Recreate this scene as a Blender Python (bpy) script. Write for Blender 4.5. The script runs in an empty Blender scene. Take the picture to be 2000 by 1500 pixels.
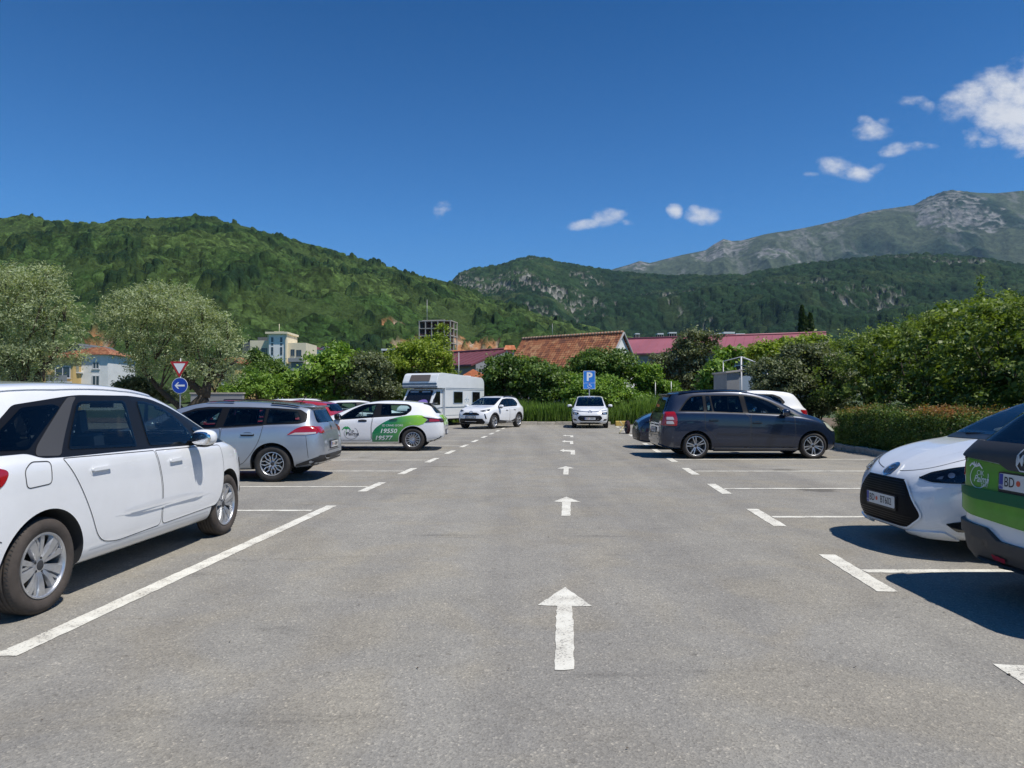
import bpy, bmesh, math, random
import numpy as np
from mathutils import Vector, Matrix
from mathutils.bvhtree import BVHTree
from mathutils.geometry import delaunay_2d_cdt

random.seed(7); RNG = np.random.default_rng(7)
SC = bpy.context.scene
COL = SC.collection
R_ = math.radians

# ------------------------------------------------------------------ camera, sky, sun, exposure
F = 1387.0; HC = 1.45; PITCH = math.atan(28 / F)
cam_d = bpy.data.cameras.new("camera"); cam = bpy.data.objects.new("camera", cam_d); COL.objects.link(cam)
cam_d.sensor_width = 36; cam_d.lens = F / 2000 * 36; cam_d.clip_start = 0.05; cam_d.clip_end = 30000
cam.location = (0, 0, HC); cam.rotation_euler = (R_(90) + PITCH, 0, 0)
SC.camera = cam
SUN_DIR = Vector((0.45, -0.28, 1.0)).normalized()          # towards the sun
SUN_EL = math.asin(SUN_DIR.z); SUN_AZ = math.atan2(SUN_DIR.x, SUN_DIR.y)
sun_d = bpy.data.lights.new("sun", 'SUN'); sun_d.energy = 5.0; sun_d.angle = R_(0.53); sun_d.color = (1.0, 0.955, 0.88)
sun = bpy.data.objects.new("sun", sun_d); COL.objects.link(sun)
sun.rotation_euler = SUN_DIR.to_track_quat('Z', 'Y').to_euler()
vs = SC.view_settings; vs.view_transform = 'Standard'; vs.look = 'None'; vs.gamma = 1; vs.exposure = 0.0
SC.cycles.max_bounces = 8; SC.cycles.transparent_max_bounces = 12; SC.cycles.volume_bounces = 0
SC.cycles.use_denoising = True; SC.cycles.denoising_prefilter = 'FAST'; SC.cycles.caustics_reflective = False; SC.cycles.caustics_refractive = False

def ray(px, py):
    v = 750 - py; c, s = math.cos(PITCH), math.sin(PITCH)
    return Vector((px - 1000, F * c - v * s, F * s + v * c))
def G(px, py, z=0.0):
    d = ray(px, py); return Vector((0, 0, HC)) + d * ((z - HC) / d.z)
def at(px, py, Y):
    d = ray(px, py); return Vector((0, 0, HC)) + d * (Y / d.y)

def N(nt, typ, **kw):
    n = nt.nodes.new(typ)
    for k, v in kw.items():
        if k.startswith('i_'): n.inputs[k[2:].replace('_', ' ')].default_value = v
        elif k.startswith('n_'): n.inputs[int(k[2:])].default_value = v
        else: setattr(n, k, v)
    return n

def build_world():
    w = bpy.data.worlds.new("World"); SC.world = w; w.use_nodes = True
    nt = w.node_tree; nt.nodes.clear(); L = nt.links.new
    out = N(nt, 'ShaderNodeOutputWorld'); bg = N(nt, 'ShaderNodeBackground'); bg.inputs[1].default_value = 0.09
    sky = N(nt, 'ShaderNodeTexSky'); sky.sky_type = 'NISHITA'; sky.sun_disc = False
    sky.sun_elevation = SUN_EL; sky.sun_rotation = SUN_AZ
    sky.altitude = 300; sky.air_density = 1.0; sky.dust_density = 0.1; sky.ozone_density = 4.0
    tc = N(nt, 'ShaderNodeTexCoord'); sep = N(nt, 'ShaderNodeSeparateXYZ'); L(tc.outputs['Generated'], sep.inputs[0])
    # deep blue tone of a dry noon sky
    tint = N(nt, 'ShaderNodeMix', data_type='RGBA', blend_type='MULTIPLY'); tint.inputs[0].default_value = 1.0
    L(sky.outputs[0], tint.inputs[6])
    mr = N(nt, 'ShaderNodeMapRange'); mr.inputs[1].default_value = 0.02; mr.inputs[2].default_value = 0.52
    L(sep.outputs[2], mr.inputs[0])
    cr = N(nt, 'ShaderNodeValToRGB'); cr.color_ramp.elements[0].color = SKY_LO; cr.color_ramp.elements[1].color = SKY_HI
    e = cr.color_ramp.elements.new(0.42); e.color = SKY_MID
    L(mr.outputs[0], cr.inputs[0]); L(cr.outputs[0], tint.inputs[7])
    # clouds fixed in the sky: soft ellipses in direction space, broken up by noise
    def m(op, a, b=None, c=None):
        n = N(nt, 'ShaderNodeMath', operation=op)
        for i, x in enumerate((a, b, c)):
            if x is None: continue
            if isinstance(x, (int, float)): n.inputs[i].default_value = x
            else: L(x, n.inputs[i])
        return n.outputs[0]
    yy = m('MAXIMUM', sep.outputs[1], 0.05)
    a = m('DIVIDE', sep.outputs[0], yy); b = m('DIVIDE', sep.outputs[2], yy)
    cmb = N(nt, 'ShaderNodeCombineXYZ'); L(a, cmb.inputs[0]); L(b, cmb.inputs[1])
    def noise(scale, det, off):
        mp = N(nt, 'ShaderNodeMapping'); mp.inputs['Location'].default_value = off; mp.inputs['Scale'].default_value = (scale, scale * 1.5, 1)
        L(cmb.outputs[0], mp.inputs[0]); n = N(nt, 'ShaderNodeTexNoise'); n.inputs['Scale'].default_value = 1; n.inputs['Detail'].default_value = det
        n.inputs['Roughness'].default_value = .62
        L(mp.outputs[0], n.inputs[0]); return n.outputs[0]
    n1 = noise(26, 7, (3, 1, 0)); n2 = noise(9, 3, (7, 2, 0))
    best = None; faint = None
    for (px, py, rx, ry, rot, dens) in CLOUDS:
        rx *= 1.14; ry *= 1.16
        d = ray(px, py); a0, b0 = d.x / d.y, d.z / d.y
        dx = m('SUBTRACT', a, a0); dy = m('SUBTRACT', b, b0)
        c_, s_ = math.cos(R_(rot)), math.sin(R_(rot))
        u = m('DIVIDE', m('ADD', m('MULTIPLY', dx, c_), m('MULTIPLY', dy, s_)), rx / F)
        v = m('DIVIDE', m('SUBTRACT', m('MULTIPLY', dy, c_), m('MULTIPLY', dx, s_)), ry / F)
        r = m('ADD', m('MULTIPLY', u, u), m('MULTIPLY', v, v))
        k = m('MULTIPLY', m('SUBTRACT', 1.35, r), dens)
        best = k if best is None else m('MAXIMUM', best, k)
    tot = m('ADD', best, m('MULTIPLY', m('SUBTRACT', n1, 0.52), 3.4))
    tot = m('ADD', tot, m('MULTIPLY', m('SUBTRACT', n2, 0.5), 1.2))
    ms = N(nt, 'ShaderNodeMapRange', interpolation_type='SMOOTHSTEP'); ms.inputs[1].default_value = 0.0; ms.inputs[2].default_value = 2.1
    L(tot, ms.inputs[0]); gate = N(nt, 'ShaderNodeMapRange'); gate.inputs[1].default_value = -1.2; gate.inputs[2].default_value = 0.15; L(best, gate.inputs[0])
    fac = m('MULTIPLY', m('MULTIPLY', ms.outputs[0], gate.outputs[0]), 0.93)
    ccol = N(nt, 'ShaderNodeMix', data_type='RGBA'); ccol.inputs[6].default_value = (7.2, 7.6, 8.3, 1); ccol.inputs[7].default_value = (9.8, 9.9, 10.1, 1)
    L(n1, ccol.inputs[0])
    mx = N(nt, 'ShaderNodeMix', data_type='RGBA'); L(fac, mx.inputs[0]); L(tint.outputs[2], mx.inputs[6]); L(ccol.outputs[2], mx.inputs[7])
    L(mx.outputs[2], bg.inputs[0]); L(bg.outputs[0], out.inputs[0])

SKY_LO = (0.62, 1.02, 1.36, 1); SKY_MID = (0.33, 0.90, 1.38, 1); SKY_HI = (0.05, 0.54, 0.98, 1); HAZE = 0.000033
CLOUDS = [(1145, 439, 36, 10, 10, 1), (1188, 425, 30, 17, 6, 1.15), (1225, 434, 16, 6, -8, .7), (1317, 413, 14, 13, 0, 1), (1375, 421, 30, 16, -5, 1.1), (1360, 414, 14, 12, 0, 1),
          (862, 408, 15, 17, -60, .8), (1640, 325, 40, 17, -10, .9), (1672, 338, 28, 15, -15, 1), (1712, 330, 20, 7, 20, .4), (1580, 340, 14, 5, 0, .5),
          (1704, 255, 32, 16, 0, 1), (1690, 236, 14, 8, 0, .5), (1728, 238, 12, 8, 0, .6), (1750, 292, 36, 11, 8, .9), (1783, 287, 26, 9, 5, .7), (1815, 284, 16, 5, 0, .45),
          (1776, 198, 34, 9, 8, .6), (1808, 210, 14, 16, 30, .4), (1900, 190, 58, 34, 28, 1.2), (1960, 175, 48, 42, 40, 1.2), (1965, 225, 70, 42, -25, 1.4),
          (1990, 262, 46, 36, -30, 1.2), (2010, 200, 60, 80, 0, 1.3), (1898, 268, 18, 18, -30, .7), (1930, 276, 26, 10, 0, .7), (1985, 118, 9, 4, 0, .3)]
build_world()

# ------------------------------------------------------------------ generic helpers
def tag(o, label=None, cat=None, group=None, kind=None):
    if label: o['label'] = label
    if cat: o['category'] = cat
    if group: o['group'] = group
    if kind: o['kind'] = kind
    return o
def empty(name, loc=(0, 0, 0), rz=0.0, parent=None):
    o = bpy.data.objects.new(name, None); COL.objects.link(o); o.location = loc; o.rotation_euler = (0, 0, rz)
    o.empty_display_size = .2
    if parent: o.parent = parent
    return o
def thing(name, label, cat, loc=(0, 0, 0), rz=0.0, group=None):
    return tag(empty(name, loc, rz), label, cat, group)
def link(name, me, parent=None, loc=None):
    o = bpy.data.objects.new(name, me); COL.objects.link(o)
    if parent: o.parent = parent
    if loc is not None: o.location = loc
    return o
def children(o): return [c for c in bpy.data.objects if c.parent == o]
def copy_tree(o, parent=None):
    c = o.copy(); COL.objects.link(c); c.parent = parent
    for ch in children(o): copy_tree(ch, c)
    return c

def mat(name, col, rough=.6, metal=0., coat=0., coat_r=.03, spec=.5, var=0., vscale=8., bump=0., bscale=40., emis=None, alpha=None):
    m = bpy.data.materials.new(name); m.use_nodes = True; nt = m.node_tree; p = nt.nodes['Principled BSDF']; L = nt.links.new
    p.inputs['Base Color'].default_value = (*col, 1); p.inputs['Roughness'].default_value = rough; p.inputs['Metallic'].default_value = metal
    p.inputs['Coat Weight'].default_value = coat; p.inputs['Coat Roughness'].default_value = coat_r; p.inputs['Specular IOR Level'].default_value = spec
    if var or bump:
        tc = N(nt, 'ShaderNodeTexCoord')
    if var:
        n = N(nt, 'ShaderNodeTexNoise'); n.inputs['Scale'].default_value = vscale; n.inputs['Detail'].default_value = 6; n.inputs['Roughness'].default_value = .65
        L(tc.outputs['Object'], n.inputs[0])
        mx = N(nt, 'ShaderNodeMix', data_type='RGBA'); mx.inputs[6].default_value = (*[c * (1 - var) for c in col], 1); mx.inputs[7].default_value = (*[min(1, c * (1 + var)) for c in col], 1)
        mr = N(nt, 'ShaderNodeMapRange'); mr.inputs[1].default_value = .3; mr.inputs[2].default_value = .7; L(n.outputs[0], mr.inputs[0])
        L(mr.outputs[0], mx.inputs[0]); L(mx.outputs[2], p.inputs['Base Color'])
    if bump:
        n = N(nt, 'ShaderNodeTexNoise'); n.inputs['Scale'].default_value = bscale; n.inputs['Detail'].default_value = 4; L(tc.outputs['Object'], n.inputs[0])
        b = N(nt, 'ShaderNodeBump'); b.inputs['Strength'].default_value = bump; b.inputs['Distance'].default_value = .01; L(n.outputs[0], b.inputs['Height']); L(b.outputs[0], p.inputs['Normal'])
    return m
def glass_mat(name, tint, rough=.0, ior=1.52):
    m = bpy.data.materials.new(name); m.use_nodes = True; nt = m.node_tree; nt.nodes.clear(); L = nt.links.new
    o = N(nt, 'ShaderNodeOutputMaterial'); t = N(nt, 'ShaderNodeBsdfTransparent'); t.inputs[0].default_value = (*tint, 1)
    g = N(nt, 'ShaderNodeBsdfGlossy'); g.inputs['Roughness'].default_value = rough; g.inputs[0].default_value = (.9, .95, 1, 1)
    f = N(nt, 'ShaderNodeFresnel'); f.inputs[0].default_value = ior; mx = N(nt, 'ShaderNodeMixShader')
    mm = N(nt, 'ShaderNodeMath', operation='MULTIPLY_ADD'); mm.inputs[1].default_value = .80; mm.inputs[2].default_value = .0; L(f.outputs[0], mm.inputs[0])
    L(mm.outputs[0], mx.inputs[0]); L(t.outputs[0], mx.inputs[1]); L(g.outputs[0], mx.inputs[2]); L(mx.outputs[0], o.inputs[0])
    return m
def paint(name, col, metal=0., rough=.35):
    m = mat(name, col, rough, metal, coat=1., coat_r=.03, var=.035, vscale=3.)
    return m

M = {}
M['black'] = mat('black_plastic', (.010, .010, .011), .35, spec=.25)
M['blackgloss'] = mat('black_gloss', (.008, .008, .009), .12, coat=.6)
M['trim'] = mat('dark_grey_plastic', (.035, .035, .037), .55, bump=.1, bscale=300)
M['lining'] = mat('dark_lining', (.035, .036, .038), .9)
M['seat'] = mat('seat_fabric', (.10, .105, .115), .9)
M['seam'] = mat('panel_gap', (.05, .05, .05), .8)
M['glass'] = glass_mat('window_glass', (.72, .84, .83))
M['glassdark'] = glass_mat('tinted_glass', (.22, .25, .26))
M['windscreen'] = glass_mat('windscreen_glass', (.76, .88, .87))
M['lens'] = glass_mat('clear_lens', (.9, .93, .95))
M['chrome'] = mat('chrome', (.75, .75, .76), .12, 1.)
M['alloy'] = mat('alloy_silver', (.52, .53, .55), .32, .75, var=.1, vscale=20)
M['alloydark'] = mat('alloy_dark_grey', (.10, .10, .105), .45, .6)  # dark grey alloy for roof rails, emblem disc and cart rim
M['tyre'] = mat('tyre_rubber', (.030, .027, .025), .8, var=.3, vscale=12, bump=.15, bscale=120)
M['tyredusty'] = mat('dusty_tyre_rubber', (.062, .050, .042), .85, var=.3, vscale=9, bump=.15, bscale=120)
M['brake'] = mat('brake_steel', (.16, .15, .14), .5, .8)
M['tail'] = mat('tail_light_red', (.35, .006, .010), .15, coat=1.)
M['taildark'] = mat('tail_light_smoked', (.05, .004, .006), .12, coat=1.)
M['tailclear'] = mat('tail_light_clear', (.55, .50, .50), .15, coat=1.)
M['amber'] = mat('indicator_amber', (.6, .18, .02), .2, coat=1.)
M['plate'] = mat('plate_white', (.62, .62, .60), .4)
M['platetext'] = mat('plate_black_ink', (.01, .01, .01), .5)
M['plateblue'] = mat('plate_blue', (.01, .03, .28), .4)
M['platered'] = mat('plate_emblem_red', (.62, .07, .03), .4)
M['headclear'] = mat('headlamp_reflector', (.62, .64, .66), .12, .7, coat=1.)
M['headyellow'] = mat('headlamp_hazed', (.60, .62, .50), .22, .2, coat=1.)

class MB:
    """collects shapes and links them as one mesh object"""
    def __init__(s): s.v = []; s.f = []; s.m = []; s.s = []
    def add(s, vs, fs, mi=0, smooth=False):
        o = len(s.v); s.v += [tuple(p) for p in vs]
        for f in fs: s.f.append([i + o for i in f]); s.m.append(mi); s.s.append(smooth)
        return s
    def box(s, c, size, mi=0, rot=None, taper=None):
        x, y, z = [k / 2 for k in size]; vs = []
        for sz in (-1, 1):
            k = 1 if (taper is None or sz < 0) else taper
            for sx, sy in ((-1, -1), (1, -1), (1, 1), (-1, 1)): vs.append(Vector((sx * x * k, sy * y * k, sz * z)))
        if rot is not None: vs = [rot @ p for p in vs]
        c = Vector(c); vs = [p + c for p in vs]
        return s.add(vs, [(0, 3, 2, 1), (4, 5, 6, 7), (0, 1, 5, 4), (1, 2, 6, 5), (2, 3, 7, 6), (3, 0, 4, 7)], mi)
    def prism(s, poly, h0, h1, M4=None, mi=0):
        """poly (u,v) extruded along w from h0 to h1, mapped through M4"""
        M4 = M4 or Matrix(); n = len(poly); a = sum(poly[i][0] * poly[(i + 1) % n][1] - poly[(i + 1) % n][0] * poly[i][1] for i in range(n))
        if a < 0: poly = poly[::-1]
        vs = [M4 @ Vector((p[0], p[1], h0)) for p in poly] + [M4 @ Vector((p[0], p[1], h1)) for p in poly]
        fs = [list(range(n))[::-1], list(range(n, 2 * n))] + [(i, (i + 1) % n, n + (i + 1) % n, n + i) for i in range(n)]
        return s.add(vs, fs, mi)
    def tube(s, pts, rad, n=8, mi=0, cap=True):
        pts = [Vector(p) for p in pts]; rad = rad if hasattr(rad, '__len__') else [rad] * len(pts)
        vs = []; up = None
        for i, p in enumerate(pts):
            t = (pts[min(i + 1, len(pts) - 1)] - pts[max(i - 1, 0)]).normalized()
            if up is None: up = Vector((0, 0, 1)) if abs(t.z) < .9 else Vector((1, 0, 0))
            b = t.cross(up).normalized(); up = b.cross(t).normalized()
            for k in range(n):
                a = 2 * math.pi * k / n; vs.append(p + (b * math.cos(a) + up * math.sin(a)) * rad[i])
        fs = [(i * n + k, i * n + (k + 1) % n, (i + 1) * n + (k + 1) % n, (i + 1) * n + k) for i in range(len(pts) - 1) for k in range(n)]
        s.add(vs, fs, mi, True)
        if cap:
            o = len(s.v) - len(vs); e = (len(pts) - 1) * n
            s.f.append([o + k for k in range(n)][::-1]); s.m.append(mi); s.s.append(False)
            s.f.append([o + e + k for k in range(n)]); s.m.append(mi); s.s.append(False)
        return s
    def lathe(s, prof, n=48, mi=0, M4=None, closed=False, smooth=True):
        """prof: (radius, height) around local Z"""
        M4 = M4 or Matrix(); vs = []; k = len(prof)
        for i in range(n):
            a = 2 * math.pi * i / n
            for r, h in prof: vs.append(M4 @ Vector((r * math.cos(a), r * math.sin(a), h)))
        fs = []
        for i in range(n):
            j = (i + 1) % n
            for q in range(k if closed else k - 1):
                r = (q + 1) % k; fs.append((i * k + q, j * k + q, j * k + r, i * k + r))
        return s.add(vs, fs, mi, smooth)
    def ell(s, c, r, mi=0, n=16, m=10, rot=None, p=1.0):
        vs = []; c = Vector(c)
        sg = lambda t: math.copysign(abs(t) ** p, t)
        for i in range(m + 1):
            th = math.pi * i / m
            for j in range(n):
                ph = 2 * math.pi * j / n
                q = Vector((r[0] * sg(math.sin(th)) * sg(math.cos(ph)), r[1] * sg(math.sin(th)) * sg(math.sin(ph)), r[2] * sg(math.cos(th))))
                if rot is not None: q = rot @ q
                vs.append(c + q)
        fs = [(i * n + j, (i + 1) * n + j, (i + 1) * n + (j + 1) % n, i * n + (j + 1) % n) for i in range(m) for j in range(n)]
        return s.add(vs, fs, mi, True)
    def text(s, txt, size, M4, mi=0, bold=0., shear=0., depth=0.):
        vs, fs = text_geo(txt, size, bold, shear)
        return s.add([M4 @ Vector((x, y, depth)) for x, y in vs], fs, mi)
    def build(s, name, mats, parent=None, bevel=0., loc=None, seg=2, sharp=None):
        me = bpy.data.meshes.new(name); me.from_pydata(s.v, [], s.f); me.update()
        for m_ in (mats if isinstance(mats, (list, tuple)) else [mats]): me.materials.append(m_)
        me.polygons.foreach_set('material_index', s.m); me.polygons.foreach_set('use_smooth', s.s); me.update()
        if sharp: me.set_sharp_from_angle(angle=R_(sharp))
        o = link(name, me, parent, loc)
        if bevel:
            b = o.modifiers.new('bevel', 'BEVEL'); b.width = bevel; b.segments = seg; b.limit_method = 'ANGLE'; b.angle_limit = R_(35)
        return o

_TXT = {}
def text_geo(txt, size, bold=0., shear=0.):
    key = (txt, round(bold, 4), round(shear, 3))
    if key not in _TXT:
        cu = bpy.data.curves.new('tmp_text', 'FONT'); cu.body = txt; cu.size = 1; cu.align_x = 'CENTER'; cu.align_y = 'CENTER'; cu.offset = bold; cu.shear = shear
        cu.resolution_u = 3; cu.fill_mode = 'FRONT'
        o = bpy.data.objects.new('tmp_text', cu); COL.objects.link(o); dg = bpy.context.evaluated_depsgraph_get(); dg.update()
        me = bpy.data.meshes.new_from_object(o.evaluated_get(dg))
        _TXT[key] = ([(v.co.x, v.co.y) for v in me.vertices], [list(p.vertices) for p in me.polygons])
        bpy.data.objects.remove(o); bpy.data.curves.remove(cu); bpy.data.meshes.remove(me)
    vs, fs = _TXT[key]
    return [(x * size, y * size) for x, y in vs], fs

# ------------------------------------------------------------------ 2-D helpers
def resample(poly, step, closed=True):
    out = []; n = len(poly)
    for i in range(n if closed else n - 1):
        a = poly[i]; b = poly[(i + 1) % n]; L = math.hypot(b[0] - a[0], b[1] - a[1]); k = max(1, int(math.ceil(L / step)))
        for j in range(k): out.append((a[0] + (b[0] - a[0]) * j / k, a[1] + (b[1] - a[1]) * j / k))
    if not closed: out.append(tuple(poly[-1]))
    return out
def rounded(poly, r, k=5):
    out = []; n = len(poly)
    rr = r if hasattr(r, '__len__') else [r] * n
    for i in range(n):
        a, b, c = Vector(poly[i - 1]), Vector(poly[i]), Vector(poly[(i + 1) % n])
        d1 = min(rr[i], (a - b).length * .48); d2 = min(rr[i], (c - b).length * .48)
        if d1 < 1e-5 or d2 < 1e-5: out.append(tuple(b)); continue
        p = b + (a - b).normalized() * d1; q = b + (c - b).normalized() * d2
        for j in range(k + 1):
            t = j / k; w = p * (1 - t) ** 2 + b * 2 * t * (1 - t) + q * t * t; out.append((w.x, w.y))
    return out
def area2(poly): return sum(poly[i - 1][0] * poly[i][1] - poly[i][0] * poly[i - 1][1] for i in range(len(poly))) / 2
def inset(poly, d):
    s = 1 if area2(poly) > 0 else -1; n = len(poly); out = []
    for i in range(n):
        p, q, r = Vector(poly[i - 1]), Vector(poly[i]), Vector(poly[(i + 1) % n])
        e1 = (q - p).normalized(); e2 = (r - q).normalized()
        n1 = Vector((-e1.y, e1.x)) * s; n2 = Vector((-e2.y, e2.x)) * s
        b = n1 + n2
        if b.length < 1e-6: b = n1.copy()
        b.normalize(); k = d / max(.35, b.dot(n1)); out.append((q.x + b.x * k, q.y + b.y * k))
    return out
def inside(pts, poly):
    pts = np.asarray(pts, float).reshape(-1, 2); x, y = pts[:, 0], pts[:, 1]; r = np.zeros(len(pts), bool); P = np.asarray(poly, float); n = len(P)
    for i in range(n):
        x1, y1 = P[i - 1]; x2, y2 = P[i]
        if y1 == y2: continue
        c = ((y1 > y) != (y2 > y)) & (x < (x2 - x1) * (y - y1) / (y2 - y1) + x1); r ^= c
    return r
def dist_poly(pts, poly):
    pts = np.asarray(pts, float).reshape(-1, 2); best = np.full(len(pts), 1e9); P = np.asarray(poly, float)
    for i in range(len(P)):
        a = P[i - 1]; b = P[i]; ab = b - a; L2 = max(1e-12, ab @ ab); t = np.clip(((pts - a) @ ab) / L2, 0, 1)
        d = np.hypot(*(pts - (a + t[:, None] * ab)).T); best = np.minimum(best, d)
    return best
def spline(pts, k=6):
    """Catmull-Rom through open 2-D points"""
    P = [Vector(p) for p in pts]; P = [P[0] * 2 - P[1]] + P + [P[-1] * 2 - P[-2]]; out = []
    for i in range(1, len(P) - 2):
        for j in range(k):
            t = j / k; a, b, c, d = P[i - 1], P[i], P[i + 1], P[i + 2]
            w = .5 * ((2 * b) + (c - a) * t + (2 * a - 5 * b + 4 * c - d) * t * t + (3 * b - a - 3 * c + d) * t ** 3); out.append(tuple(w))
    out.append(tuple(P[-2])); return out
# ------------------------------------------------------------------ car library
def chaikin(P, it=2):
    for _ in range(it):
        a, b = P[:, :-1], P[:, 1:]
        Q = np.empty((P.shape[0], 2 * (P.shape[1] - 1), P.shape[2])); Q[:, 0::2] = .75 * a + .25 * b; Q[:, 1::2] = .25 * a + .75 * b
        P = np.concatenate([P[:, :1], Q, P[:, -1:]], 1)
    return P
def curve_fn(pts, it=2):
    p = chaikin(np.array([pts], float), it)[0]; xs = np.maximum.accumulate(p[:, 0] + np.arange(len(p)) * 1e-9)
    return lambda x: np.interp(x, xs, p[:, 1])

class Surf:
    def __init__(s, V, T, VN):
        s.V, s.T, s.VN = V, T, VN; s.b = BVHTree.FromPolygons([tuple(v) for v in V], T)
    def _at(s, loc, idx):
        a, b, c = s.T[idx]; A, B, C = [Vector(s.V[k]) for k in (a, b, c)]
        v0, v1, v2 = B - A, C - A, loc - A; d00, d01, d11, d20, d21 = v0.dot(v0), v0.dot(v1), v1.dot(v1), v2.dot(v0), v2.dot(v1)
        den = d00 * d11 - d01 * d01
        if abs(den) < 1e-14: return Vector(s.VN[a])
        v = (d11 * d20 - d01 * d21) / den; w = (d00 * d21 - d01 * d20) / den
        return (Vector(s.VN[a]) * (1 - v - w) + Vector(s.VN[b]) * v + Vector(s.VN[c]) * w).normalized()
    def hit(s, fr, u, v):
        if fr == 'L': o, d = Vector((u, 6, v)), Vector((0, -1, 0))
        elif fr == 'R': o, d = Vector((u, -6, v)), Vector((0, 1, 0))
        elif fr == 'F': o, d = Vector((12, u, v)), Vector((-1, 0, 0))
        elif fr == 'B': o, d = Vector((-12, u, v)), Vector((1, 0, 0))
        elif fr == 'T': o, d = Vector((u, v, 8)), Vector((0, 0, -1))
        else:
            a = R_(fr[0]); c = Vector((fr[1], fr[2], 0)); e = Vector((math.cos(a), math.sin(a), 0)); t = Vector((-math.sin(a), math.cos(a), 0))
            o, d = c + e * 8 + t * u + Vector((0, 0, v)), -e
        loc, n, idx, dist = s.b.ray_cast(o, d)
        if loc is None or dist > 11.9 + (4 if fr in ('F', 'B') else 0):
            probe = o + d * {'L': 5.15, 'R': 5.15, 'F': 9, 'B': 11.2, 'T': 7}.get(fr, 7.2)
            loc, n, idx, _ = s.b.find_nearest(probe)
        return loc, s._at(loc, idx)

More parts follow.
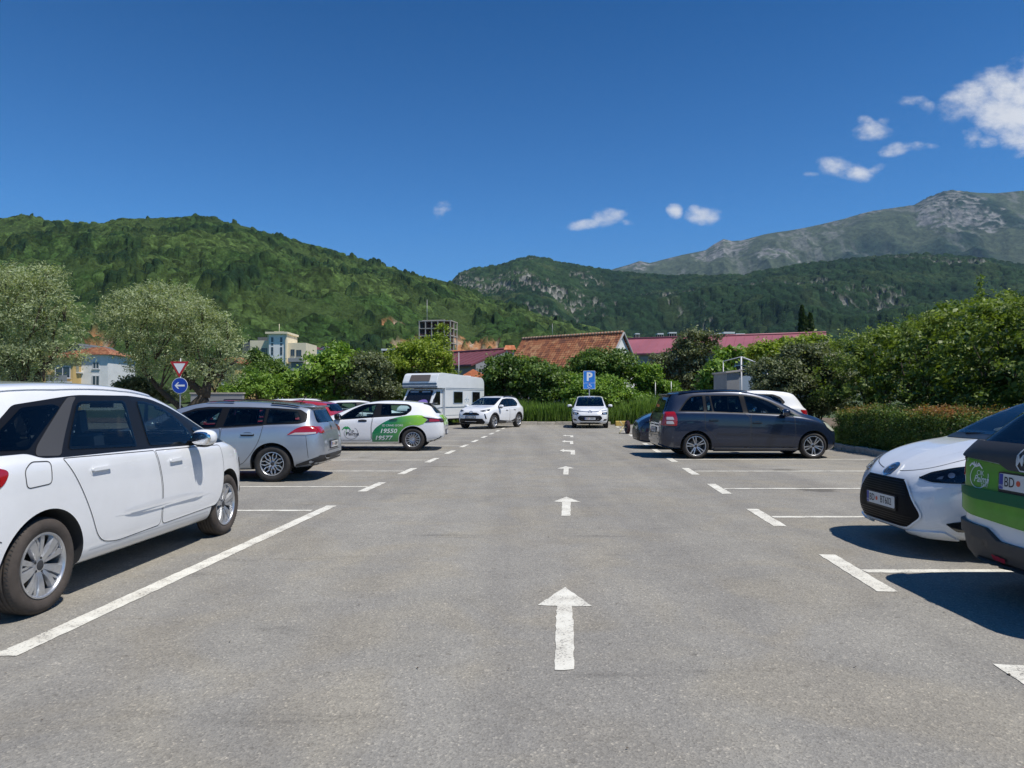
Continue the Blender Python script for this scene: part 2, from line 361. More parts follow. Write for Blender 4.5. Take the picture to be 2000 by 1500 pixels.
class PB:
    """patches that follow a curved body, with smooth custom normals"""
    def __init__(s): s.v = []; s.f = []; s.n = []; s.m = []
    def _tri(s, S, fr, vs2, tris, off, mi, offfn=None):
        o = len(s.v); N_ = []
        for (u, v) in vs2:
            p, n = S.hit(fr, u, v); k = off + (offfn(u, v) if offfn else 0); s.v.append(p + n * k); N_.append(n)
        for t in tris:
            a, b, c = [s.v[o + k] for k in t[:3]]; fn = (b - a).cross(c - a); t = list(t)
            if fn.dot(N_[t[0]]) < 0: t.reverse()
            s.f.append([o + k for k in t]); s.n.append([N_[k] for k in t]); s.m.append(mi)
        return o, N_
    def patch(s, S, fr, poly, off=.004, mi=0, grid=.07, holes=(), skirt=.0, offfn=None):
        B = resample(poly, grid); pts = list(B); edges = [(i, (i + 1) % len(B)) for i in range(len(B))]
        for h in holes:
            Hh = resample(h, grid); o = len(pts); pts += Hh; edges += [(o + i, o + (i + 1) % len(Hh)) for i in range(len(Hh))]
        P = np.array(B); lo, hi = P.min(0), P.max(0)
        gx = np.arange(lo[0] + grid * .5, hi[0], grid); gy = np.arange(lo[1] + grid * .5, hi[1], grid)
        if len(gx) and len(gy):
            g = np.stack(np.meshgrid(gx, gy), -1).reshape(-1, 2); ok = inside(g, B) & (dist_poly(g, B) > grid * .35)
            for h in holes: ok &= ~inside(g, h) & (dist_poly(g, h) > grid * .35)
            pts += [tuple(q) for q in g[ok]]
        r = delaunay_2d_cdt([Vector(q) for q in pts], edges, [], 0, 1e-5); vs2 = [tuple(q) for q in r[0]]; tris = r[2]
        cen = np.array([[sum(vs2[k][0] for k in t) / 3, sum(vs2[k][1] for k in t) / 3] for t in tris]); ok = inside(cen, B)
        for h in holes: ok &= ~inside(cen, h)
        tris = [t for t, k in zip(tris, ok) if k]
        o, N_ = s._tri(S, fr, vs2, tris, off, mi, offfn)
        if skirt:
            cnt = {}
            for t in tris:
                for i in range(3):
                    e = (t[i], t[(i + 1) % 3]); cnt[e] = cnt.get(e, 0) + 1
            base = {}
            for (a, b) in [e for e in cnt if (e[1], e[0]) not in cnt]:
                for k in (a, b):
                    if k not in base: base[k] = len(s.v); s.v.append(S.hit(fr, *vs2[k])[0] - N_[k] * skirt)
                q = [o + a, o + b, base[b], base[a]]; A, Bv, D = s.v[q[0]], s.v[q[1]], s.v[q[3]]
                fn = (Bv - A).cross(D - A)
                # outward side: away from the triangle
                mid = (A + Bv) / 2; ct = sum((s.v[o + k] for k in range(len(vs2))), Vector()) / len(vs2)
                tri = next(t for t in tris if a in t and b in t); third = s.v[o + [k for k in tri if k not in (a, b)][0]]
                if fn.dot(mid - third) < 0: q.reverse(); fn = -fn
                fn = fn.normalized() if fn.length > 1e-9 else N_[a]
                s.f.append(q); s.n.append([fn] * 4); s.m.append(mi)
        return s
    def ribbon(s, S, fr, pts, w, off=.0015, mi=0, closed=False, step=.05):
        P = resample(pts, step, closed); n = len(P); o = len(s.v); N_ = []
        for i in range(n):
            a = Vector(P[i - 1]) if (i or closed) else Vector(P[0]); b = Vector(P[(i + 1) % n]) if (i < n - 1 or closed) else Vector(P[-1])
            t = (b - a); t = t.normalized() if t.length > 1e-9 else Vector((1, 0)); nn = Vector((-t.y, t.x)) * w / 2
            for sg in (1, -1):
                p, m_ = S.hit(fr, P[i][0] + nn.x * sg, P[i][1] + nn.y * sg); s.v.append(p + m_ * off); N_.append(m_)
        for i in range(n if closed else n - 1):
            j = (i + 1) % n; q = [2 * i, 2 * i + 1, 2 * j + 1, 2 * j]; A, B, D = [s.v[o + k] for k in (q[0], q[1], q[3])]
            if (B - A).cross(D - A).dot(N_[q[0]]) < 0: q.reverse()
            s.f.append([o + k for k in q]); s.n.append([N_[k] for k in q]); s.m.append(mi)
        return s
    def text(s, S, fr, txt, size, at_, off=.006, mi=0, bold=0., shear=0., flip=False, rot=0., sx=1.):
        vs, fs = text_geo(txt, size, bold, shear); c_, s_ = math.cos(rot), math.sin(rot)
        k = -1 if flip else 1
        vs2 = [(at_[0] + k * sx * (x * c_ - y * s_), at_[1] + x * s_ + y * c_) for x, y in vs]
        s._tri(S, fr, vs2, fs, off, mi); return s
    def build(s, name, mats, parent):
        me = bpy.data.meshes.new(name); me.from_pydata([tuple(v) for v in s.v], [], s.f)
        for m_ in (mats if isinstance(mats, (list, tuple)) else [mats]): me.materials.append(m_)
        me.polygons.foreach_set('material_index', s.m); me.polygons.foreach_set('use_smooth', [True] * len(s.f))
        me.normals_split_custom_set([tuple(n) for f in s.n for n in f]); me.update()
        return link(name, me, parent)

ROTY = Matrix.Rotation(R_(-90), 4, 'X')
_WH = {}
def wheel_meshes(style, R, tw, rr, tyre, alloy):
    key = (style, R, tw, rr, tyre, alloy)
    if key in _WH: return _WH[key]
    t = MB(); a = tw
    prof = [(rr - .004, .40 * a), (rr + .008, .455 * a), (rr + .02, .485 * a), (rr + (R - rr) * .35, .52 * a), (rr + (R - rr) * .6, .525 * a), (R - .028, .49 * a), (R - .012, .445 * a), (R - .003, .38 * a), (R, .32 * a)]
    for g in (.24, .08, -.08, -.24): prof += [(R, (g + .022) * a), (R - .008, (g + .018) * a), (R - .008, (g - .018) * a), (R, (g - .022) * a)]
    prof += [(R, -.32 * a), (R - .012, -.445 * a), (R - .028, -.49 * a), (rr + .02, -.485 * a), (rr - .004, -.40 * a)]
    t.lathe(prof, 64, 0, ROTY)
    for i in range(72):     # shoulder sipes
        an = 2 * math.pi * i / 72; m4 = Matrix.Rotation(an, 4, 'Y') @ Matrix.Translation((R - .0035, 0, 0))
        t.add([m4 @ Vector(p) for p in ((.0036, .45 * a, -.003), (.0036, .45 * a, .003), (.0042, .31 * a, .003), (.0042, .31 * a, -.003))], [(0, 1, 2, 3)], 1)
    to = t.build('tyre', [M[tyre], M['seam']]); to_me = to.data; bpy.data.objects.remove(to)
    r = MB()
    r.lathe([(rr + .003, .44 * a), (rr + .001, .475 * a), (rr - .008, .48 * a), (rr - .014, .455 * a), (rr - .018, .40 * a), (rr - .022, .2 * a), (rr - .03, -.3 * a), (rr, -.42 * a)], 56, 0, ROTY)
    r.lathe([(0, -.12 * a), (rr - .024, -.12 * a)], 40, 1, ROTY)                       # flat dark disc put in for the shade behind the spokes
    r.lathe([(0, .02 * a), (.135, .02 * a), (.135, -.08 * a)], 40, 2, ROTY)            # brake disc
    def spoke(a0, a1, w0, w1, r0=.035, r1=None, h0=.30, h1=.42, th=.028, tw_=.72, mi=0):
        r1 = r1 or rr - .010; K = 6; vs = []
        for i in range(K):
            q = i / (K - 1); rad = r0 + (r1 - r0) * q; an = a0 + (a1 - a0) * q; w = w0 + (w1 - w0) * q; h = (h0 + (h1 - h0) * q) * a + .012 * math.sin(q * math.pi)
            ex, ez = math.cos(an), math.sin(an)
            for sgn, ww, hh in ((-1, 1, h - th), (-1, tw_, h), (1, tw_, h), (1, 1, h - th)):
                vs.append((rad * ex - sgn * w * ww * ez / 2, hh, rad * ez + sgn * w * ww * ex / 2))
        fs = []
        for i in range(K - 1):
            for q in range(4): fs.append((i * 4 + q, i * 4 + (q + 1) % 4, (i + 1) * 4 + (q + 1) % 4, (i + 1) * 4 + q))
        r.add(vs, fs, mi)
    P2 = 2 * math.pi; n5 = [P2 * i / 5 + math.pi / 2 for i in range(5)]
    if style == 'mpv':
        for c in n5:
            spoke(c - .13, c - .15, .040, .092); spoke(c + .36, c + .42, .03, .055, h0=.27, h1=.40)
            spoke(c + .30, c + .12, .030, .022, h0=.26, h1=.38, r0=.06)
    elif style == 'double':
        for c in n5: spoke(c - .20, c - .17, .026, .034); spoke(c + .20, c + .17, .026, .034)
    elif style == 'multi':
        for i in range(14): c = P2 * i / 14; spoke(c - .05, c - .055, .014, .020, h0=.36); spoke(c + .07, c + .10, .010, .012, h0=.33, h1=.40)
    elif style == 'petal':
        for i in range(7):
            c = P2 * i / 7
            for sg in (1, -1):
                spoke(c + .05 * sg, c + .29 * sg, .020, .024, .04, rr * .60, h0=.32, h1=.38); spoke(c + .29 * sg, c + .10 * sg, .024, .022, rr * .59, rr - .01, h0=.38, h1=.42)
    elif style == 'five': 
        for c in n5: spoke(c, c, .05, .075)
    elif style == 'ten':
        for i in range(10): c = P2 * i / 10; spoke(c, c, .022, .040)
    r.lathe([(0, .345 * a), (.026, .345 * a), (.034, .33 * a)], 24, 1 if style != 'multi' else 0, ROTY)
    r.lathe([(.032, .33 * a), (.06, .30 * a), (.066, .18 * a)], 28, 0, ROTY)
    for c in n5: r.lathe([(0, .325 * a), (.009, .325 * a), (.010, .28 * a)], 8, 1, Matrix.Translation((.048 * math.cos(c + .62), 0, .048 * math.sin(c + .62))) @ ROTY)
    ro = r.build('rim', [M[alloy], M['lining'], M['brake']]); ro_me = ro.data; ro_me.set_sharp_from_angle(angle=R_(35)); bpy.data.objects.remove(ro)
    _WH[key] = (to_me, ro_me); return _WH[key]

def section(xs, T, B, W, S_, WR, CR):
    T_, B_, w, s, wr, cr = T(xs), B(xs), W(xs), S_(xs), WR(xs), CR(xs)
    B_ = np.minimum(B_, T_ - .12); s = np.clip(s, B_ + .08, T_ - .035); wr = np.minimum(wr, w - .05); e = np.maximum(T_ - cr, s + .015)
    z = np.zeros_like(xs); h = s - B_
    P = [(z, B_), (.6 * w, B_), (w - .10, B_ + .005), (w - .018, B_ + np.minimum(.09, .25 * h)), (w + .004, B_ + .45 * h), (w - .002, s - np.minimum(.15, .3 * h)), (w - .020, s - .035), (w - .052, s + .008 * np.minimum(1, (e - s) * 10)),
         (w - .052 + (wr - w + .052) * .35, s + (e - s) * .36), (w - .052 + (wr - w + .052) * .72, s + (e - s) * .76), (wr - .004, e + .0), (wr - .07, e + (T_ - e) * .62), (.55 * wr, T_ - .012), (z, T_)]
    return np.stack([np.stack([a, b], -1) for a, b in P], 1)

def side_frames(sides): return [('L', 1), ('R', -1)] if sides == 'LR' else ([('L', 1)] if sides == 'L' else [('R', -1)])

def build_car(name, label, sp, loc, heading, cat='car', group=None):
    """local +x is the nose, z=0 the ground, x=0 the rear axle; heading in degrees from world +x"""
    root = thing(name, label, cat, loc, R_(heading), group)
    K = sp; pm = K['paint']; wb = K['wb']; R = K.get('R', .315); T = curve_fn(K['top']); B = curve_fn(K['bot']); W = curve_fn(K['W']); S_ = curve_fn(K['belt']); WR = curve_fn(K['Wr']); CR = curve_fn(K.get('crown', [(-2, .07), (6, .07)]))
    x0, x1 = K['top'][0][0], K['top'][-1][0]; xs = np.linspace(x0, x1, 3000); st = K.get('step', .034)
    m_ = np.maximum.reduce([np.abs(np.diff(xs)), np.abs(np.diff(T(xs))) * .8, np.abs(np.diff(B(xs))), np.abs(np.diff(W(xs)))]); cu = np.concatenate([[0], np.cumsum(m_)])
    n = int(cu[-1] / st); X = np.interp(np.linspace(0, cu[-1], n), cu, xs)
    Q = chaikin(section(X, T, B, W, S_, WR, CR), 2); ns, k = Q.shape[0], Q.shape[1]
    ring = np.concatenate([Q, np.stack([-Q[:, ::-1, 0], Q[:, ::-1, 1]], -1)[:, 1:-1]], 1); kr = ring.shape[1]
    V = np.concatenate([np.repeat(X[:, None, None], kr, 1), ring], 2).reshape(-1, 3); V = [tuple(v) for v in V]; fs = []
    for i in range(ns - 1):
        for j in range(kr): a = i * kr + j; b = i * kr + (j + 1) % kr; fs.append((a, b, b + kr, a + kr))
    c0 = len(V); V.append((X[0] - .006, 0, float(ring[0, :, 1].mean()))); V.append((X[-1] + .006, 0, float(ring[-1, :, 1].mean()))); e = (ns - 1) * kr
    for j in range(kr): fs.append((c0, (j + 1) % kr, j)); fs.append((c0 + 1, e + j, e + (j + 1) % kr))
    me = bpy.data.meshes.new('body'); me.from_pydata(V, [], fs); me.update(); bm = bmesh.new(); bm.from_mesh(me); bmesh.ops.recalc_face_normals(bm, faces=bm.faces); bm.to_mesh(me)
    bmesh.ops.triangulate(bm, faces=bm.faces); bm.normal_update(); bm.verts.ensure_lookup_table()
    S = Surf([tuple(v.co) for v in bm.verts], [[v.index for v in f.verts] for f in bm.faces], [tuple(v.normal) for v in bm.verts]); bm.free()
    for mm in (pm, M['lining']): me.materials.append(mm)
    body = link('body', me, root)
    # wheel wells
    cm = MB(); Ra = K.get('Ra', R + .045)
    for xw in (0, wb):
        for s in (1, -1):
            y0, y1 = (.58, 1.3) if s > 0 else (-1.3, -.58); pr = [(xw + Ra * 1.03 * math.cos(t), R * .98 + .01 + Ra * math.sin(t)) for t in np.linspace(0, math.pi, 33)] + [(xw - Ra * 1.05, -.2), (xw + Ra * 1.05, -.2)]
            cm.prism(pr, y0, y1, Matrix(((1, 0, 0, 0), (0, 0, 1, 0), (0, 1, 0, 0), (0, 0, 0, 1))), 1)
    bmc = bmesh.new(); tmp = cm.build('cut', [pm, M['lining']]); bmc.from_mesh(tmp.data); bmesh.ops.recalc_face_normals(bmc, faces=bmc.faces); bmc.to_mesh(tmp.data); bmc.free()
    tmp.parent = root; md = body.modifiers.new('b', 'BOOLEAN'); md.operation = 'DIFFERENCE'; md.object = tmp; md.solver = 'EXACT'
    bpy.context.view_layer.update(); dg = bpy.context.evaluated_depsgraph_get(); nm = bpy.data.meshes.new_from_object(body.evaluated_get(dg)); body.modifiers.clear(); body.data = nm; bpy.data.objects.remove(tmp)
    # window openings
    bm = bmesh.new(); bm.from_mesh(nm); bm.normal_update(); bm.faces.ensure_lookup_table(); C = np.array([f.calc_center_median()[:] for f in bm.faces]); NN = np.array([f.normal[:] for f in bm.faces]); kill = np.zeros(len(C), bool)
    wins = K.get('win', []); wf = K.get('wf'); wr = K.get('wr'); cutall = K.get('cut', True)
    if cutall:
        for w in wins: kill |= inside(C[:, [0, 2]], inset(w, .012)) & (np.abs(C[:, 1]) > .35) & (np.abs(NN[:, 1]) > .12)
        for w, sg in ((wf, 1), (wr, -1)):
            if w: kill |= inside(C[:, [1, 2]], inset(w, .014)) & (sg * NN[:, 0] > .12) & (sg * (C[:, 0] - wb * .5) > 0)
    fl = [f for f, k_ in zip(bm.faces, kill) if k_]; bmesh.ops.delete(bm, geom=fl, context='FACES')
    bm.to_mesh(nm); nm.polygons.foreach_set('use_smooth', [True] * len(nm.polygons)); nm.set_sharp_from_angle(angle=R_(38)); nm.update()
    if cutall:      # the dark inner skin of the cabin
        for v in bm.verts: v.co -= v.normal * .016
        bmesh.ops.delete(bm, geom=[f for f in bm.faces if f.calc_center_median().z < .55], context='FACES'); lm = bpy.data.meshes.new('cabin_lining'); bm.to_mesh(lm); lm.materials.clear(); lm.materials.append(M['lining'])
        lm.polygons.foreach_set('material_index', [0] * len(lm.polygons)); link('cabin_lining', lm, root)
    bm.free()
    gl = M[K.get('glass', 'glass')]; gd = M['glassdark']; frs = side_frames(K.get('sides', 'LR'))
    for fr, sg in frs:
        if K.get('dlo'): PB().patch(S, fr, K['dlo'], .0030, grid=.045, holes=[inset(w, .014) for w in wins]).build('window_surround', M[K.get('dlomat', 'black')], root)
        for i, w in enumerate(wins):
            fp = PB().patch(S, fr, w, .0055, grid=.045, holes=[inset(w, .022)]).build('window_frame', M['black'], root)
            PB().patch(S, fr, w, .0080, grid=.06).build('side_window', gd if i in K.get('dark', ()) else gl, root)
        for d in K.get('doors', ()):
            dp = PB().patch(S, fr, d['p'], .0022, skirt=.001).build('door', pm, root)
            PB().ribbon(S, fr, d['p'], K.get('gap', .009), .0028, closed=True).build('door_gap', M['seam'], dp)
            if d.get('h'):
                hx, hz = d['h']; b = PB(); b.patch(S, fr, rounded([(hx - .115, hz - .028), (hx + .115, hz - .028), (hx + .125, hz + .012), (hx + .05, hz + .04), (hx - .05, hz + .04), (hx - .125, hz + .012)], .03), .0032, mi=1, grid=.04)
                b.patch(S, fr, rounded([(hx - .11, hz + .003), (hx + .11, hz + .003), (hx + .11, hz + .026), (hx - .11, hz + .026)], .012), .024, grid=.03, skirt=-.004); b.build('door_handle', [K.get('handlemat', pm), K.get('recess', M['trim'])], dp)
        for q in K.get('ribbons', ()): PB().ribbon(S, fr, q[0], q[1], .0026).build('panel_gap', M['seam'], root)
        for q in K.get('side_patches', ()): PB().patch(S, fr, q['p'], q.get('off', .004), skirt=q.get('skirt', .002), grid=q.get('grid', .07), offfn=q.get('fn')).build(q['name'], q['m'] if not isinstance(q['m'], str) else M[q['m']], root)
        if K.get('mirror'):
            mx, mz = K['mirror']; y = S.hit(fr, mx, mz)[0].y; b = MB(); mh = K.get('msize', 1.)
            b.ell((mx + .02, y + sg * .155, mz + .055), (.085 * mh, .115 * mh, .078 * mh), 0, 20, 12, p=.8)
            b.ell((mx + .03, y + sg * .145, mz + .015), (.075 * mh, .105 * mh, .055 * mh), 1, 16, 8); b.tube([(mx + .03, y - sg * .02, mz - .005), (mx + .03, y + sg * .09, mz + .015)], [.03, .024], 10, 1)
            b.ell((mx - .058 * mh, y + sg * .155, mz + .052), (.012, .098 * mh, .062 * mh), 2, 16, 8, p=.8)
            b.build('wing_mirror', [K.get('mirrormat', pm), M['black'], M['chrome']], root)
    for w, fr, nmx in ((wf, 'F', 'windscreen'), (wr, 'B', 'rear_window')):
        if w:
            PB().patch(S, fr, w, .004, holes=[inset(w, .035)], grid=.06).build('screen_surround', M['blackgloss'], root)
            PB().patch(S, fr, w, .007, grid=.06).build(nmx, M['windscreen'] if fr == 'F' else M[K.get('rglass', 'glassdark')], root)
    # wheels
    tw = K.get('tw', .205); rr = K.get('rr', .215); tm, rm = wheel_meshes(K.get('rim', 'double'), R, tw, rr, K.get('tyremat', 'tyre'), K.get('alloy', 'alloy')); st_ = K.get('steer', 0)
    for xw in (0, wb):
        for s in (1, -1):
            yo = float(W(xw)) - K.get('wi', .02) - tw / 2; w = empty('wheel', (xw, s * yo, R), (0 if s > 0 else math.pi) + (R_(st_) if xw else 0), root)
            w.rotation_euler[1] = random.uniform(-3, 3); link('tyre', tm, w); link('rim', rm, w)
    # cabin
    if cutall:
        ww = float(W(wb * .4)); cab = K.get('cab', (wb * .78, wb * .50, wb * .12)); fl_ = .42; b = MB(); b.box((wb * .45, 0, fl_ - .06), (wb + .2, ww * 1.7, .05)); b.box((K.get('dash', wb - .42), 0, S_(wb * .6) - .17), (.42, ww * 1.62, .24)); b.build('cabin_floor_and_dashboard', M['lining'], root, bevel=.04)
        for xx, ys in ((K.get('seatf', wb * .42), (.36, -.36)), (K.get('seatr', wb * .1), (.42, 0, -.42))):
            for yy in ys:
                b = MB(); rt = Matrix.Rotation(R_(-12), 3, 'Y'); wd = .46 if len(ys) == 2 else .4
                b.box((xx + .2, yy, fl_ + .10), (.5, wd, .17)); b.box((xx - .08, yy, fl_ + .44), (.13, wd, .60), rot=rt); b.box((xx - .165, yy, fl_ + .84), (.09, .24, .17), rot=rt); b.tube([(xx - .13, yy, fl_ + .66), (xx - .155, yy, fl_ + .82)], .012, 6, 0)
                b.build('seat', M[K.get('seatmat', 'seat')], root, bevel=.045, seg=3)
        b = MB(); cx, cy, cz = K.get('dash', wb - .42) - .28, .36, float(S_(wb * .6)) - .04; rt = Matrix.Rotation(R_(62), 4, 'Y'); pts = [Matrix.Translation((cx, cy, cz)) @ rt @ Vector((.18 * math.cos(t), .18 * math.sin(t), 0)) for t in np.linspace(0, 2 * math.pi, 25)]
        b.tube(pts, .014, 6); b.tube([(cx, cy, cz), (cx + .2, cy, cz - .12)], .03, 6); b.build('steering_wheel', M['black'], root)
        if wf:
            zt = max(p[1] for p in wf); b = MB(); px_ = S.hit('F', 0, zt - .12)[0].x; b.box((px_ - .10, 0, zt - .13), (.03, .22, .06)); b.tube([(px_ - .09, 0, zt - .12), (px_ - .03, 0, zt - .06)], .008, 6); b.build('rear_view_mirror', M['black'], root, bevel=.015)
    return root, S

def plate_obj(root, S, fr, u, v, txt, tilt=0., lean=0., euro=True, w=.52, h=.112, surround=True, blank=False):
    """number plate lying on the front ('F') or rear ('B') of a car"""
    p, n = S.hit(fr, u, v); sx = 1 if fr == 'F' else -1
    m4 = Matrix.Translation((p.x + sx * .018, u, v)) @ Matrix.Rotation(R_(tilt) , 4, 'Z') @ Matrix.Rotation(R_(lean) * sx, 4, 'Y') @ Matrix(((0, 0, sx, 0), (sx, 0, 0, 0), (0, 1, 0, 0), (0, 0, 0, 1)))
    b = MB()
    if surround: b.prism(rounded([(-w / 2 - .012, -h / 2 - .022), (w / 2 + .012, -h / 2 - .022), (w / 2 + .012, h / 2 + .01), (-w / 2 - .012, h / 2 + .01)], .012, 3), -.03, .0, m4, 1)
    b.prism(rounded([(-w / 2, -h / 2), (w / 2, -h / 2), (w / 2, h / 2), (-w / 2, h / 2)], .01, 3), .001, .004, m4, 0)
    fr_ = rounded([(-w / 2 + .004, -h / 2 + .004), (w / 2 - .004, -h / 2 + .004), (w / 2 - .004, h / 2 - .004), (-w / 2 + .004, h / 2 - .004)], .008, 3)
    if euro: b.prism([(-w / 2 + .003, -h / 2 + .003), (-w / 2 + .042, -h / 2 + .003), (-w / 2 + .042, h / 2 - .003), (-w / 2 + .003, h / 2 - .003)], .0042, .0052, m4, 2)
    if euro: b.text('MNE', .022, m4 @ Matrix.Translation((-w / 2 + .022, -.03, 0)), 0, depth=.0058)
    if txt:
        a, c = txt; b.text(a, .098, m4 @ Matrix.Translation((-w / 2 + .105, -.002, 0)) @ Matrix.Scale(.82, 4, (1, 0, 0)), 1, bold=.006, depth=.0056)
        b.text(c, .098, m4 @ Matrix.Translation((w / 2 - (.155 if len(c) > 4 else .13), -.002, 0)) @ Matrix.Scale(.80, 4, (1, 0, 0)), 1, bold=.006, depth=.0056)
        b.lathe([(0, .0056), (.02, .0056)], 14, 3, m4 @ Matrix.Translation((-w / 2 + .193, 0, 0)))
    return b.build('number_plate', [M['plate'], M['platetext'], M['plateblue'], M['platered']], root)
# ------------------------------------------------------------------ the cars
def dual(fn, sides=(1, -1)):
    for s in sides: fn(s)
def mir(poly): return [(-a, b) for a, b in poly]
P_WHITE = paint('white_paint', (.78, .785, .79)); P_WHITE2 = paint('white_paint_cool', (.74, .76, .78))
P_SILVER = paint('silver_blue_paint', (.40, .44, .50), .65, .36); P_NAVY = paint('navy_metallic_paint', (.008, .017, .043), .3, .34)
P_RED = paint('red_paint', (.36, .022, .035)); P_DKBLUE = paint('dark_blue_paint', (.008, .014, .040), .4, .3); P_GREY = paint('grey_blue_paint', (.12, .14, .18), .6)
def gradient_mat(name, c0, c1, x0, x1, rough=.3):
    m = mat(name, c0, rough, coat=.8); nt = m.node_tree; tc = N(nt, 'ShaderNodeTexCoord'); sp = N(nt, 'ShaderNodeSeparateXYZ'); nt.links.new(tc.outputs['Object'], sp.inputs[0])
    mr = N(nt, 'ShaderNodeMapRange', interpolation_type='SMOOTHSTEP'); mr.inputs[1].default_value = x0; mr.inputs[2].default_value = x1; nt.links.new(sp.outputs[0], mr.inputs[0])
    mx = N(nt, 'ShaderNodeMix', data_type='RGBA'); mx.inputs[6].default_value = (*c0, 1); mx.inputs[7].default_value = (*c1, 1); nt.links.new(mr.outputs[0], mx.inputs[0]); nt.links.new(mx.outputs[2], nt.nodes['Principled BSDF'].inputs['Base Color']); return m

MPV = dict(wb=2.785, R=.322, Ra=.375, rr=.218, tw=.205, rim='mpv', paint=P_WHITE,
    top=[(-.80, .58), (-.795, .72), (-.77, .92), (-.72, 1.08), (-.62, 1.34), (-.54, 1.49), (-.40, 1.53), (-.1, 1.56), (.4, 1.585), (.9, 1.59), (1.35, 1.57), (1.75, 1.512), (2.1, 1.405), (2.5, 1.225), (2.8, 1.08), (3.0, 1.02), (3.25, .97), (3.42, .90), (3.54, .80), (3.60, .70), (3.63, .56)],
    bot=[(-.80, .44), (-.76, .34), (-.5, .25), (0, .21), (2.7, .19), (3.2, .20), (3.5, .24), (3.63, .38)],
    W=[(-.80, .62), (-.77, .72), (-.70, .80), (-.5, .865), (-.2, .90), (.2, .913), (2.5, .913), (2.9, .89), (3.2, .84), (3.42, .74), (3.55, .60), (3.63, .38)],
    belt=[(-.8, .98), (-.4, 1.05), (0, 1.055), (1.3, 1.02), (2.5, .985), (2.9, .96), (3.2, .88), (3.63, .66)],
    Wr=[(-.8, .56), (-.5, .58), (0, .635), (1.2, .655), (1.7, .645), (2.2, .69), (2.7, .75), (3.0, .76), (3.3, .68), (3.63, .35)],
    crown=[(-.8, .05), (0, .055), (1.5, .055), (2.2, .07), (2.8, .05), (3.63, .04)],
    win=[rounded([(-.46, 1.12), (-.10, 1.105), (.37, 1.385), (.31, 1.405), (.0, 1.385)], .03), rounded([(.27, 1.08), (1.12, 1.045), (1.20, 1.43), (.58, 1.425)], [.04, .03, .05, .06]),
         rounded([(1.31, 1.04), (2.18, 1.01), (2.10, 1.14), (1.98, 1.26), (1.80, 1.36), (1.60, 1.41), (1.38, 1.43)], [.03, .06, .1, .1, .1, .1, .05]),
         rounded([(2.27, 1.02), (2.64, 1.00), (2.46, 1.09), (2.28, 1.17), (2.19, 1.15), (2.24, 1.08)], [.03, .03, .1, .03, .02, .1])],
    dark=(0,),
    dlo=rounded([(-.58, 1.085), (-.12, 1.085), (-.02, 1.045), (.18, 1.035), (1.3, 1.018), (2.3, .992), (2.84, .985), (2.52, 1.125), (2.22, 1.26), (1.92, 1.375), (1.65, 1.445), (1.3, 1.472), (.6, 1.475), (.40, 1.455), (-.06, 1.405)], [.02, .05, .06, .08, .02, .02, .02, .1, .1, .1, .1, .1, .1, .08, .04]),
    wf=rounded([(-.70, 1.06), (.70, 1.06), (.60, 1.48), (.52, 1.52), (-.52, 1.52), (-.60, 1.48)], .06), wr=rounded([(-.56, 1.10), (.56, 1.10), (.49, 1.46), (-.49, 1.46)], .07),
    doors=[dict(p=rounded([(.17, 1.028), (1.335, .998), (1.42, .70), (1.43, .345), (.80, .33), (.56, .37), (.44, .62), (.30, .86)], [.02, .02, .1, .06, .08, .12, .2, .2]), h=(.56, .905)),
           dict(p=rounded([(1.355, .997), (2.60, .965), (2.66, .70), (2.62, .46), (2.50, .36), (1.45, .345), (1.44, .70)], [.02, .04, .2, .1, .06, .06, .1]), h=(1.66, .875))],
    mirror=(1.98, 1.02), msize=1.0, gap=.006, recess=P_WHITE)

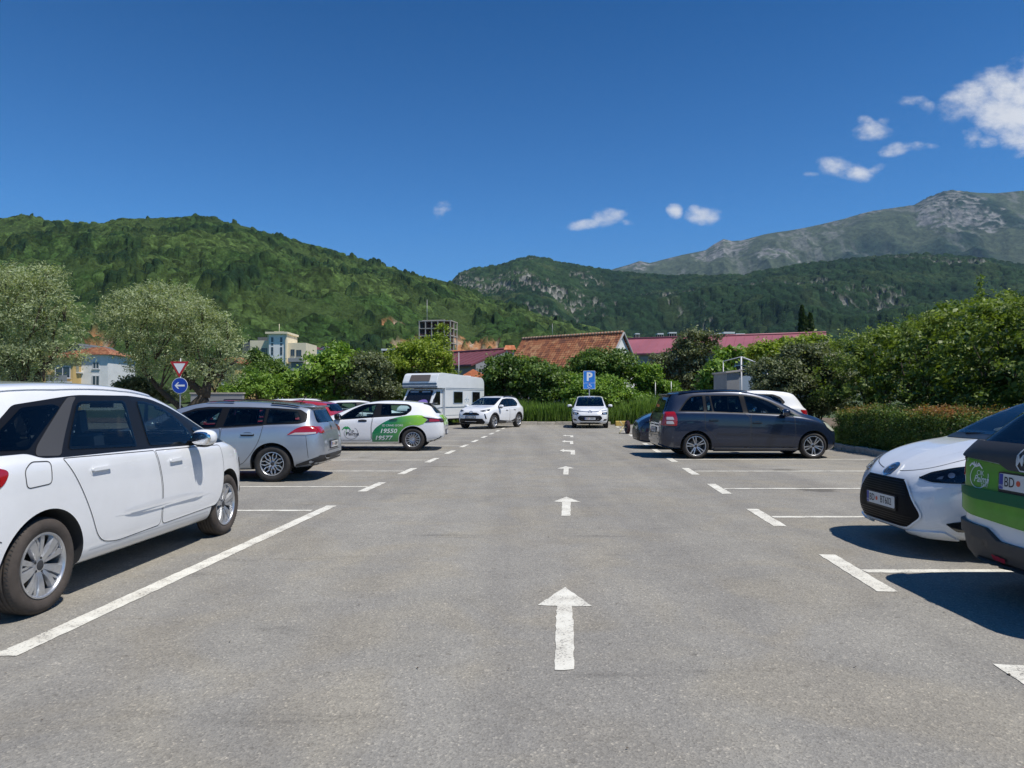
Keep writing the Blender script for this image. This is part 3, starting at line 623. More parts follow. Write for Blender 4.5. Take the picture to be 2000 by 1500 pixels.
M['pillar'] = mat('pillar_grey', (.055, .055, .058), .6, bump=.1, bscale=300)
def mpv_extras(root, S, chrome_front=True):
    for fr, s in (('L', 1), ('R', -1)):
        b = PB(); b.ribbon(S, fr, rounded([(-.19, .86), (.03, .87), (.04, 1.02), (-.13, 1.03), (-.20, .98)], .035), .007, .0022, closed=True); b.build('fuel_flap' if s < 0 else 'panel_gap', M['seam'], root)
        up_, lo_ = spline([(.72, .530), (1.0, .565), (1.5, .57), (2.0, .55), (2.36, .50)], 8), spline([(.72, .530), (1.1, .505), (1.5, .492), (1.9, .490), (2.36, .50)], 8); lens = up_ + lo_[::-1][1:-1]; ux, uz = zip(*up_); lx, lz = zip(*lo_)
        PB().patch(S, fr, lens, .0, grid=.022, offfn=lambda u, v: .0035 + .026 * math.sin(math.pi * min(1, max(0, (v - np.interp(u, lx, lz)) / max(.004, np.interp(u, ux, uz) - np.interp(u, lx, lz)))) ** 1.7) * min(1, (np.interp(u, ux, uz) - np.interp(u, lx, lz)) / .06)).build('door_moulding', P_WHITE, root)
        PB().ribbon(S, fr, [(-.72, .62), (-.50, .60), (-.38, .55)], .007, .0022).build('panel_gap', M['seam'], root)
        PB().ribbon(S, fr, [(.46, .335), (2.34, .325)], .010, .002).build('panel_gap', P_WHITE2, root)
        PB().ribbon(S, 'T', [(-.30, s * .60), (.4, s * .635), (1.2, s * .64), (1.7, s * .625)], .018, .012).build('roof_strip', P_WHITE, root)
        PB().patch(S, fr, rounded([(-.07, 1.06), (.17, 1.045), (.22, 1.10), (.52, 1.41), (.60, 1.462), (.50, 1.458), (.40, 1.40), (-.02, 1.12)], .04), .0062, grid=.05).build('pillar_trim', M['pillar'], root)
        # tail light: side and rear pieces
        b = PB(); b.patch(S, fr, rounded([(-.31, .99), (-.48, 1.035), (-.74, 1.03), (-.78, .90), (-.66, .86), (-.38, .89)], .05), .006, 0, grid=.04, skirt=.002)
        b.patch(S, 'B', rounded([(s * .50, .88), (s * .74, .88), (s * .76, 1.03), (s * .52, 1.03)], .03), .008, 0, grid=.04); b.build('tail_light', M['tail'], root)
        # front lights
        b = PB(); b.patch(S, 'F', rounded([(s * .52, .845), (s * .80, .89), (s * .80, .855), (s * .54, .81)], .01), .008, 0, grid=.04)
        b.patch(S, 'F', rounded([(s * .52, .715), (s * .56, .77), (s * .83, .78), (s * .82, .67), (s * .60, .665)], .03), .006, 1, grid=.04)
        b.patch(S, 'F', rounded([(s * .62, .69), (s * .74, .69), (s * .74, .75), (s * .62, .75)], .02), .012, 0, grid=.04); b.build('headlight', [M['headclear'], M['blackgloss']], root)
        b = PB(); b.patch(S, 'F', rounded([(s * .62, .37), (s * .80, .38), (s * .80, .46), (s * .66, .45)], .03), .005, 0, grid=.04); b.build('fog_light', M['blackgloss'], root)
    b = PB(); b.patch(S, 'F', rounded([(-.50, .62), (.50, .62), (.60, .50), (.46, .36), (-.46, .36), (-.60, .50)], .06), .005, 0, grid=.05)
    for z in (.57, .52, .42): b.ribbon(S, 'F', [(-.46, z), (.46, z)], .012, .012, 1)
    b.build('grille', [M['black'], M['trim']], root)
    b = PB(); b.ribbon(S, 'F', spline([(-.62, .85), (-.3, .81), (-.1, .805), (0, .85), (.1, .805), (.3, .81), (.62, .85)], 5), .022, .012); b.ribbon(S, 'F', [(-.09, .765), (0, .80), (.09, .765)], .02, .012); b.build('front_emblem', M['chrome'], root)
    PB().patch(S, 'F', rounded([(-.55, .22), (.55, .22), (.5, .29), (-.5, .29)], .03), .004, 0, grid=.06).build('lower_intake', M['black'], root)
    for s in (1, -1): PB().ribbon(S, 'T', [(2.95, s * .66), (3.2, s * .60), (3.42, s * .45)], .007, .002).build('panel_gap', M['seam'], root)
    plate_obj(root, S, 'F', 0, .475, ('BD', 'CF913'), lean=0)

# white people carrier in the left foreground
mpv_near = dict(MPV, tyremat='tyredusty', steer=0)
r1, S1 = build_car('people_carrier', 'white people carrier nearest the camera, cropped by the left edge, with dusty tyres', mpv_near, (-4.04, 4.86, 0), 90 - 2.4)
mpv_extras(r1, S1)
# the second people carrier, nose to the camera
r2, S2 = build_car('people_carrier', 'white people carrier facing the camera at the far end, under the blue parking sign', dict(MPV, rim='ten'), (4.12, 34.9 + 2.78, 0), -96.0)
mpv_extras(r2, S2)

# silver estate
WAG = dict(wb=2.6, R=.315, Ra=.365, rr=.205, tw=.205, rim='petal', paint=P_SILVER,
    top=[(-.86, .50), (-.855, .64), (-.83, .82), (-.79, .95), (-.72, 1.06), (-.66, 1.15), (-.60, 1.26), (-.58, 1.315), (-.35, 1.345), (.1, 1.385), (.7, 1.41), (1.2, 1.405), (1.6, 1.34), (2.0, 1.20), (2.4, 1.01), (2.6, .94), (2.95, .87), (3.2, .76), (3.36, .64), (3.40, .5)],
    bot=[(-.86, .38), (-.82, .31), (-.6, .25), (0, .20), (2.7, .18), (3.2, .2), (3.40, .34)],
    W=[(-.86, .58), (-.83, .70), (-.76, .78), (-.6, .83), (-.3, .855), (0, .868), (2.6, .868), (2.95, .82), (3.2, .70), (3.34, .54), (3.40, .34)],
    belt=[(-.86, .88), (-.6, .98), (-.3, 1.0), (.2, .985), (1.0, .93), (2.0, .88), (2.7, .85), (3.4, .6)],
    Wr=[(-.86, .5), (-.58, .52), (0, .59), (1.2, .61), (1.7, .60), (2.3, .68), (2.7, .70), (3.1, .62), (3.4, .33)], crown=[(-.9, .045), (3, .05)],
    win=[rounded([(.115, 1.262), (-.38, 1.225), (-.48, 1.06), (-.44, 1.028), (.115, 1.008)], .03), rounded([(.80, 1.272), (.165, 1.265), (.165, 1.005), (.86, .962)], .02), rounded([(.93, 1.275), (1.38, 1.245), (1.75, 1.12), (2.05, .93), (2.0, .905), (1.0, .952)], [.02, .1, .1, .03, .02, .02])],
    dlo=rounded([(1.2, 1.30), (.5, 1.295), (.0, 1.28), (-.42, 1.25), (-.56, 1.17), (-.56, 1.04), (-.44, 1.005), (.1, .988), (1.0, .932), (2.1, .882), (2.15, .90), (1.78, 1.15), (1.42, 1.272)], .03),
    wf=rounded([(-.62, 1.0), (.62, 1.0), (.52, 1.32), (-.52, 1.32)], .05), wr=rounded([(-.56, 1.02), (.56, 1.02), (.46, 1.235), (-.46, 1.235)], .05),
    doors=[dict(p=rounded([(.155, .978), (.88, .93), (.90, .62), (.88, .30), (.52, .30), (.36, .48), (.22, .70)], [.02, .02, .1, .05, .08, .2, .2]), h=(.42, .82)),
           dict(p=rounded([(.90, .928), (2.1, .87), (2.16, .6), (2.1, .30), (.90, .30), (.92, .62)], .05), h=(1.4, .79))],
    ribbons=[([(-.58, .80), (-.60, .62), (-.62, .42)], .007)],
    side_patches=[dict(name='lower_bumper', m='trim', p=rounded([(-.40, .20), (-.40, .30), (-.62, .38), (-.84, .46), (-.86, .30), (-.70, .22)], .02), off=.006)], mirror=(2.0, .93))
r3, S3 = build_car('estate_car', 'silver blue estate car with black roof rails, parked just beyond the nearest white people carrier', WAG, (-4.155, 13.15, 0), 180)
def wagon_extras(root, S):
    for fr, s in (('L', 1), ('R', -1)):
        b = PB(); b.patch(S, fr, rounded([(-.26, .815), (-.40, .925), (-.54, .968), (-.70, .965), (-.80, .90), (-.76, .835), (-.60, .815)], [.01, .08, .05, .05, .05, .03, .05]), .007, 0, grid=.035, skirt=.002)
        b.patch(S, fr, rounded([(-.30, .82), (-.40, .855), (-.74, .862), (-.74, .838), (-.58, .82)], .01), .010, 1, grid=.035)
        b.patch(S, 'B', rounded([(s * .50, .84), (s * .73, .84), (s * .74, .955), (s * .54, .95)], .03), .008, 0, grid=.03); b.build('tail_light', [M['tail'], M['tailclear']], root)
        b = PB(); b.patch(S, 'T', rounded([(-.42, s * .535), (-.36, s * .565), (.1, s * .585), (.1, s * .56)], .01), .03, 0, skirt=-.0)
        b.patch(S, 'T', rounded([(1.25, s * .575), (.75, s * .59), (.75, s * .565), (1.2, s * .55)], .01), .03, 0, skirt=.0); b.build('roof_rail', M['black'], root)
    b = PB(); b.patch(S, 'B', rounded([(-.74, .46), (.74, .46), (.76, .30), (.5, .24), (-.5, .24), (-.76, .30)], .04), .008, 0, skirt=.002); b.build('rear_bumper_trim', M['trim'], root)
    b = PB(); b.ribbon(S, 'B', [(-.4, .52), (.4, .52)], .01); b.build('panel_gap', M['seam'], root)
    e = PB(); e.patch(S, 'B', [(-.035, .93), (0, .99), (.035, .93), (0, .87)], .015, 0, grid=.03, skirt=.0); e.build('rear_emblem', M['chrome'], root)
    # spoiler, aerial, tailgate handle area
    b = MB(); b.prism(rounded([(-.66, -.50), (-.58, -.53), (-.40, -.53), (-.40, .53), (-.58, .53), (-.66, .50)], .04), 1.285, 1.315); b.build('roof_spoiler', root.children[0].data.materials[0], root, bevel=.012)
    b = MB(); b.tube([(-.22, 0, 1.34), (-.26, 0, 1.38), (-.36, 0, 1.50)], [.012, .006, .003], 6); b.build('aerial', M['black'], root)
    plate_obj(root, S, 'B', 0, .62, ('PG', 'KR845'), lean=4)
wagon_extras(r3, S3)

# taxi hatchback
kx = 19.5 / F
def TX(px, py): return ((806 - px) * kx, 1.45 - (py - 778) * kx)
HAT = dict(wb=2.62, R=.316, Ra=.37, rr=.205, tw=.2, rim='multi', paint=P_WHITE,
    top=[(-.85, .55), (-.845, .70), (-.82, .84), (-.77, .95), (-.68, 1.03), (-.56, 1.15), (-.45, 1.265), (-.34, 1.32), (0, 1.365), (.5, 1.40), (1.0, 1.395), (1.4, 1.33), (1.8, 1.19), (2.2, 1.02), (2.45, .94), (2.9, .86), (3.2, .76), (3.36, .66), (3.40, .5)],
    bot=[(-.85, .42), (-.80, .34), (-.6, .25), (0, .2), (2.7, .18), (3.2, .2), (3.40, .34)],
    W=[(-.85, .60), (-.82, .72), (-.74, .81), (-.55, .86), (-.2, .893), (.1, .90), (2.6, .90), (2.95, .85), (3.2, .73), (3.34, .56), (3.40, .36)],
    belt=[(-.85, .84), (-.6, .98), (-.2, 1.0), (.2, .975), (1.0, .94), (2.0, .86), (2.7, .83), (3.4, .6)],
    Wr=[(-.85, .5), (-.5, .53), (0, .60), (1.0, .62), (1.6, .60), (2.2, .68), (2.6, .71), (3.1, .62), (3.4, .33)], crown=[(-.9, .045), (3, .05)],
    win=[rounded([(.89, .985), (.20, 1.005), (.085, 1.12), (.09, 1.22), (.19, 1.27), (.88, 1.287)], [.02, .06, .05, .06, .06, .02]), rounded([(1.11, .94), (1.02, 1.287), (1.36, 1.262), (1.66, 1.14), (1.90, .985), (2.02, .885), (1.95, .875)], [.02, .02, .1, .1, .1, .02, .02])],
    dlo=rounded([(.20, .985), (.05, 1.11), (.055, 1.23), (.17, 1.29), (1.0, 1.308), (1.38, 1.283), (1.70, 1.15), (1.96, .985), (2.12, .862), (1.1, .918)], [.06, .05, .06, .06, .03, .1, .1, .1, .02, .02]),
    wf=rounded([(-.64, .98), (.64, .98), (.52, 1.31), (-.52, 1.31)], .05), wr=rounded([(-.58, 1.035), (.58, 1.035), (.46, 1.265), (-.46, 1.265)], .05),
    doors=[dict(p=rounded([(.30, .968), (1.09, .925), (1.13, .66), (1.12, .30), (.62, .30), (.50, .44), (.36, .66), (.28, .84)], [.02, .02, .1, .05, .08, .1, .1, .1]), h=(.53, .85)),
           dict(p=rounded([(1.11, .924), (2.12, .85), (2.20, .60), (2.1, .30), (1.14, .30), (1.15, .66)], .05), h=(1.38, .83))], handlemat=M['trim'],
    side_patches=[dict(name='lower_bumper', m='trim', p=rounded([(-.45, .24), (-.50, .27), (-.78, .40), (-.84, .38), (-.78, .24)], .01), off=.005)], mirror=(2.03, .90), mirrormat=M['black'])
r4, S4 = build_car('taxi', 'white taxi hatchback with green side graphic, palm tree logo and the numbers 19550 and 19577', HAT, (-2.73, 20.42, 0), 180, cat='taxi')
M['green'] = gradient_mat('taxi_green', (.30, .62, .03), (.004, .20, .075), -.45, .75)
M['ink'] = mat('logo_ink', (.03, .03, .035), .5); M['stickerwhite'] = mat('sticker_white', (.72, .74, .72), .4); M['palmgreen'] = mat('palm_green', (.02, .30, .08), .5)
def hatch_extras(root, S, livery=False):
    for fr, s in (('L', 1), ('R', -1)):
        b = PB(); b.patch(S, fr, rounded([TX(823, 814), TX(832, 815), TX(856, 818), TX(860, 824), TX(829, 825.5), TX(836, 819)], .01), .007, 0, grid=.04, skirt=.002)
        b.patch(S, 'B', rounded([(s * .46, .80), (s * .78, .79), (s * .80, .895), (s * .52, .885)], .02), .008, 0, grid=.04); b.patch(S, fr, rounded([TX(839, 818), TX(856, 819.5), TX(858, 823), TX(838, 824)], .01), .010, 1, grid=.04)
        b.build('tail_light', [M['taildark'], M['tail']], root)
        b = PB(); b.patch(S, (s * 45, 3.0, s * .55), rounded([(-.25 * s, .66), (.30 * s, .80), (.32 * s, .70), (0, .64)], .02), .006, 0, grid=.04); b.build('headlight', M['headclear'], root)
        if livery:
            top = [TX(*p) for p in ((727, 846), (732, 838), (740, 831), (754, 822.5), (772, 816), (796, 812), (815, 810.8))]
            g = spline(top, 5) + [TX(824, 811.5), TX(830, 814.5), TX(834, 820), TX(827, 828), TX(818, 831)] + [(.37 * 1.06 * math.cos(t), .32 + .37 * 1.06 * math.sin(t)) for t in np.linspace(1.7, .18, 12)] + [(.40, .262), TX(727, 863)]
            PB().patch(S, fr, g, .0045, grid=.05).build('green_graphic', M['green'], root)
            fl = s > 0
            for txt, sz, p, bo in (('19550', .165, TX(758, 842), .022), ('19577', .165, TX(748, 855.6), .022), ('IZ CRNE GORE', .075, TX(767, 831), .003)):
                t = PB(); t.text(S, fr, txt, sz, p, .0078, 0, bo, .25 if bo > .01 else 0, flip=fl, sx=1.15); t.build('phone_number' if bo > .01 else 'slogan', M['stickerwhite'], root)
            c = TX(686, 846); b = PB(); b.ribbon(S, fr, [(c[0] + .19 * math.cos(a), c[1] + .165 * math.sin(a)) for a in (np.linspace(R_(-205), R_(60), 32) if s < 0 else np.linspace(R_(120), R_(385), 32))], .008, .005, 0)
            k = -1 if s > 0 else 1
            b.text(S, fr, 'CIK', .085, (c[0] + k * .02, c[1] + .055), .006, 0, .002, flip=fl, sx=1.1); b.text(S, fr, 'Palma', .13, (c[0] + k * .03, c[1] - .02), .006, 0, .016, .2, flip=fl, sx=1.2); b.text(S, fr, 'TAXI', .05, (c[0] + k * .12, c[1] - .085), .006, 0, 0, flip=fl)
            pc = (c[0] - k * .13, c[1] + .10); b.ribbon(S, fr, [(pc[0], pc[1] + .02), (pc[0] - k * .01, pc[1] - .06), (pc[0] + k * .0, pc[1] - .13)], .014, .005, 1)
            for a in (170, 140, 105, 70, 35, 5): 
                q = R_(a); b.ribbon(S, fr, [(pc[0], pc[1] + .02), (pc[0] + k * .06 * math.cos(q), pc[1] + .02 + .06 * math.sin(q) + .01), (pc[0] + k * .12 * math.cos(q), pc[1] + .0 + .08 * math.sin(q) - .02)], .024, .0055, 1)
            b.build('palm_logo', [M['ink'], M['palmgreen']], root)
    if livery:
        b = PB(); b.patch(S, 'B', rounded([(-.55, .98), (.55, .98), (.62, .80), (.50, .70), (-.50, .70), (-.62, .80)], .05), .006, 0, grid=.05); b.text(S, 'B', 'TAXI', .12, (0, .90), .009, 1, .01, flip=True); b.build('tailgate_graphic', [M['green'], M['stickerwhite']], root)
    b = MB(); b.prism(rounded([(-.56, -.48), (-.46, -.53), (-.25, -.55), (-.25, .55), (-.46, .53), (-.56, .48)], .04), 1.29, 1.315); b.build('roof_spoiler', M['blackgloss'] if livery else root.children[0].data.materials[0], root, bevel=.01)
    plate_obj(root, S, 'B', 0, .50 if livery else .75, None, surround=True)
    b = PB(); b.patch(S, 'F', rounded([(-.5, .56), (.5, .56), (.45, .30), (-.45, .30)], .05), .004, 0); b.build('grille', M['black'], root)
hatch_extras(r4, S4, True)

# navy people carrier on the right
ZAF = dict(wb=2.82, R=.312, Ra=.365, rr=.235, tw=.215, rim='double', paint=P_NAVY, alloy='alloy',
    top=[(-.84, .50), (-.83, .70), (-.80, .92), (-.74, 1.10), (-.66, 1.32), (-.58, 1.50), (-.48, 1.585), (-.2, 1.63), (.3, 1.665), (.8, 1.67), (1.2, 1.65), (1.6, 1.575), (2.0, 1.42), (2.4, 1.22), (2.62, 1.11), (2.9, 1.04), (3.2, .94), (3.38, .84), (3.49, .72), (3.54, .55)],
    bot=[(-.84, .36), (-.80, .28), (-.5, .22), (0, .19), (2.9, .17), (3.3, .18), (3.54, .30)],
    W=[(-.84, .66), (-.81, .76), (-.74, .83), (-.5, .885), (-.1, .90), (2.6, .90), (3.0, .87), (3.25, .79), (3.42, .66), (3.50, .52), (3.54, .38)],
    belt=[(-.84, 1.08), (-.4, 1.125), (.6, 1.115), (1.6, 1.075), (2.5, 1.01), (3.0, .90), (3.54, .6)],
    Wr=[(-.84, .58), (-.5, .60), (0, .65), (1.0, .66), (1.5, .65), (2.1, .70), (2.6, .76), (3.1, .70), (3.54, .36)], crown=[(-.9, .05), (3, .055)],
    win=[rounded([(-.37, 1.15), (-.17, 1.40), (-.06, 1.49), (.196, 1.508), (.196, 1.14)], [.02, .05, .06, .02, .02]), rounded([(.27, 1.51), (.36, 1.51), (.40, 1.137), (.27, 1.14)], .015), rounded([(.40, 1.51), (1.08, 1.51), (1.14, 1.105), (.44, 1.135)], .02), rounded([(1.20, 1.51), (1.47, 1.49), (1.78, 1.385), (2.04, 1.225), (2.07, 1.07), (1.26, 1.098)], [.02, .1, .1, .03, .02, .02]), rounded([(2.12, 1.18), (2.50, 1.01), (2.14, 1.03)], .01)],
    dark=(0, 2), dlo=rounded([(-.42, 1.135), (-.19, 1.42), (-.07, 1.515), (.25, 1.53), (1.2, 1.53), (1.5, 1.51), (1.82, 1.40), (2.12, 1.235), (2.56, 1.0), (2.1, 1.045), (1.2, 1.085)], [.02, .05, .06, .02, .02, .1, .1, .1, .02, .02, .02]),
    wf=rounded([(-.70, 1.13), (.70, 1.13), (.58, 1.56), (-.58, 1.56)], .06), wr=rounded([(-.66, 1.10), (.66, 1.10), (.56, 1.53), (-.56, 1.53)], .06),
    doors=[dict(p=rounded([(.215, 1.12), (1.17, 1.085), (1.29, 1.0), (1.30, .66), (1.28, .30), (.62, .30), (.50, .44), (.38, .62), (.215, .72)], [.02, .02, .05, .05, .05, .08, .1, .1, .03]), h=(.42, .92)),
           dict(p=rounded([(1.315, 1.06), (2.36, 1.01), (2.38, .6), (2.28, .30), (1.31, .30), (1.325, .66)], .05), h=(1.46, .865))],
    side_patches=[dict(name='door_moulding', m=P_NAVY, p=rounded([(.50, .655), (1.27, .63), (1.27, .60), (.50, .615)], .01), off=.018, skirt=.004), dict(name='door_moulding', m=P_NAVY, p=rounded([(1.33, .63), (2.28, .59), (2.26, .565), (1.33, .60)], .01), off=.018, skirt=.004), dict(name='side_sill', m=P_NAVY, p=rounded([(.42, .20), (2.42, .20), (2.40, .275), (.44, .285)], .02), off=.02, skirt=.006)], mirror=(2.08, 1.06), msize=1.15)
r5, S5 = build_car('people_carrier', 'navy blue people carrier parked side-on with its nose to the low hedge', ZAF, (4.41, 17.90, 0), 0)
def zaf_extras(root, S):
    for fr, s in (('L', 1), ('R', -1)):
        b = PB(); b.patch(S, fr, rounded([(-.50, 1.13), (-.72, 1.12), (-.80, .80), (-.46, .79), (-.44, .95)], [.03, .02, .02, .02, .1]), .007, 0, grid=.04, skirt=.002); b.patch(S, 'B', rounded([(s * .50, .80), (s * .82, .80), (s * .80, 1.12), (s * .66, 1.12)], .03), .008, 0, grid=.04)
        for z in (.97, .87): b.patch(S, fr, rounded([(-.55, z + .035), (-.70, z + .035), (-.70, z - .035), (-.52, z - .035)], .02), .012, 1, grid=.03)
        b.build('tail_light', [M['tail'], M['tailclear']], root)
        b = PB(); b.patch(S, fr, rounded([(3.10, .885), (3.28, .83), (3.44, .70), (3.42, .655), (3.30, .66), (3.16, .76)], .04), .009, 0, grid=.035, skirt=.003); b.build('headlight', M['headyellow'], root)
        PB().ribbon(S, 'T', [(-.35, s * .60), (.4, s * .63), (1.3, s * .62)], .03, .035).build('roof_rail', M['blackgloss'], root)
        PB().patch(S, fr, rounded([(3.34, .40), (3.46, .38), (3.46, .30), (3.36, .30)], .02), .005).build('fog_light', M['blackgloss'], root)
    b = PB(); b.patch(S, 'B', rounded([(-.60, .80), (.60, .80), (.60, .50), (.4, .45), (-.4, .45), (-.60, .50)], .05), .005, 0, grid=.06); b.build('tailgate_panel', P_NAVY, root)
    PB().ribbon(S, 'B', [(-.55, .83), (.55, .83)], .03, .012).build('tailgate_handle_strip', M['chrome'], root)
    PB().ribbon(S, 'B', [(-.82, .46), (.82, .46)], .012, .003).build('panel_gap', M['seam'], root)
    plate_obj(root, S, 'B', 0, .68, ('KO', 'AD330'))
    b = MB(); b.prism(rounded([(-.62, -.50), (-.56, -.54), (-.4, -.56), (-.4, .56), (-.56, .54), (-.62, .50)], .04), 1.53, 1.565); b.build('roof_spoiler', P_NAVY, root, bevel=.012)
zaf_extras(r5, S5)

# white hatchback nosing out on the right
YAR = dict(wb=2.56, R=.30, Ra=.355, rr=.205, tw=.19, rim='ten', paint=P_WHITE2, step=.028,
    top=[(-.58, .6), (-.56, .85), (-.48, 1.10), (-.36, 1.34), (-.2, 1.42), (.2, 1.50), (.8, 1.53), (1.2, 1.515), (1.5, 1.455), (1.9, 1.29), (2.2, 1.13), (2.32, 1.065), (2.6, 1.02), (2.9, .945), (3.08, .875), (3.22, .80), (3.31, .735), (3.36, .66), (3.38, .55)],
    bot=[(-.58, .35), (-.4, .2), (2.9, .17), (3.2, .17), (3.34, .20), (3.38, .27)],
    W=[(-.58, .6), (-.4, .78), (0, .86), (2.5, .868), (2.8, .862), (3.0, .83), (3.15, .765), (3.27, .66), (3.34, .54), (3.38, .40)],
    belt=[(-.58, .9), (0, .98), (1.5, .95), (2.3, .96), (2.7, .90), (3.0, .80), (3.2, .70), (3.38, .52)],
    Wr=[(-.58, .5), (0, .58), (1.0, .60), (1.5, .62), (2.2, .72), (2.6, .72), (2.9, .68), (3.15, .58), (3.38, .34)], crown=[(-.6, .05), (1.5, .05), (2.2, .05), (2.8, .035), (3.38, .05)],
    win=[rounded([(.2, 1.04), (.95, 1.0), (.95, 1.36), (.25, 1.34)], .04), rounded([(1.03, .995), (1.03, 1.36), (1.3, 1.33), (1.7, 1.17), (2.05, .975)], .03)],
    dlo=rounded([(.05, 1.03), (1.0, .98), (2.2, .955), (1.75, 1.19), (1.32, 1.37), (1.0, 1.385), (.2, 1.365)], .04),
    wf=rounded([(-.70, 1.085), (.70, 1.085), (.63, 1.35), (.55, 1.46), (-.55, 1.46), (-.63, 1.35)], .05), wr=rounded([(-.5, 1.05), (.5, 1.05), (.44, 1.3), (-.44, 1.3)], .05),
    doors=[dict(p=rounded([(.3, 1.0), (.98, .96), (1.0, .3), (.5, .3), (.36, .62)], .05), h=(.5, .85)), dict(p=rounded([(1.0, .96), (2.08, .93), (2.14, .6), (2.08, .3), (1.02, .3)], .05), h=(1.3, .84))], mirror=(1.66, 1.04))
r6, S6 = build_car('hatchback', 'white hatchback nosing out on the right, with black grille and plate BD BT602', YAR, (7.05, 7.05, 0), 180)
M['grille'] = mat('grille_black', (.006, .006, .007), .6, spec=.15)
def yaris_extras(root, S):
    g = rounded([(-.325, .690), (.325, .690), (.40, .62), (.565, .40), (.555, .35), (.40, .24), (-.40, .24), (-.555, .35), (-.565, .40), (-.40, .62)], [.05, .05, .08, .05, .04, .06, .06, .04, .05, .08])
    b = PB(); b.patch(S, 'F', g, .006, 0, grid=.045)
    for z in np.arange(.545, .68, .022): w = .32 + (.69 - z) * .55; b.ribbon(S, 'F', [(-w, z), (w, z)], .007, .014, 1)
    for z in np.arange(.26, .36, .022): w = .37 + (z - .22) * .9; b.ribbon(S, 'F', [(-w, z), (w, z)], .007, .014, 1)
    b.build('grille', [M['grille'], M['black']], root)
    PB().ribbon(S, 'F', g, .018, .011, 0, closed=True).build('grille_surround', P_WHITE2, root)
    # emblem: blue-black disc with chrome ovals
    b = PB(); oval = lambda cx, cz, a, c: [(cx + a * math.cos(t), cz + c * math.sin(t)) for t in np.linspace(0, 2 * math.pi, 25)[:-1]]
    b.patch(S, 'F', oval(0, .745, .085, .058), .012, 1, grid=.03, skirt=.004)
    for o_ in (oval(0, .745, .082, .055), oval(0, .745, .024, .052), oval(0, .768, .050, .020)): b.ribbon(S, 'F', o_, .009, .019, 0, closed=True)
    b.build('front_emblem', [M['chrome'], M['alloydark']], root)
    b = PB(); b.patch(S, 'F', rounded([(-.16, .70), (-.11, .80), (.11, .80), (.16, .70), (.10, .675), (-.10, .675)], .04), .009, 0, grid=.03, skirt=.003); b.build('emblem_plinth', P_WHITE2, root)
    for s in (1, -1):
        fr = (s * 45, 3.0, s * .6); hl = rounded([(-.31 * s, .712), (-.20 * s, .772), (.0, .828), (.40 * s, .895), (.42 * s, .80), (.34 * s, .728), (.05 * s, .694), (-.18 * s, .686)], [.02, .03, .05, .03, .04, .05, .05, .02])
        b = PB(); b.patch(S, fr, hl, .004, 0, grid=.035); b.patch(S, fr, inset(hl, .010), .018, 2, grid=.035, skirt=.004)
        q = lambda cx, cz, a, c: [(s * (cx + a * math.cos(t)), cz + c * math.sin(t)) for t in np.linspace(0, 2 * math.pi, 17)[:-1]]
        b.patch(S, fr, q(.17, .79, .050, .036), .010, 1, grid=.02, skirt=.004); b.ribbon(S, fr, q(.17, .79, .066, .048), .010, .012, 1, closed=True)
        b.patch(S, fr, q(-.02, .755, .030, .022), .009, 1, grid=.02); b.patch(S, fr, [(s * -.12, .735), (s * -.08, .745), (s * -.09, .718), (s * -.14, .715)], .009, 1, grid=.02)
        b.ribbon(S, fr, [(s * .24, .745), (s * .38, .79), (s * .38, .84)], .010, .009, 1)
        b.build('headlight', [M['blackgloss'], M['headclear'], M['lens']], root)
        vent = rounded([(s * .12, .60), (s * .17, .60), (s * .23, .48), (s * .24, .27), (s * .02, .27), (s * -.06, .335), (s * .08, .37), (s * .155, .44), (s * .16, .52)], .02)
        PB().patch(S, fr, vent, .005, 0, grid=.035).build('side_vent', M['blackgloss'], root)
        PB().ribbon(S, fr, spline([(s * -.14, .64), (s * .0, .66), (s * .16, .66), (s * .26, .62)], 5), .012, .006).build('bumper_crease', P_WHITE2, root)
        PB().ribbon(S, 'T', spline([(2.30, s * .70), (2.7, s * .68), (3.0, s * .60), (3.18, s * .45), (3.27, s * .2), (3.285, 0)], 6), .007, .0015).build('panel_gap', M['seam'], root)
        PB().ribbon(S, 'T', spline([(2.45, s * .40), (2.8, s * .36), (3.15, s * .26)], 6), .06, .0008).build('bonnet_crease', P_WHITE2, root)
        PB().patch(S, 'F', rounded([(s * .36, .225), (s * .46, .235), (s * .70, .26), (s * .72, .195), (s * .36, .185)], .02), .02, 0, grid=.05, skirt=.006).build('front_splitter', P_WHITE2, root)
    PB().patch(S, 'T', rounded([(2.28, -.69), (2.40, -.55), (2.44, 0), (2.40, .55), (2.28, .69), (2.24, .6), (2.28, 0), (2.24, -.6)], .02), .005, 0, grid=.05).build('scuttle', M['black'], root)
    for y in (-.42, .12):
        b = MB(); p = [S.hit('T', 2.30 - .0 * t, y + t * .5)[0] + Vector((-.02 - .05 * t, 0, .02)) for t in (0, .5, 1)]; b.tube(p, .009, 6); b.build('wiper', M['black'], root)
    plate_obj(root, S, 'F', .0, .455, ('BD', 'BT602'))
yaris_extras(r6, S6)

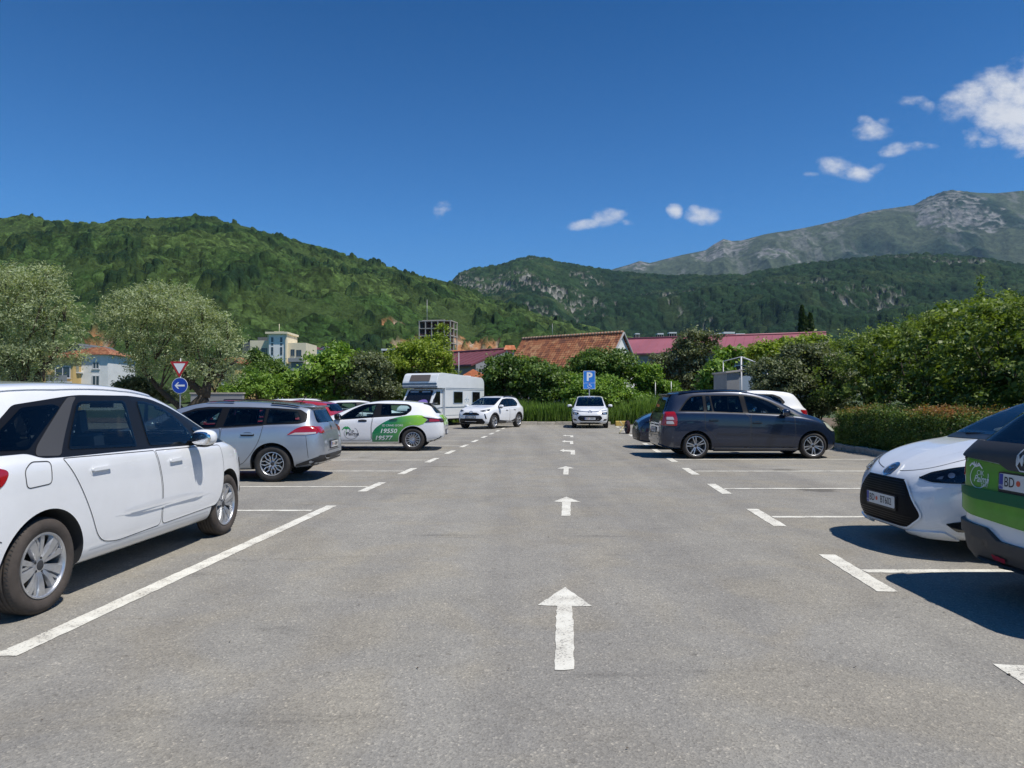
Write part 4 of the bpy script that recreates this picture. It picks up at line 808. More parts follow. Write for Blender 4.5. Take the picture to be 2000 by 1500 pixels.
# green and white taxi SUV, right foreground
MGC = dict(wb=2.6, R=.335, Ra=.39, rr=.225, tw=.215, rim='five', paint=P_WHITE2, step=.03,
    top=[(-.89, .50), (-.885, .66), (-.865, .80), (-.84, .95), (-.84, 1.045), (-.80, 1.10), (-.66, 1.21), (-.42, 1.40), (-.2, 1.53), (.1, 1.58), (.8, 1.62), (1.3, 1.58), (1.8, 1.40), (2.3, 1.15), (2.5, 1.06), (3.0, .98), (3.3, .85), (3.42, .7), (3.45, .5)],
    bot=[(-.89, .36), (-.86, .27), (-.7, .22), (0, .2), (2.9, .2), (3.3, .22), (3.45, .35)],
    W=[(-.89, .50), (-.87, .62), (-.83, .72), (-.75, .80), (-.55, .865), (-.3, .895), (0, .905), (2.6, .905), (3.1, .85), (3.35, .68), (3.45, .4)],
    belt=[(-.89, .95), (-.8, 1.03), (-.4, 1.06), (.5, 1.03), (2.3, .98), (3.0, .88), (3.45, .6)],
    Wr=[(-.89, .56), (-.8, .66), (-.4, .62), (0, .62), (1.0, .64), (1.6, .63), (2.3, .74), (3.0, .72), (3.45, .4)], crown=[(-.9, .03), (-.7, .05), (3, .055)],
    win=[rounded([(.25, 1.12), (1.0, 1.08), (1.0, 1.48), (.3, 1.47)], .04), rounded([(1.08, 1.08), (1.08, 1.48), (1.4, 1.45), (1.85, 1.25), (2.15, 1.05)], .03)], dlo=rounded([(-.2, 1.12), (1.0, 1.06), (2.3, 1.01), (1.9, 1.28), (1.45, 1.48), (1.0, 1.51), (.1, 1.49)], .04),
    wf=rounded([(-.68, 1.09), (.68, 1.09), (.58, 1.53), (-.58, 1.53)], .05), wr=rounded([(-.66, 1.115), (.66, 1.115), (.56, 1.47), (-.56, 1.47)], .06),
    doors=[dict(p=rounded([(.3, 1.03), (1.03, 1.0), (1.05, .35), (.6, .35), (.42, .7)], .05), h=(.5, .9)), dict(p=rounded([(1.06, 1.0), (2.2, .97), (2.2, .35), (1.07, .35)], .05), h=(1.35, .88))], mirror=(2.1, 1.03))
r7, S7 = build_car('taxi', 'green and white taxi cropped by the right edge, its plate beginning BD T', MGC, (4.33, 4.79, 0), 0, cat='taxi')
M['mggreen'] = mat('tailgate_green', (.085, .30, .012), .4, coat=.25, var=.15, vscale=4); M['mgdark'] = mat('tailgate_dark_green', (.006, .115, .040), .5, spec=.3)
def mg_extras(root, S):
    b = PB(); b.patch(S, 'B', rounded([(-.72, 1.105), (.72, 1.105), (.80, 1.06), (.80, 1.005), (.25, .985), (.16, .945), (-.16, .945), (-.25, .985), (-.80, 1.005), (-.80, 1.06)], .02), .042, 0, grid=.05, skirt=.004)
    b.patch(S, 'L', rounded([(-.86, 1.10), (-.66, 1.08), (-.62, 1.0), (-.86, .985)], .02), .020, 0, grid=.04, skirt=.004); b.patch(S, 'R', rounded([(-.86, 1.10), (-.66, 1.08), (-.62, 1.0), (-.86, .985)], .02), .020, 0, grid=.04, skirt=.004)
    b.build('tailgate_lip', M['trim'], root)
    up = rounded([(-.69, 1.0), (-.25, .975), (.25, .975), (.69, 1.0), (.665, .80), (.74, .735), (-.74, .735), (-.665, .80)], [.02, .02, .02, .02, .06, .03, .03, .06])
    lo = rounded([(-.76, .74), (.76, .74), (.755, .63), (.55, .585), (0, .56), (-.55, .585), (-.755, .63)], [.02, .02, .06, .06, .06, .06, .06])
    PB().patch(S, 'B', up, .005, 0, grid=.05).build('green_graphic', M['mggreen'], root)
    b = PB(); b.patch(S, 'B', lo, .022, 0, grid=.05, skirt=.006); b.build('green_graphic', M['mggreen'], root)
    PB().patch(S, 'B', rounded([(-.735, .785), (.735, .785), (.755, .74), (.5, .705), (-.5, .705), (-.755, .74)], .02), .026, 0, grid=.05, skirt=.002).build('tailgate_ledge', M['mgdark'], root)
    b = PB()
    for s in (1, -1):
        c = (s * .50, .87); b.ribbon(S, 'B', [(c[0] + .10 * math.cos(a), c[1] + .085 * math.sin(a)) for a in np.linspace(R_(-200), R_(75), 24)], .007, .0075)
        for a in (165, 135, 100, 65, 30): q = R_(a); b.ribbon(S, 'B', [(c[0] + .05, c[1] + .07), (c[0] + .05 + .05 * math.cos(q), c[1] + .075 + .03 * math.sin(q)), (c[0] + .05 + .08 * math.cos(q), c[1] + .05 + .03 * math.sin(q))], .012, .008)
    b.text(S, 'B', 'Palma', .07, (.47, .85), .008, 0, .010, .2, flip=True); b.text(S, 'B', 'CIK', .05, (.49, .895), .008, 0, .002, 0, flip=True); b.text(S, 'B', 'TAXI', .035, (.43, .81), .008, 0, 0, 0, flip=True)
    b.build('palm_logo', M['stickerwhite'], root)
    # octagonal badge
    b = PB(); oc = [(.068 * math.cos(R_(22.5 + 45 * i)), 1.015 + .068 * math.sin(R_(22.5 + 45 * i))) for i in range(8)]; b.ribbon(S, 'B', oc, .010, .052, closed=True, step=.03); b.text(S, 'B', 'MG', .088, (0, 1.015), .052, 0, .008, flip=True); b.build('rear_emblem', M['plate'], root)
    lowp = rounded([(-.84, .53), (-.36, .51), (-.20, .435), (.20, .435), (.36, .51), (.84, .53), (.86, .24), (.6, .19), (-.6, .19), (-.86, .24)], .02)
    b = PB(); b.patch(S, 'B', lowp, .018, 0, grid=.05, skirt=.006); b.patch(S, 'B', rounded([(-.86, .535), (-.36, .515), (-.22, .445), (.22, .445), (.36, .515), (.86, .535), (.86, .46), (.42, .43), (.26, .365), (-.26, .365), (-.42, .43), (-.86, .46)], .015), .034, 0, grid=.05, skirt=.012)
    b.patch(S, 'B', rounded([(-.5, .30), (.5, .30), (.42, .20), (-.42, .20)], .02), .03, 1, grid=.05, skirt=.008)
    for s, fr in ((1, 'L'), (-1, 'R')): b.patch(S, fr, rounded([(-.87, .53), (-.40, .50), (-.44, .30), (-.6, .22), (-.86, .24)], .03), .014, 0, grid=.05, skirt=.005)
    b.build('rear_bumper_trim', [M['trim'], M['blackgloss']], root)
    for s in (1, -1):
        PB().patch(S, 'B', rounded([(s * .16, .34), (s * .30, .35), (s * .29, .315), (s * .17, .31)], .01), .030, 0, grid=.03).build('reflector', M['tail'], root)
        fr = 'L' if s > 0 else 'R'; b = PB(); b.patch(S, fr, rounded([(-.62, .98), (-.82, .975), (-.84, .86), (-.72, .84)], .03), .008, 0, grid=.03, skirt=.002); b.build('tail_light', M['tail'], root)
    plate_obj(root, S, 'B', 0, .865, ('BD', 'TX317'), lean=-3)
mg_extras(r7, S7)

# crossover at the far end
def scaled(sp, fx, fz, fy=1., **kw):
    s = dict(sp); wb = sp['wb']
    for k in ('top', 'bot', 'belt'): s[k] = [(a * fx, b * fz) for a, b in sp[k]]
    for k in ('W', 'Wr'): s[k] = [(a * fx, b * fy) for a, b in sp[k]]
    s['crown'] = [(a * fx, b) for a, b in sp.get('crown', [(-2, .05), (6, .05)])]; s['wb'] = wb * fx
    s['win'] = [[(a * fx, b * fz) for a, b in w] for w in sp.get('win', [])]
    if sp.get('dlo'): s['dlo'] = [(a * fx, b * fz) for a, b in sp['dlo']]
    for k in ('wf', 'wr'):
        if sp.get(k): s[k] = [(a * fy, b * fz) for a, b in sp[k]]
    s['doors'] = [dict(p=[(a * fx, b * fz) for a, b in d['p']], h=(d['h'][0] * fx, d['h'][1] * fz)) for d in sp.get('doors', [])]
    s['side_patches'] = []; s['ribbons'] = []
    if sp.get('mirror'): s['mirror'] = (sp['mirror'][0] * fx, sp['mirror'][1] * fz)
    s.update(kw); return s
SUV = scaled(MGC, .985, .985, .975, paint=P_WHITE, R=.34, Ra=.40, rim='five', step=.045)
SUV['top'] = [(-.78, .55), (-.77, .80), (-.73, .98), (-.62, 1.18), (-.46, 1.38), (-.32, 1.50), (.1, 1.55), (.7, 1.58), (1.2, 1.55), (1.65, 1.40), (2.1, 1.20), (2.35, 1.10), (2.7, 1.06), (3.0, 1.01), (3.2, .93), (3.32, .82), (3.36, .62)]
SUV['bot'] = [(-.78, .40), (-.7, .28), (0, .24), (2.9, .22), (3.2, .24), (3.36, .36)]; SUV['W'] = [(-.78, .62), (-.74, .74), (-.6, .83), (-.3, .87), (0, .885), (2.6, .885), (2.95, .86), (3.18, .76), (3.30, .60), (3.36, .40)]
SUV['belt'] = [(-.78, .98), (-.4, 1.06), (.5, 1.02), (2.3, .97), (2.9, .92), (3.36, .66)]; SUV['Wr'] = [(-.78, .54), (-.4, .58), (.5, .62), (1.4, .62), (2.0, .70), (2.5, .76), (3.0, .72), (3.36, .38)]
SUV['win'] = [rounded([(.05, 1.20), (.20, 1.10), (.98, 1.08), (.98, 1.42), (.35, 1.41), (.15, 1.33)], .04), rounded([(1.05, 1.075), (1.05, 1.42), (1.35, 1.38), (1.75, 1.20), (2.0, 1.06)], .03)]
SUV['dlo'] = rounded([(-.05, 1.2), (.15, 1.07), (1.0, 1.05), (2.15, 1.02), (1.8, 1.22), (1.4, 1.41), (1.0, 1.45), (.3, 1.44), (.08, 1.36)], .05)
SUV['wf'] = rounded([(-.66, 1.12), (.66, 1.12), (.57, 1.48), (-.57, 1.48)], .05); SUV['wr'] = rounded([(-.58, 1.08), (.58, 1.08), (.5, 1.40), (-.5, 1.40)], .05)
def suv_extras(root, S, front=True, wb=2.56, rad=.40):
    for fr, s in (('L', 1), ('R', -1)):
        for xw in (0, wb):
            o_ = [(xw + (rad + .065) * math.cos(t), .33 + (rad + .06) * math.sin(t)) for t in np.linspace(-.15, math.pi + .15, 20)]; i_ = [(xw + (rad + .01) * math.cos(t), .33 + (rad + .01) * math.sin(t)) for t in np.linspace(math.pi + .1, -.1, 20)]
            PB().patch(S, fr, o_ + i_, .012, 0, grid=.06, skirt=.006).build('wheel_arch_trim', M['trim'], root)
        PB().patch(S, fr, rounded([(.44, .22), (wb - .44, .22), (wb - .46, .42), (.9, .34), (.46, .46)], .03), .012, 0, grid=.08, skirt=.004).build('side_cladding', M['trim'], root)
        b = PB(); b.patch(S, 'F', rounded([(s * .42, .86), (s * .78, .94), (s * .80, .86), (s * .58, .82)], .02), .008, 0, grid=.04); b.patch(S, 'F', rounded([(s * .60, .86), (s * .74, .89), (s * .74, .86), (s * .62, .84)], .01), .014, 1, grid=.04); b.build('headlight', [M['blackgloss'], M['headclear']], root)
        PB().patch(S, 'F', rounded([(s * .66, .72), (s * .70, .72), (s * .76, .50), (s * .72, .48)], .01), .008, 0, grid=.04).build('side_vent', M['blackgloss'], root)
        b = PB(); b.patch(S, fr, rounded([(-.55, .98), (-.74, .97), (-.76, .84), (-.62, .86)], .02), .008, 0, grid=.04); b.patch(S, 'B', rounded([(s * .42, .86), (s * .74, .85), (s * .74, .97), (s * .46, .94)], .02), .008, 0, grid=.05); b.build('tail_light', M['tail'], root)
        PB().ribbon(S, 'T', [(-.2, s * .56), (.6, s * .60), (1.2, s * .59)], .03, .04).build('roof_rail', M['alloydark'], root)
    b = PB(); b.patch(S, 'F', rounded([(-.30, .78), (.30, .78), (.46, .70), (.44, .66), (-.44, .66), (-.46, .70)], .02), .007, 0, grid=.05); b.patch(S, 'F', rounded([(-.60, .50), (.60, .50), (.70, .34), (.62, .26), (-.62, .26), (-.70, .34)], .03), .008, 0, grid=.05); b.build('grille', M['black'], root)
    b = PB(); b.ribbon(S, 'F', [(.08 * math.cos(t), .79 + .055 * math.sin(t)) for t in np.linspace(0, 6.28, 17)[:-1]], .016, .014, closed=True); b.build('front_emblem', M['chrome'], root)
    plate_obj(root, S, 'F', 0, .57, ('BD', 'CV204'))
r8, S8 = build_car('crossover', 'white crossover with black wheel arches, parked at an angle in front of the camper van', SUV, (-0.42, 36.35, 0), -90 - 27)
suv_extras(r8, S8)

# dark blue car nosing out behind the navy people carrier
r9, S9 = build_car('hatchback', 'dark blue car, only its nose showing left of the navy people carrier', scaled(YAR, 1.05, 1.08, 1.03, paint=P_DKBLUE, step=.045, mirror=None), (3.62 + 3.38 * 1.05, 21.0, 0), 180)
b = PB(); b.patch(S9, 'F', rounded([(-.5, .56), (.5, .56), (.60, .40), (.5, .24), (-.5, .24), (-.6, .40)], .04), .006, 0, grid=.06); b.build('grille', M['black'], r9)
for s in (1, -1): b = PB(); b.patch(S9, (s * 45, 3.1, s * .6), rounded([(-.22 * s, .76), (.30 * s, .90), (.30 * s, .83), (0, .76)], .02), .006, 0, grid=.05); b.build('headlight', M['blackgloss'], r9)
# white SUV, roof and tail showing above the navy one
r10, S10 = build_car('suv', 'white SUV, only its roof and sloping tail showing beyond the navy people carrier', scaled(SUV, 1.05, 1.10, 1.0, paint=P_WHITE, step=.05, mirror=None), (8.86, 23.9, 0), 180)
b = PB(); b.patch(S10, 'L', rounded([(-.50, 1.08), (-.80, 1.06), (-.82, .90), (-.6, .94)], .02), .01, 0, grid=.05); b.patch(S10, 'B', rounded([(.36, .95), (.74, .92), (.74, 1.07), (.42, 1.04)], .02), .01, 0, grid=.05); b.patch(S10, 'B', rounded([(-.36, .95), (-.74, .92), (-.74, 1.07), (-.42, 1.04)], .02), .01, 0, grid=.05); b.build('tail_light', M['tail'], r10)

# cars of the rows beyond on the left
def back_car(name, label, base, loc, hd, paint_, tailfn=None, **kw):
    r, S = build_car(name, label, scaled(base, kw.pop('fx', 1.), kw.pop('fz', 1.), kw.pop('fy', 1.), paint=paint_, step=.055, **kw), loc, hd)
    b = PB(); 
    for s in (1, -1): b.patch(S, 'B', rounded([(s * .50, .74), (s * .76, .74), (s * .74, .95), (s * .60, .95)], .02), .008, 0, grid=.05)
    b.build('tail_light', M['tail'], r)
    return r, S
r11, S11 = back_car('estate_car', 'dark red estate car with roof rails, just behind the silver estate', WAG, (-5.05, 15.75, 0), 180, P_RED, fz=1.015, mirror=(2.0, .93))
for s in (1, -1): PB().ribbon(S11, 'T', [(-.3, s * .56), (.3, s * .58), (1.1, s * .58)], .03, .04).build('roof_rail', M['black'], r11)
r12, S12 = back_car('hatchback', 'bright red hatchback seen between the silver estate and the taxi', HAT, (-6.35, 23.6, 0), 172, P_RED, fz=1.0, fx=.92)
r13, S13 = back_car('hatchback', 'white hatchback seen above the taxi bonnet, beyond the red hatchback', HAT, (-6.9, 27.4, 0), 12, P_WHITE, fz=1.0)
r14, S14 = back_car('estate_car', 'white estate car, its roof showing left of the bright red hatchback', WAG, (-10.3, 30.2, 0), 6, P_WHITE, fz=1.02)
r15, S15 = back_car('estate_car', 'white car, a strip of roof showing beyond the bright red hatchback', MPV, (-10.6, 33.4, 0), 0, P_WHITE, fz=.92, tyremat='tyre')
# ------------------------------------------------------------------ ground and markings
def asphalt_mat():
    m = bpy.data.materials.new('asphalt'); m.use_nodes = True; nt = m.node_tree; p = nt.nodes['Principled BSDF']; L = nt.links.new; tc = N(nt, 'ShaderNodeTexCoord')
    def noi(sc, det, rough=.6, dist=0):
        n = N(nt, 'ShaderNodeTexNoise'); n.inputs['Scale'].default_value = sc; n.inputs['Detail'].default_value = det; n.inputs['Roughness'].default_value = rough; n.inputs['Distortion'].default_value = dist; L(tc.outputs['Object'], n.inputs[0]); return n.outputs[0]
    def ramp(src, stops):
        r = N(nt, 'ShaderNodeValToRGB'); e = r.color_ramp.elements; e[0].position, e[0].color = stops[0]; e[1].position, e[1].color = stops[-1]
        for s in stops[1:-1]: q = e.new(s[0]); q.color = s[1]
        L(src, r.inputs[0]); return r.outputs[0]
    def mix(a, b, f, mode='MIX'):
        x = N(nt, 'ShaderNodeMix', data_type='RGBA', blend_type=mode)
        if isinstance(f, float): x.inputs[0].default_value = f
        else: L(f, x.inputs[0])
        for i, c in ((6, a), (7, b)):
            if isinstance(c, tuple): x.inputs[i].default_value = c
            else: L(c, x.inputs[i])
        return x.outputs[2]
    g = lambda v: (v * 1.035, v * .985, v * .885, 1)
    big = ramp(noi(.22, 5, .6, .4), [(.3, g(.235)), (.5, g(.262)), (.7, g(.292))])
    mid = ramp(noi(1.7, 6, .7, .6), [(.3, (.90, .90, .90, 1)), (.7, (1.09, 1.09, 1.08, 1))])
    v = N(nt, 'ShaderNodeTexVoronoi'); v.inputs['Scale'].default_value = 95; L(tc.outputs['Object'], v.inputs[0])
    st = ramp(v.outputs['Color'], [(.0, (.68, .67, .66, 1)), (.45, (.95, .95, .95, 1)), (.8, (1.08, 1.07, 1.05, 1)), (1, (1.7, 1.65, 1.55, 1))])
    v2 = N(nt, 'ShaderNodeTexVoronoi'); v2.inputs['Scale'].default_value = 38; L(tc.outputs['Object'], v2.inputs[0])
    st2 = ramp(v2.outputs['Color'], [(.0, (.70, .69, .68, 1)), (.12, (1, 1, 1, 1)), (.90, (1, 1, 1, 1)), (1, (1.45, 1.42, 1.38, 1))])
    fine = ramp(noi(260, 3), [(.3, (.75, .75, .75, 1)), (.7, (1.25, 1.25, 1.25, 1))])
    c = mix(big, mid, 1., 'MULTIPLY'); c = mix(c, st, 1., 'MULTIPLY'); c = mix(c, st2, 1., 'MULTIPLY'); c = mix(c, fine, .8, 'MULTIPLY')
    # dark oil and repair stains, streaked across the bays
    mp = N(nt, 'ShaderNodeMapping'); mp.inputs['Scale'].default_value = (.35, 1.6, 1); L(tc.outputs['Object'], mp.inputs[0]); n = N(nt, 'ShaderNodeTexNoise'); n.inputs['Scale'].default_value = 1.3; n.inputs['Detail'].default_value = 7; n.inputs['Roughness'].default_value = .68; L(mp.outputs[0], n.inputs[0])
    c = mix(c, mix(c, (.42, .42, .43, 1), 1., 'MULTIPLY'), ramp(n.outputs[0], [(.60, (0, 0, 0, 1)), (.72, (.55, .55, .55, 1))]))
    n3 = noi(.9, 2, .5, 1.2); c = mix(c, mix(c, (1.05, 1.02, .96, 1), 1., 'MULTIPLY'), ramp(n3, [(.45, (0, 0, 0, 1)), (.65, (1, 1, 1, 1))]))
    # oil drips in the bays and faint tyre streaks along the lane
    vo = N(nt, 'ShaderNodeTexVoronoi'); vo.inputs['Scale'].default_value = .55; L(tc.outputs['Object'], vo.inputs[0]); ma = N(nt, 'ShaderNodeMath', operation='MULTIPLY_ADD'); L(noi(7, 5, .7), ma.inputs[0]); ma.inputs[1].default_value = -.26; L(vo.outputs['Distance'], ma.inputs[2])
    sx = N(nt, 'ShaderNodeSeparateXYZ'); L(tc.outputs['Object'], sx.inputs[0]); ab = N(nt, 'ShaderNodeMath', operation='ABSOLUTE'); L(sx.outputs[0], ab.inputs[0]); gm = N(nt, 'ShaderNodeMapRange'); gm.inputs[1].default_value = 2.2; gm.inputs[2].default_value = 3.6; L(ab.outputs[0], gm.inputs[0])
    c = mix(c, mix(c, (.50, .49, .48, 1), 1., 'MULTIPLY'), mix(ramp(ma.outputs[0], [(.0, (.8, .8, .8, 1)), (.055, (0, 0, 0, 1))]), gm.outputs[0], 1., 'MULTIPLY'))
    mp2 = N(nt, 'ShaderNodeMapping'); mp2.inputs['Rotation'].default_value = (0, 0, R_(4.7)); mp2.inputs['Scale'].default_value = (1.5, .06, 1); L(tc.outputs['Object'], mp2.inputs[0]); n4 = N(nt, 'ShaderNodeTexNoise'); n4.inputs['Scale'].default_value = 1.; n4.inputs['Detail'].default_value = 5; L(mp2.outputs[0], n4.inputs[0])
    c = mix(c, ramp(n4.outputs[0], [(.35, (.90, .90, .91, 1)), (.6, (1.06, 1.06, 1.05, 1))]), 1., 'MULTIPLY')
    # thin cracks
    vc = N(nt, 'ShaderNodeTexVoronoi', feature='DISTANCE_TO_EDGE'); vc.inputs['Scale'].default_value = .33; vn = N(nt, 'ShaderNodeTexNoise'); vn.inputs['Scale'].default_value = 1.1; vn.inputs['Detail'].default_value = 6; L(tc.outputs['Object'], vn.inputs[0])
    vm = N(nt, 'ShaderNodeVectorMath', operation='MULTIPLY_ADD'); L(vn.outputs['Color'], vm.inputs[0]); vm.inputs[1].default_value = (1.3, 1.3, 0); L(tc.outputs['Object'], vm.inputs[2]); L(vm.outputs[0], vc.inputs[0])
    crk = ramp(vc.outputs['Distance'], [(0, (1, 1, 1, 1)), (.0016, (0, 0, 0, 1))]); gate = ramp(noi(.17, 2), [(.56, (0, 0, 0, 1)), (.62, (.8, .8, .8, 1))]); cg = mix(crk, gate, 1., 'MULTIPLY')
    c = mix(c, (.06, .058, .055, 1), cg)
    L(c, p.inputs['Base Color']); p.inputs['Roughness'].default_value = .92; p.inputs['Specular IOR Level'].default_value = .25
    b = N(nt, 'ShaderNodeBump'); b.inputs['Strength'].default_value = .65; b.inputs['Distance'].default_value = .004; L(v.outputs['Distance'], b.inputs['Height'])
    b2 = N(nt, 'ShaderNodeBump'); b2.inputs['Strength'].default_value = .3; b2.inputs['Distance'].default_value = .01; L(noi(60, 4), b2.inputs['Height']); L(b.outputs[0], b2.inputs['Normal']); L(b2.outputs[0], p.inputs['Normal'])
    return m
def marking_mat(name, col):
    m = bpy.data.materials.new(name); m.use_nodes = True; nt = m.node_tree; p = nt.nodes['Principled BSDF']; L = nt.links.new; tc = N(nt, 'ShaderNodeTexCoord'); p.inputs['Roughness'].default_value = .8
    n = N(nt, 'ShaderNodeTexNoise'); n.inputs['Scale'].default_value = 55; n.inputs['Detail'].default_value = 5; n.inputs['Roughness'].default_value = .75; L(tc.outputs['Object'], n.inputs[0])
    n2 = N(nt, 'ShaderNodeTexNoise'); n2.inputs['Scale'].default_value = 5; n2.inputs['Detail'].default_value = 5; L(tc.outputs['Object'], n2.inputs[0])
    a = N(nt, 'ShaderNodeMath', operation='MULTIPLY_ADD'); L(n2.outputs[0], a.inputs[0]); a.inputs[1].default_value = .35; L(n.outputs[0], a.inputs[2])
    r = N(nt, 'ShaderNodeValToRGB'); e = r.color_ramp.elements; e[0].position = .53; e[0].color = (.26, .25, .23, 1); e[1].position = .635; e[1].color = (*col, 1); L(a.outputs[0], r.inputs[0])
    x = N(nt, 'ShaderNodeMix', data_type='RGBA', blend_type='MULTIPLY'); x.inputs[0].default_value = 1; L(r.outputs[0], x.inputs[6])
    r2 = N(nt, 'ShaderNodeValToRGB'); e = r2.color_ramp.elements; e[0].position = .3; e[0].color = (.82, .80, .77, 1); e[1].position = .7; e[1].color = (1.05, 1.05, 1.04, 1); L(n2.outputs[0], r2.inputs[0]); L(r2.outputs[0], x.inputs[7]); L(x.outputs[2], p.inputs['Base Color'])
    b = N(nt, 'ShaderNodeBump'); b.inputs['Strength'].default_value = .4; b.inputs['Distance'].default_value = .004; L(n.outputs[0], b.inputs['Height']); L(b.outputs[0], p.inputs['Normal'])
    return m
M['asphalt'] = asphalt_mat(); M['mark'] = marking_mat('road_paint_white', (.72, .70, .62)); M['yellow'] = marking_mat('kerb_paint_yellow', (.60, .42, .10))
M['earth'] = mat('dry_earth', (.15, .11, .07), .95, var=.35, vscale=1.5, bump=.5, bscale=9); M['kerb'] = mat('kerb_concrete', (.46, .42, .35), .9, var=.25, vscale=6, bump=.3, bscale=60)
M['grassland'] = mat('rough_grassland', (.06, .085, .025), .95, var=.45, vscale=.4)

def sheet(name, poly, z, m_, kind='structure', step=None):
    b = MB(); b.add([(x, y, z) for x, y in poly], [list(range(len(poly)))]); o = b.build(name, m_); return tag(o, kind=kind)
sheet('ground', [(-9000, -300), (9000, -300), (9000, 9000), (-9000, 9000)], -.02, M['grassland'])
LOT_Y = 39.0
sheet('car_park_surface', [(-60, -12), (60, -12), (60, 4), (9.35, 17.2), (9.5, 21), (9.6, LOT_Y), (-1.6, LOT_Y), (-1.6, 42), (-60, 42)], 0, M['asphalt'])
RS = .0827
def seg(b, p, q, w, z=.004):
    p, q = Vector(p), Vector(q); d = (q - p).normalized(); n = Vector((-d.y, d.x)) * w / 2
    pts = [(x + random.uniform(-.005, .005), y + random.uniform(-.005, .005)) for x, y in resample([tuple(p + n), tuple(q + n), tuple(q - n), tuple(p - n)], .07)]; b.add([(x, y, z) for x, y in pts], [list(range(len(pts)))[::-1]])
def marking(name, label, b, group): return tag(b.build(name, M['mark']), label, 'road marking', group, 'structure')
GM = 'painted parking bay lines'
for k in range(-2, 11):
    Z = 8.70 + 2.72 * k; X = 3.09 + RS * (Z - 8.7); b = MB(); seg(b, (X + RS * .63 - .0, Z + .63), (X - RS * .63, Z - .63), .15); seg(b, (X + .09, Z), (X + 5.0, Z + .03), .11, .004); marking('bay_line', None, b, GM)
for k in range(0, 11):
    Z = 11.66 + 2.5 * k; X = -2.28 + RS * (Z - 11.7); b = MB(); seg(b, (X + RS * .6, Z + .6), (X - RS * .6, Z - .6), .14); seg(b, (X - .08, Z), (X - 5.2, Z), .10); marking('bay_line', None, b, GM)
a, c = G(648, 988), G(8, 1282); b = MB(); seg(b, (a.x, a.y), (c.x, c.y), .14)
q = G(612, 997.5); seg(b, (q.x - .02, q.y), (q.x - 4, q.y), .11); q = G(20, 1280); seg(b, (q.x - .09, q.y), (q.x - 5, q.y), .12); marking('bay_line', None, b, GM)
def poly_mark(polys, grp='painted direction arrows'):
    b = MB()
    for pl in polys: g = [G(*p) for p in pl]; g = [Vector((x + random.uniform(-.005, .005), y + random.uniform(-.005, .005))) for x, y in resample([(p.x, p.y) for p in g], .07)]; b.add([(p.x, p.y, .004) for p in g], [list(range(len(g)))[::-1]])
    o = b.build('direction_arrow', M['mark']); bm = bmesh.new(); bm.from_mesh(o.data); bmesh.ops.recalc_face_normals(bm, faces=bm.faces)
    for f in bm.faces:
        if f.normal.z < 0: f.normal_flip()
    bm.to_mesh(o.data); bm.free(); tag(o, None, 'road marking', grp, 'structure')
poly_mark([[(1103, 1147), (1157, 1185), (1117, 1185), (1120, 1225), (1122, 1309), (1083, 1310), (1086, 1230), (1087, 1184), (1050, 1183)]])
poly_mark([[(1106, 970.5), (1134, 981), (1115, 981), (1114, 1008), (1096, 1008), (1098, 981), (1082, 980)]])
poly_mark([[(1105, 910.8), (1122, 915), (1111, 915.3), (1110, 927.2), (1100, 927.2), (1101, 915.5), (1088, 915.5)]])
def turn_arrow(px, y0, y1, w):
    h = y1 - y0; poly_mark([[(px - w, y0 + h * .28), (px - w * .45, y0), (px - w * .45, y0 + h * .18), (px + w * .85, y0 + h * .2), (px + w * .9, y1), (px + w * .35, y1), (px + w * .35, y0 + h * .5), (px - w * .45, y0 + h * .45), (px - w * .45, y0 + h * .58)]])
turn_arrow(1109, 877, 888, 16); turn_arrow(1109, 860, 867.5, 12); turn_arrow(1110, 849.5, 854, 11)

# bits of leaf and grit lying about
rg_ = np.random.default_rng(90); b = MB()
for _ in range(75):
    y = 2.5 + 16 * rg_.random() ** 1.6; x = rg_.uniform(-.8, .8) * y; s_ = rg_.uniform(.005, .013); a = rg_.random() * 6.28; q = Matrix.Rotation(a, 3, 'Z'); b.add([Vector((x, y, .006)) + q @ Vector(p) * s_ for p in ((-1, -.3, 0), (.2, -.5, .25), (1.2, .1, .1), (.1, .5, .35))], [(0, 1, 2, 3)])
tag(b.build('leaf_litter', mat('dry_leaf', (.07, .05, .03), .8)), 'scattered bits of dry leaf and grit on the asphalt', 'litter', None, 'stuff')
# kerbs
def kerb(name, label, pts, w, h, m_, n_stone=1.0, group='kerbs round the car park'):
    root = thing(name, label, 'kerb', (0, 0, 0), 0, group); L = 0
    for i in range(len(pts) - 1):
        p, q = Vector(pts[i]), Vector(pts[i + 1]); d = (q - p); k = max(1, int(d.length / n_stone))
        for j in range(k):
            a = p + d * (j / k); b_ = p + d * ((j + 1) / k); u = d.normalized(); n = Vector((-u.y, u.x)); a = a + u * .006; b_ = b_ - u * .006; hh = h + random.uniform(-.012, .012)
            b = MB(); o = [a, b_, b_ + n * w, a + n * w]; b.add([(x.x, x.y, -.02) for x in o] + [(x.x, x.y, hh) for x in o], [(0, 3, 2, 1), (4, 5, 6, 7), (0, 1, 5, 4), (1, 2, 6, 5), (2, 3, 7, 6), (3, 0, 4, 7)])
            b.build('kerb_stone', m_, root, bevel=.015)
    root['kind'] = 'structure'; return root
kerb('kerb', 'pale concrete kerb along the far end of the car park, before the tall grass', [(-1.6, 38.9), (5.4, 38.9)], .28, .16, M['kerb'], 1.0)
kerb('kerb', 'low stone kerb at the foot of the low hedge on the right', [(8.7, 10.0), (8.98, 15.0), (9.1, 17.4), (9.25, 19.2), (9.3, 21.5), (9.35, 25)][::-1], .22, .15, M['kerb'], .5)
b = MB(); b.box((5.78, 37.6, .10), (.62, .35, .30)); tag(b.build('kerb_block', M['yellow'], bevel=.03), 'yellow painted kerb block left of the dark blue car', 'kerb')
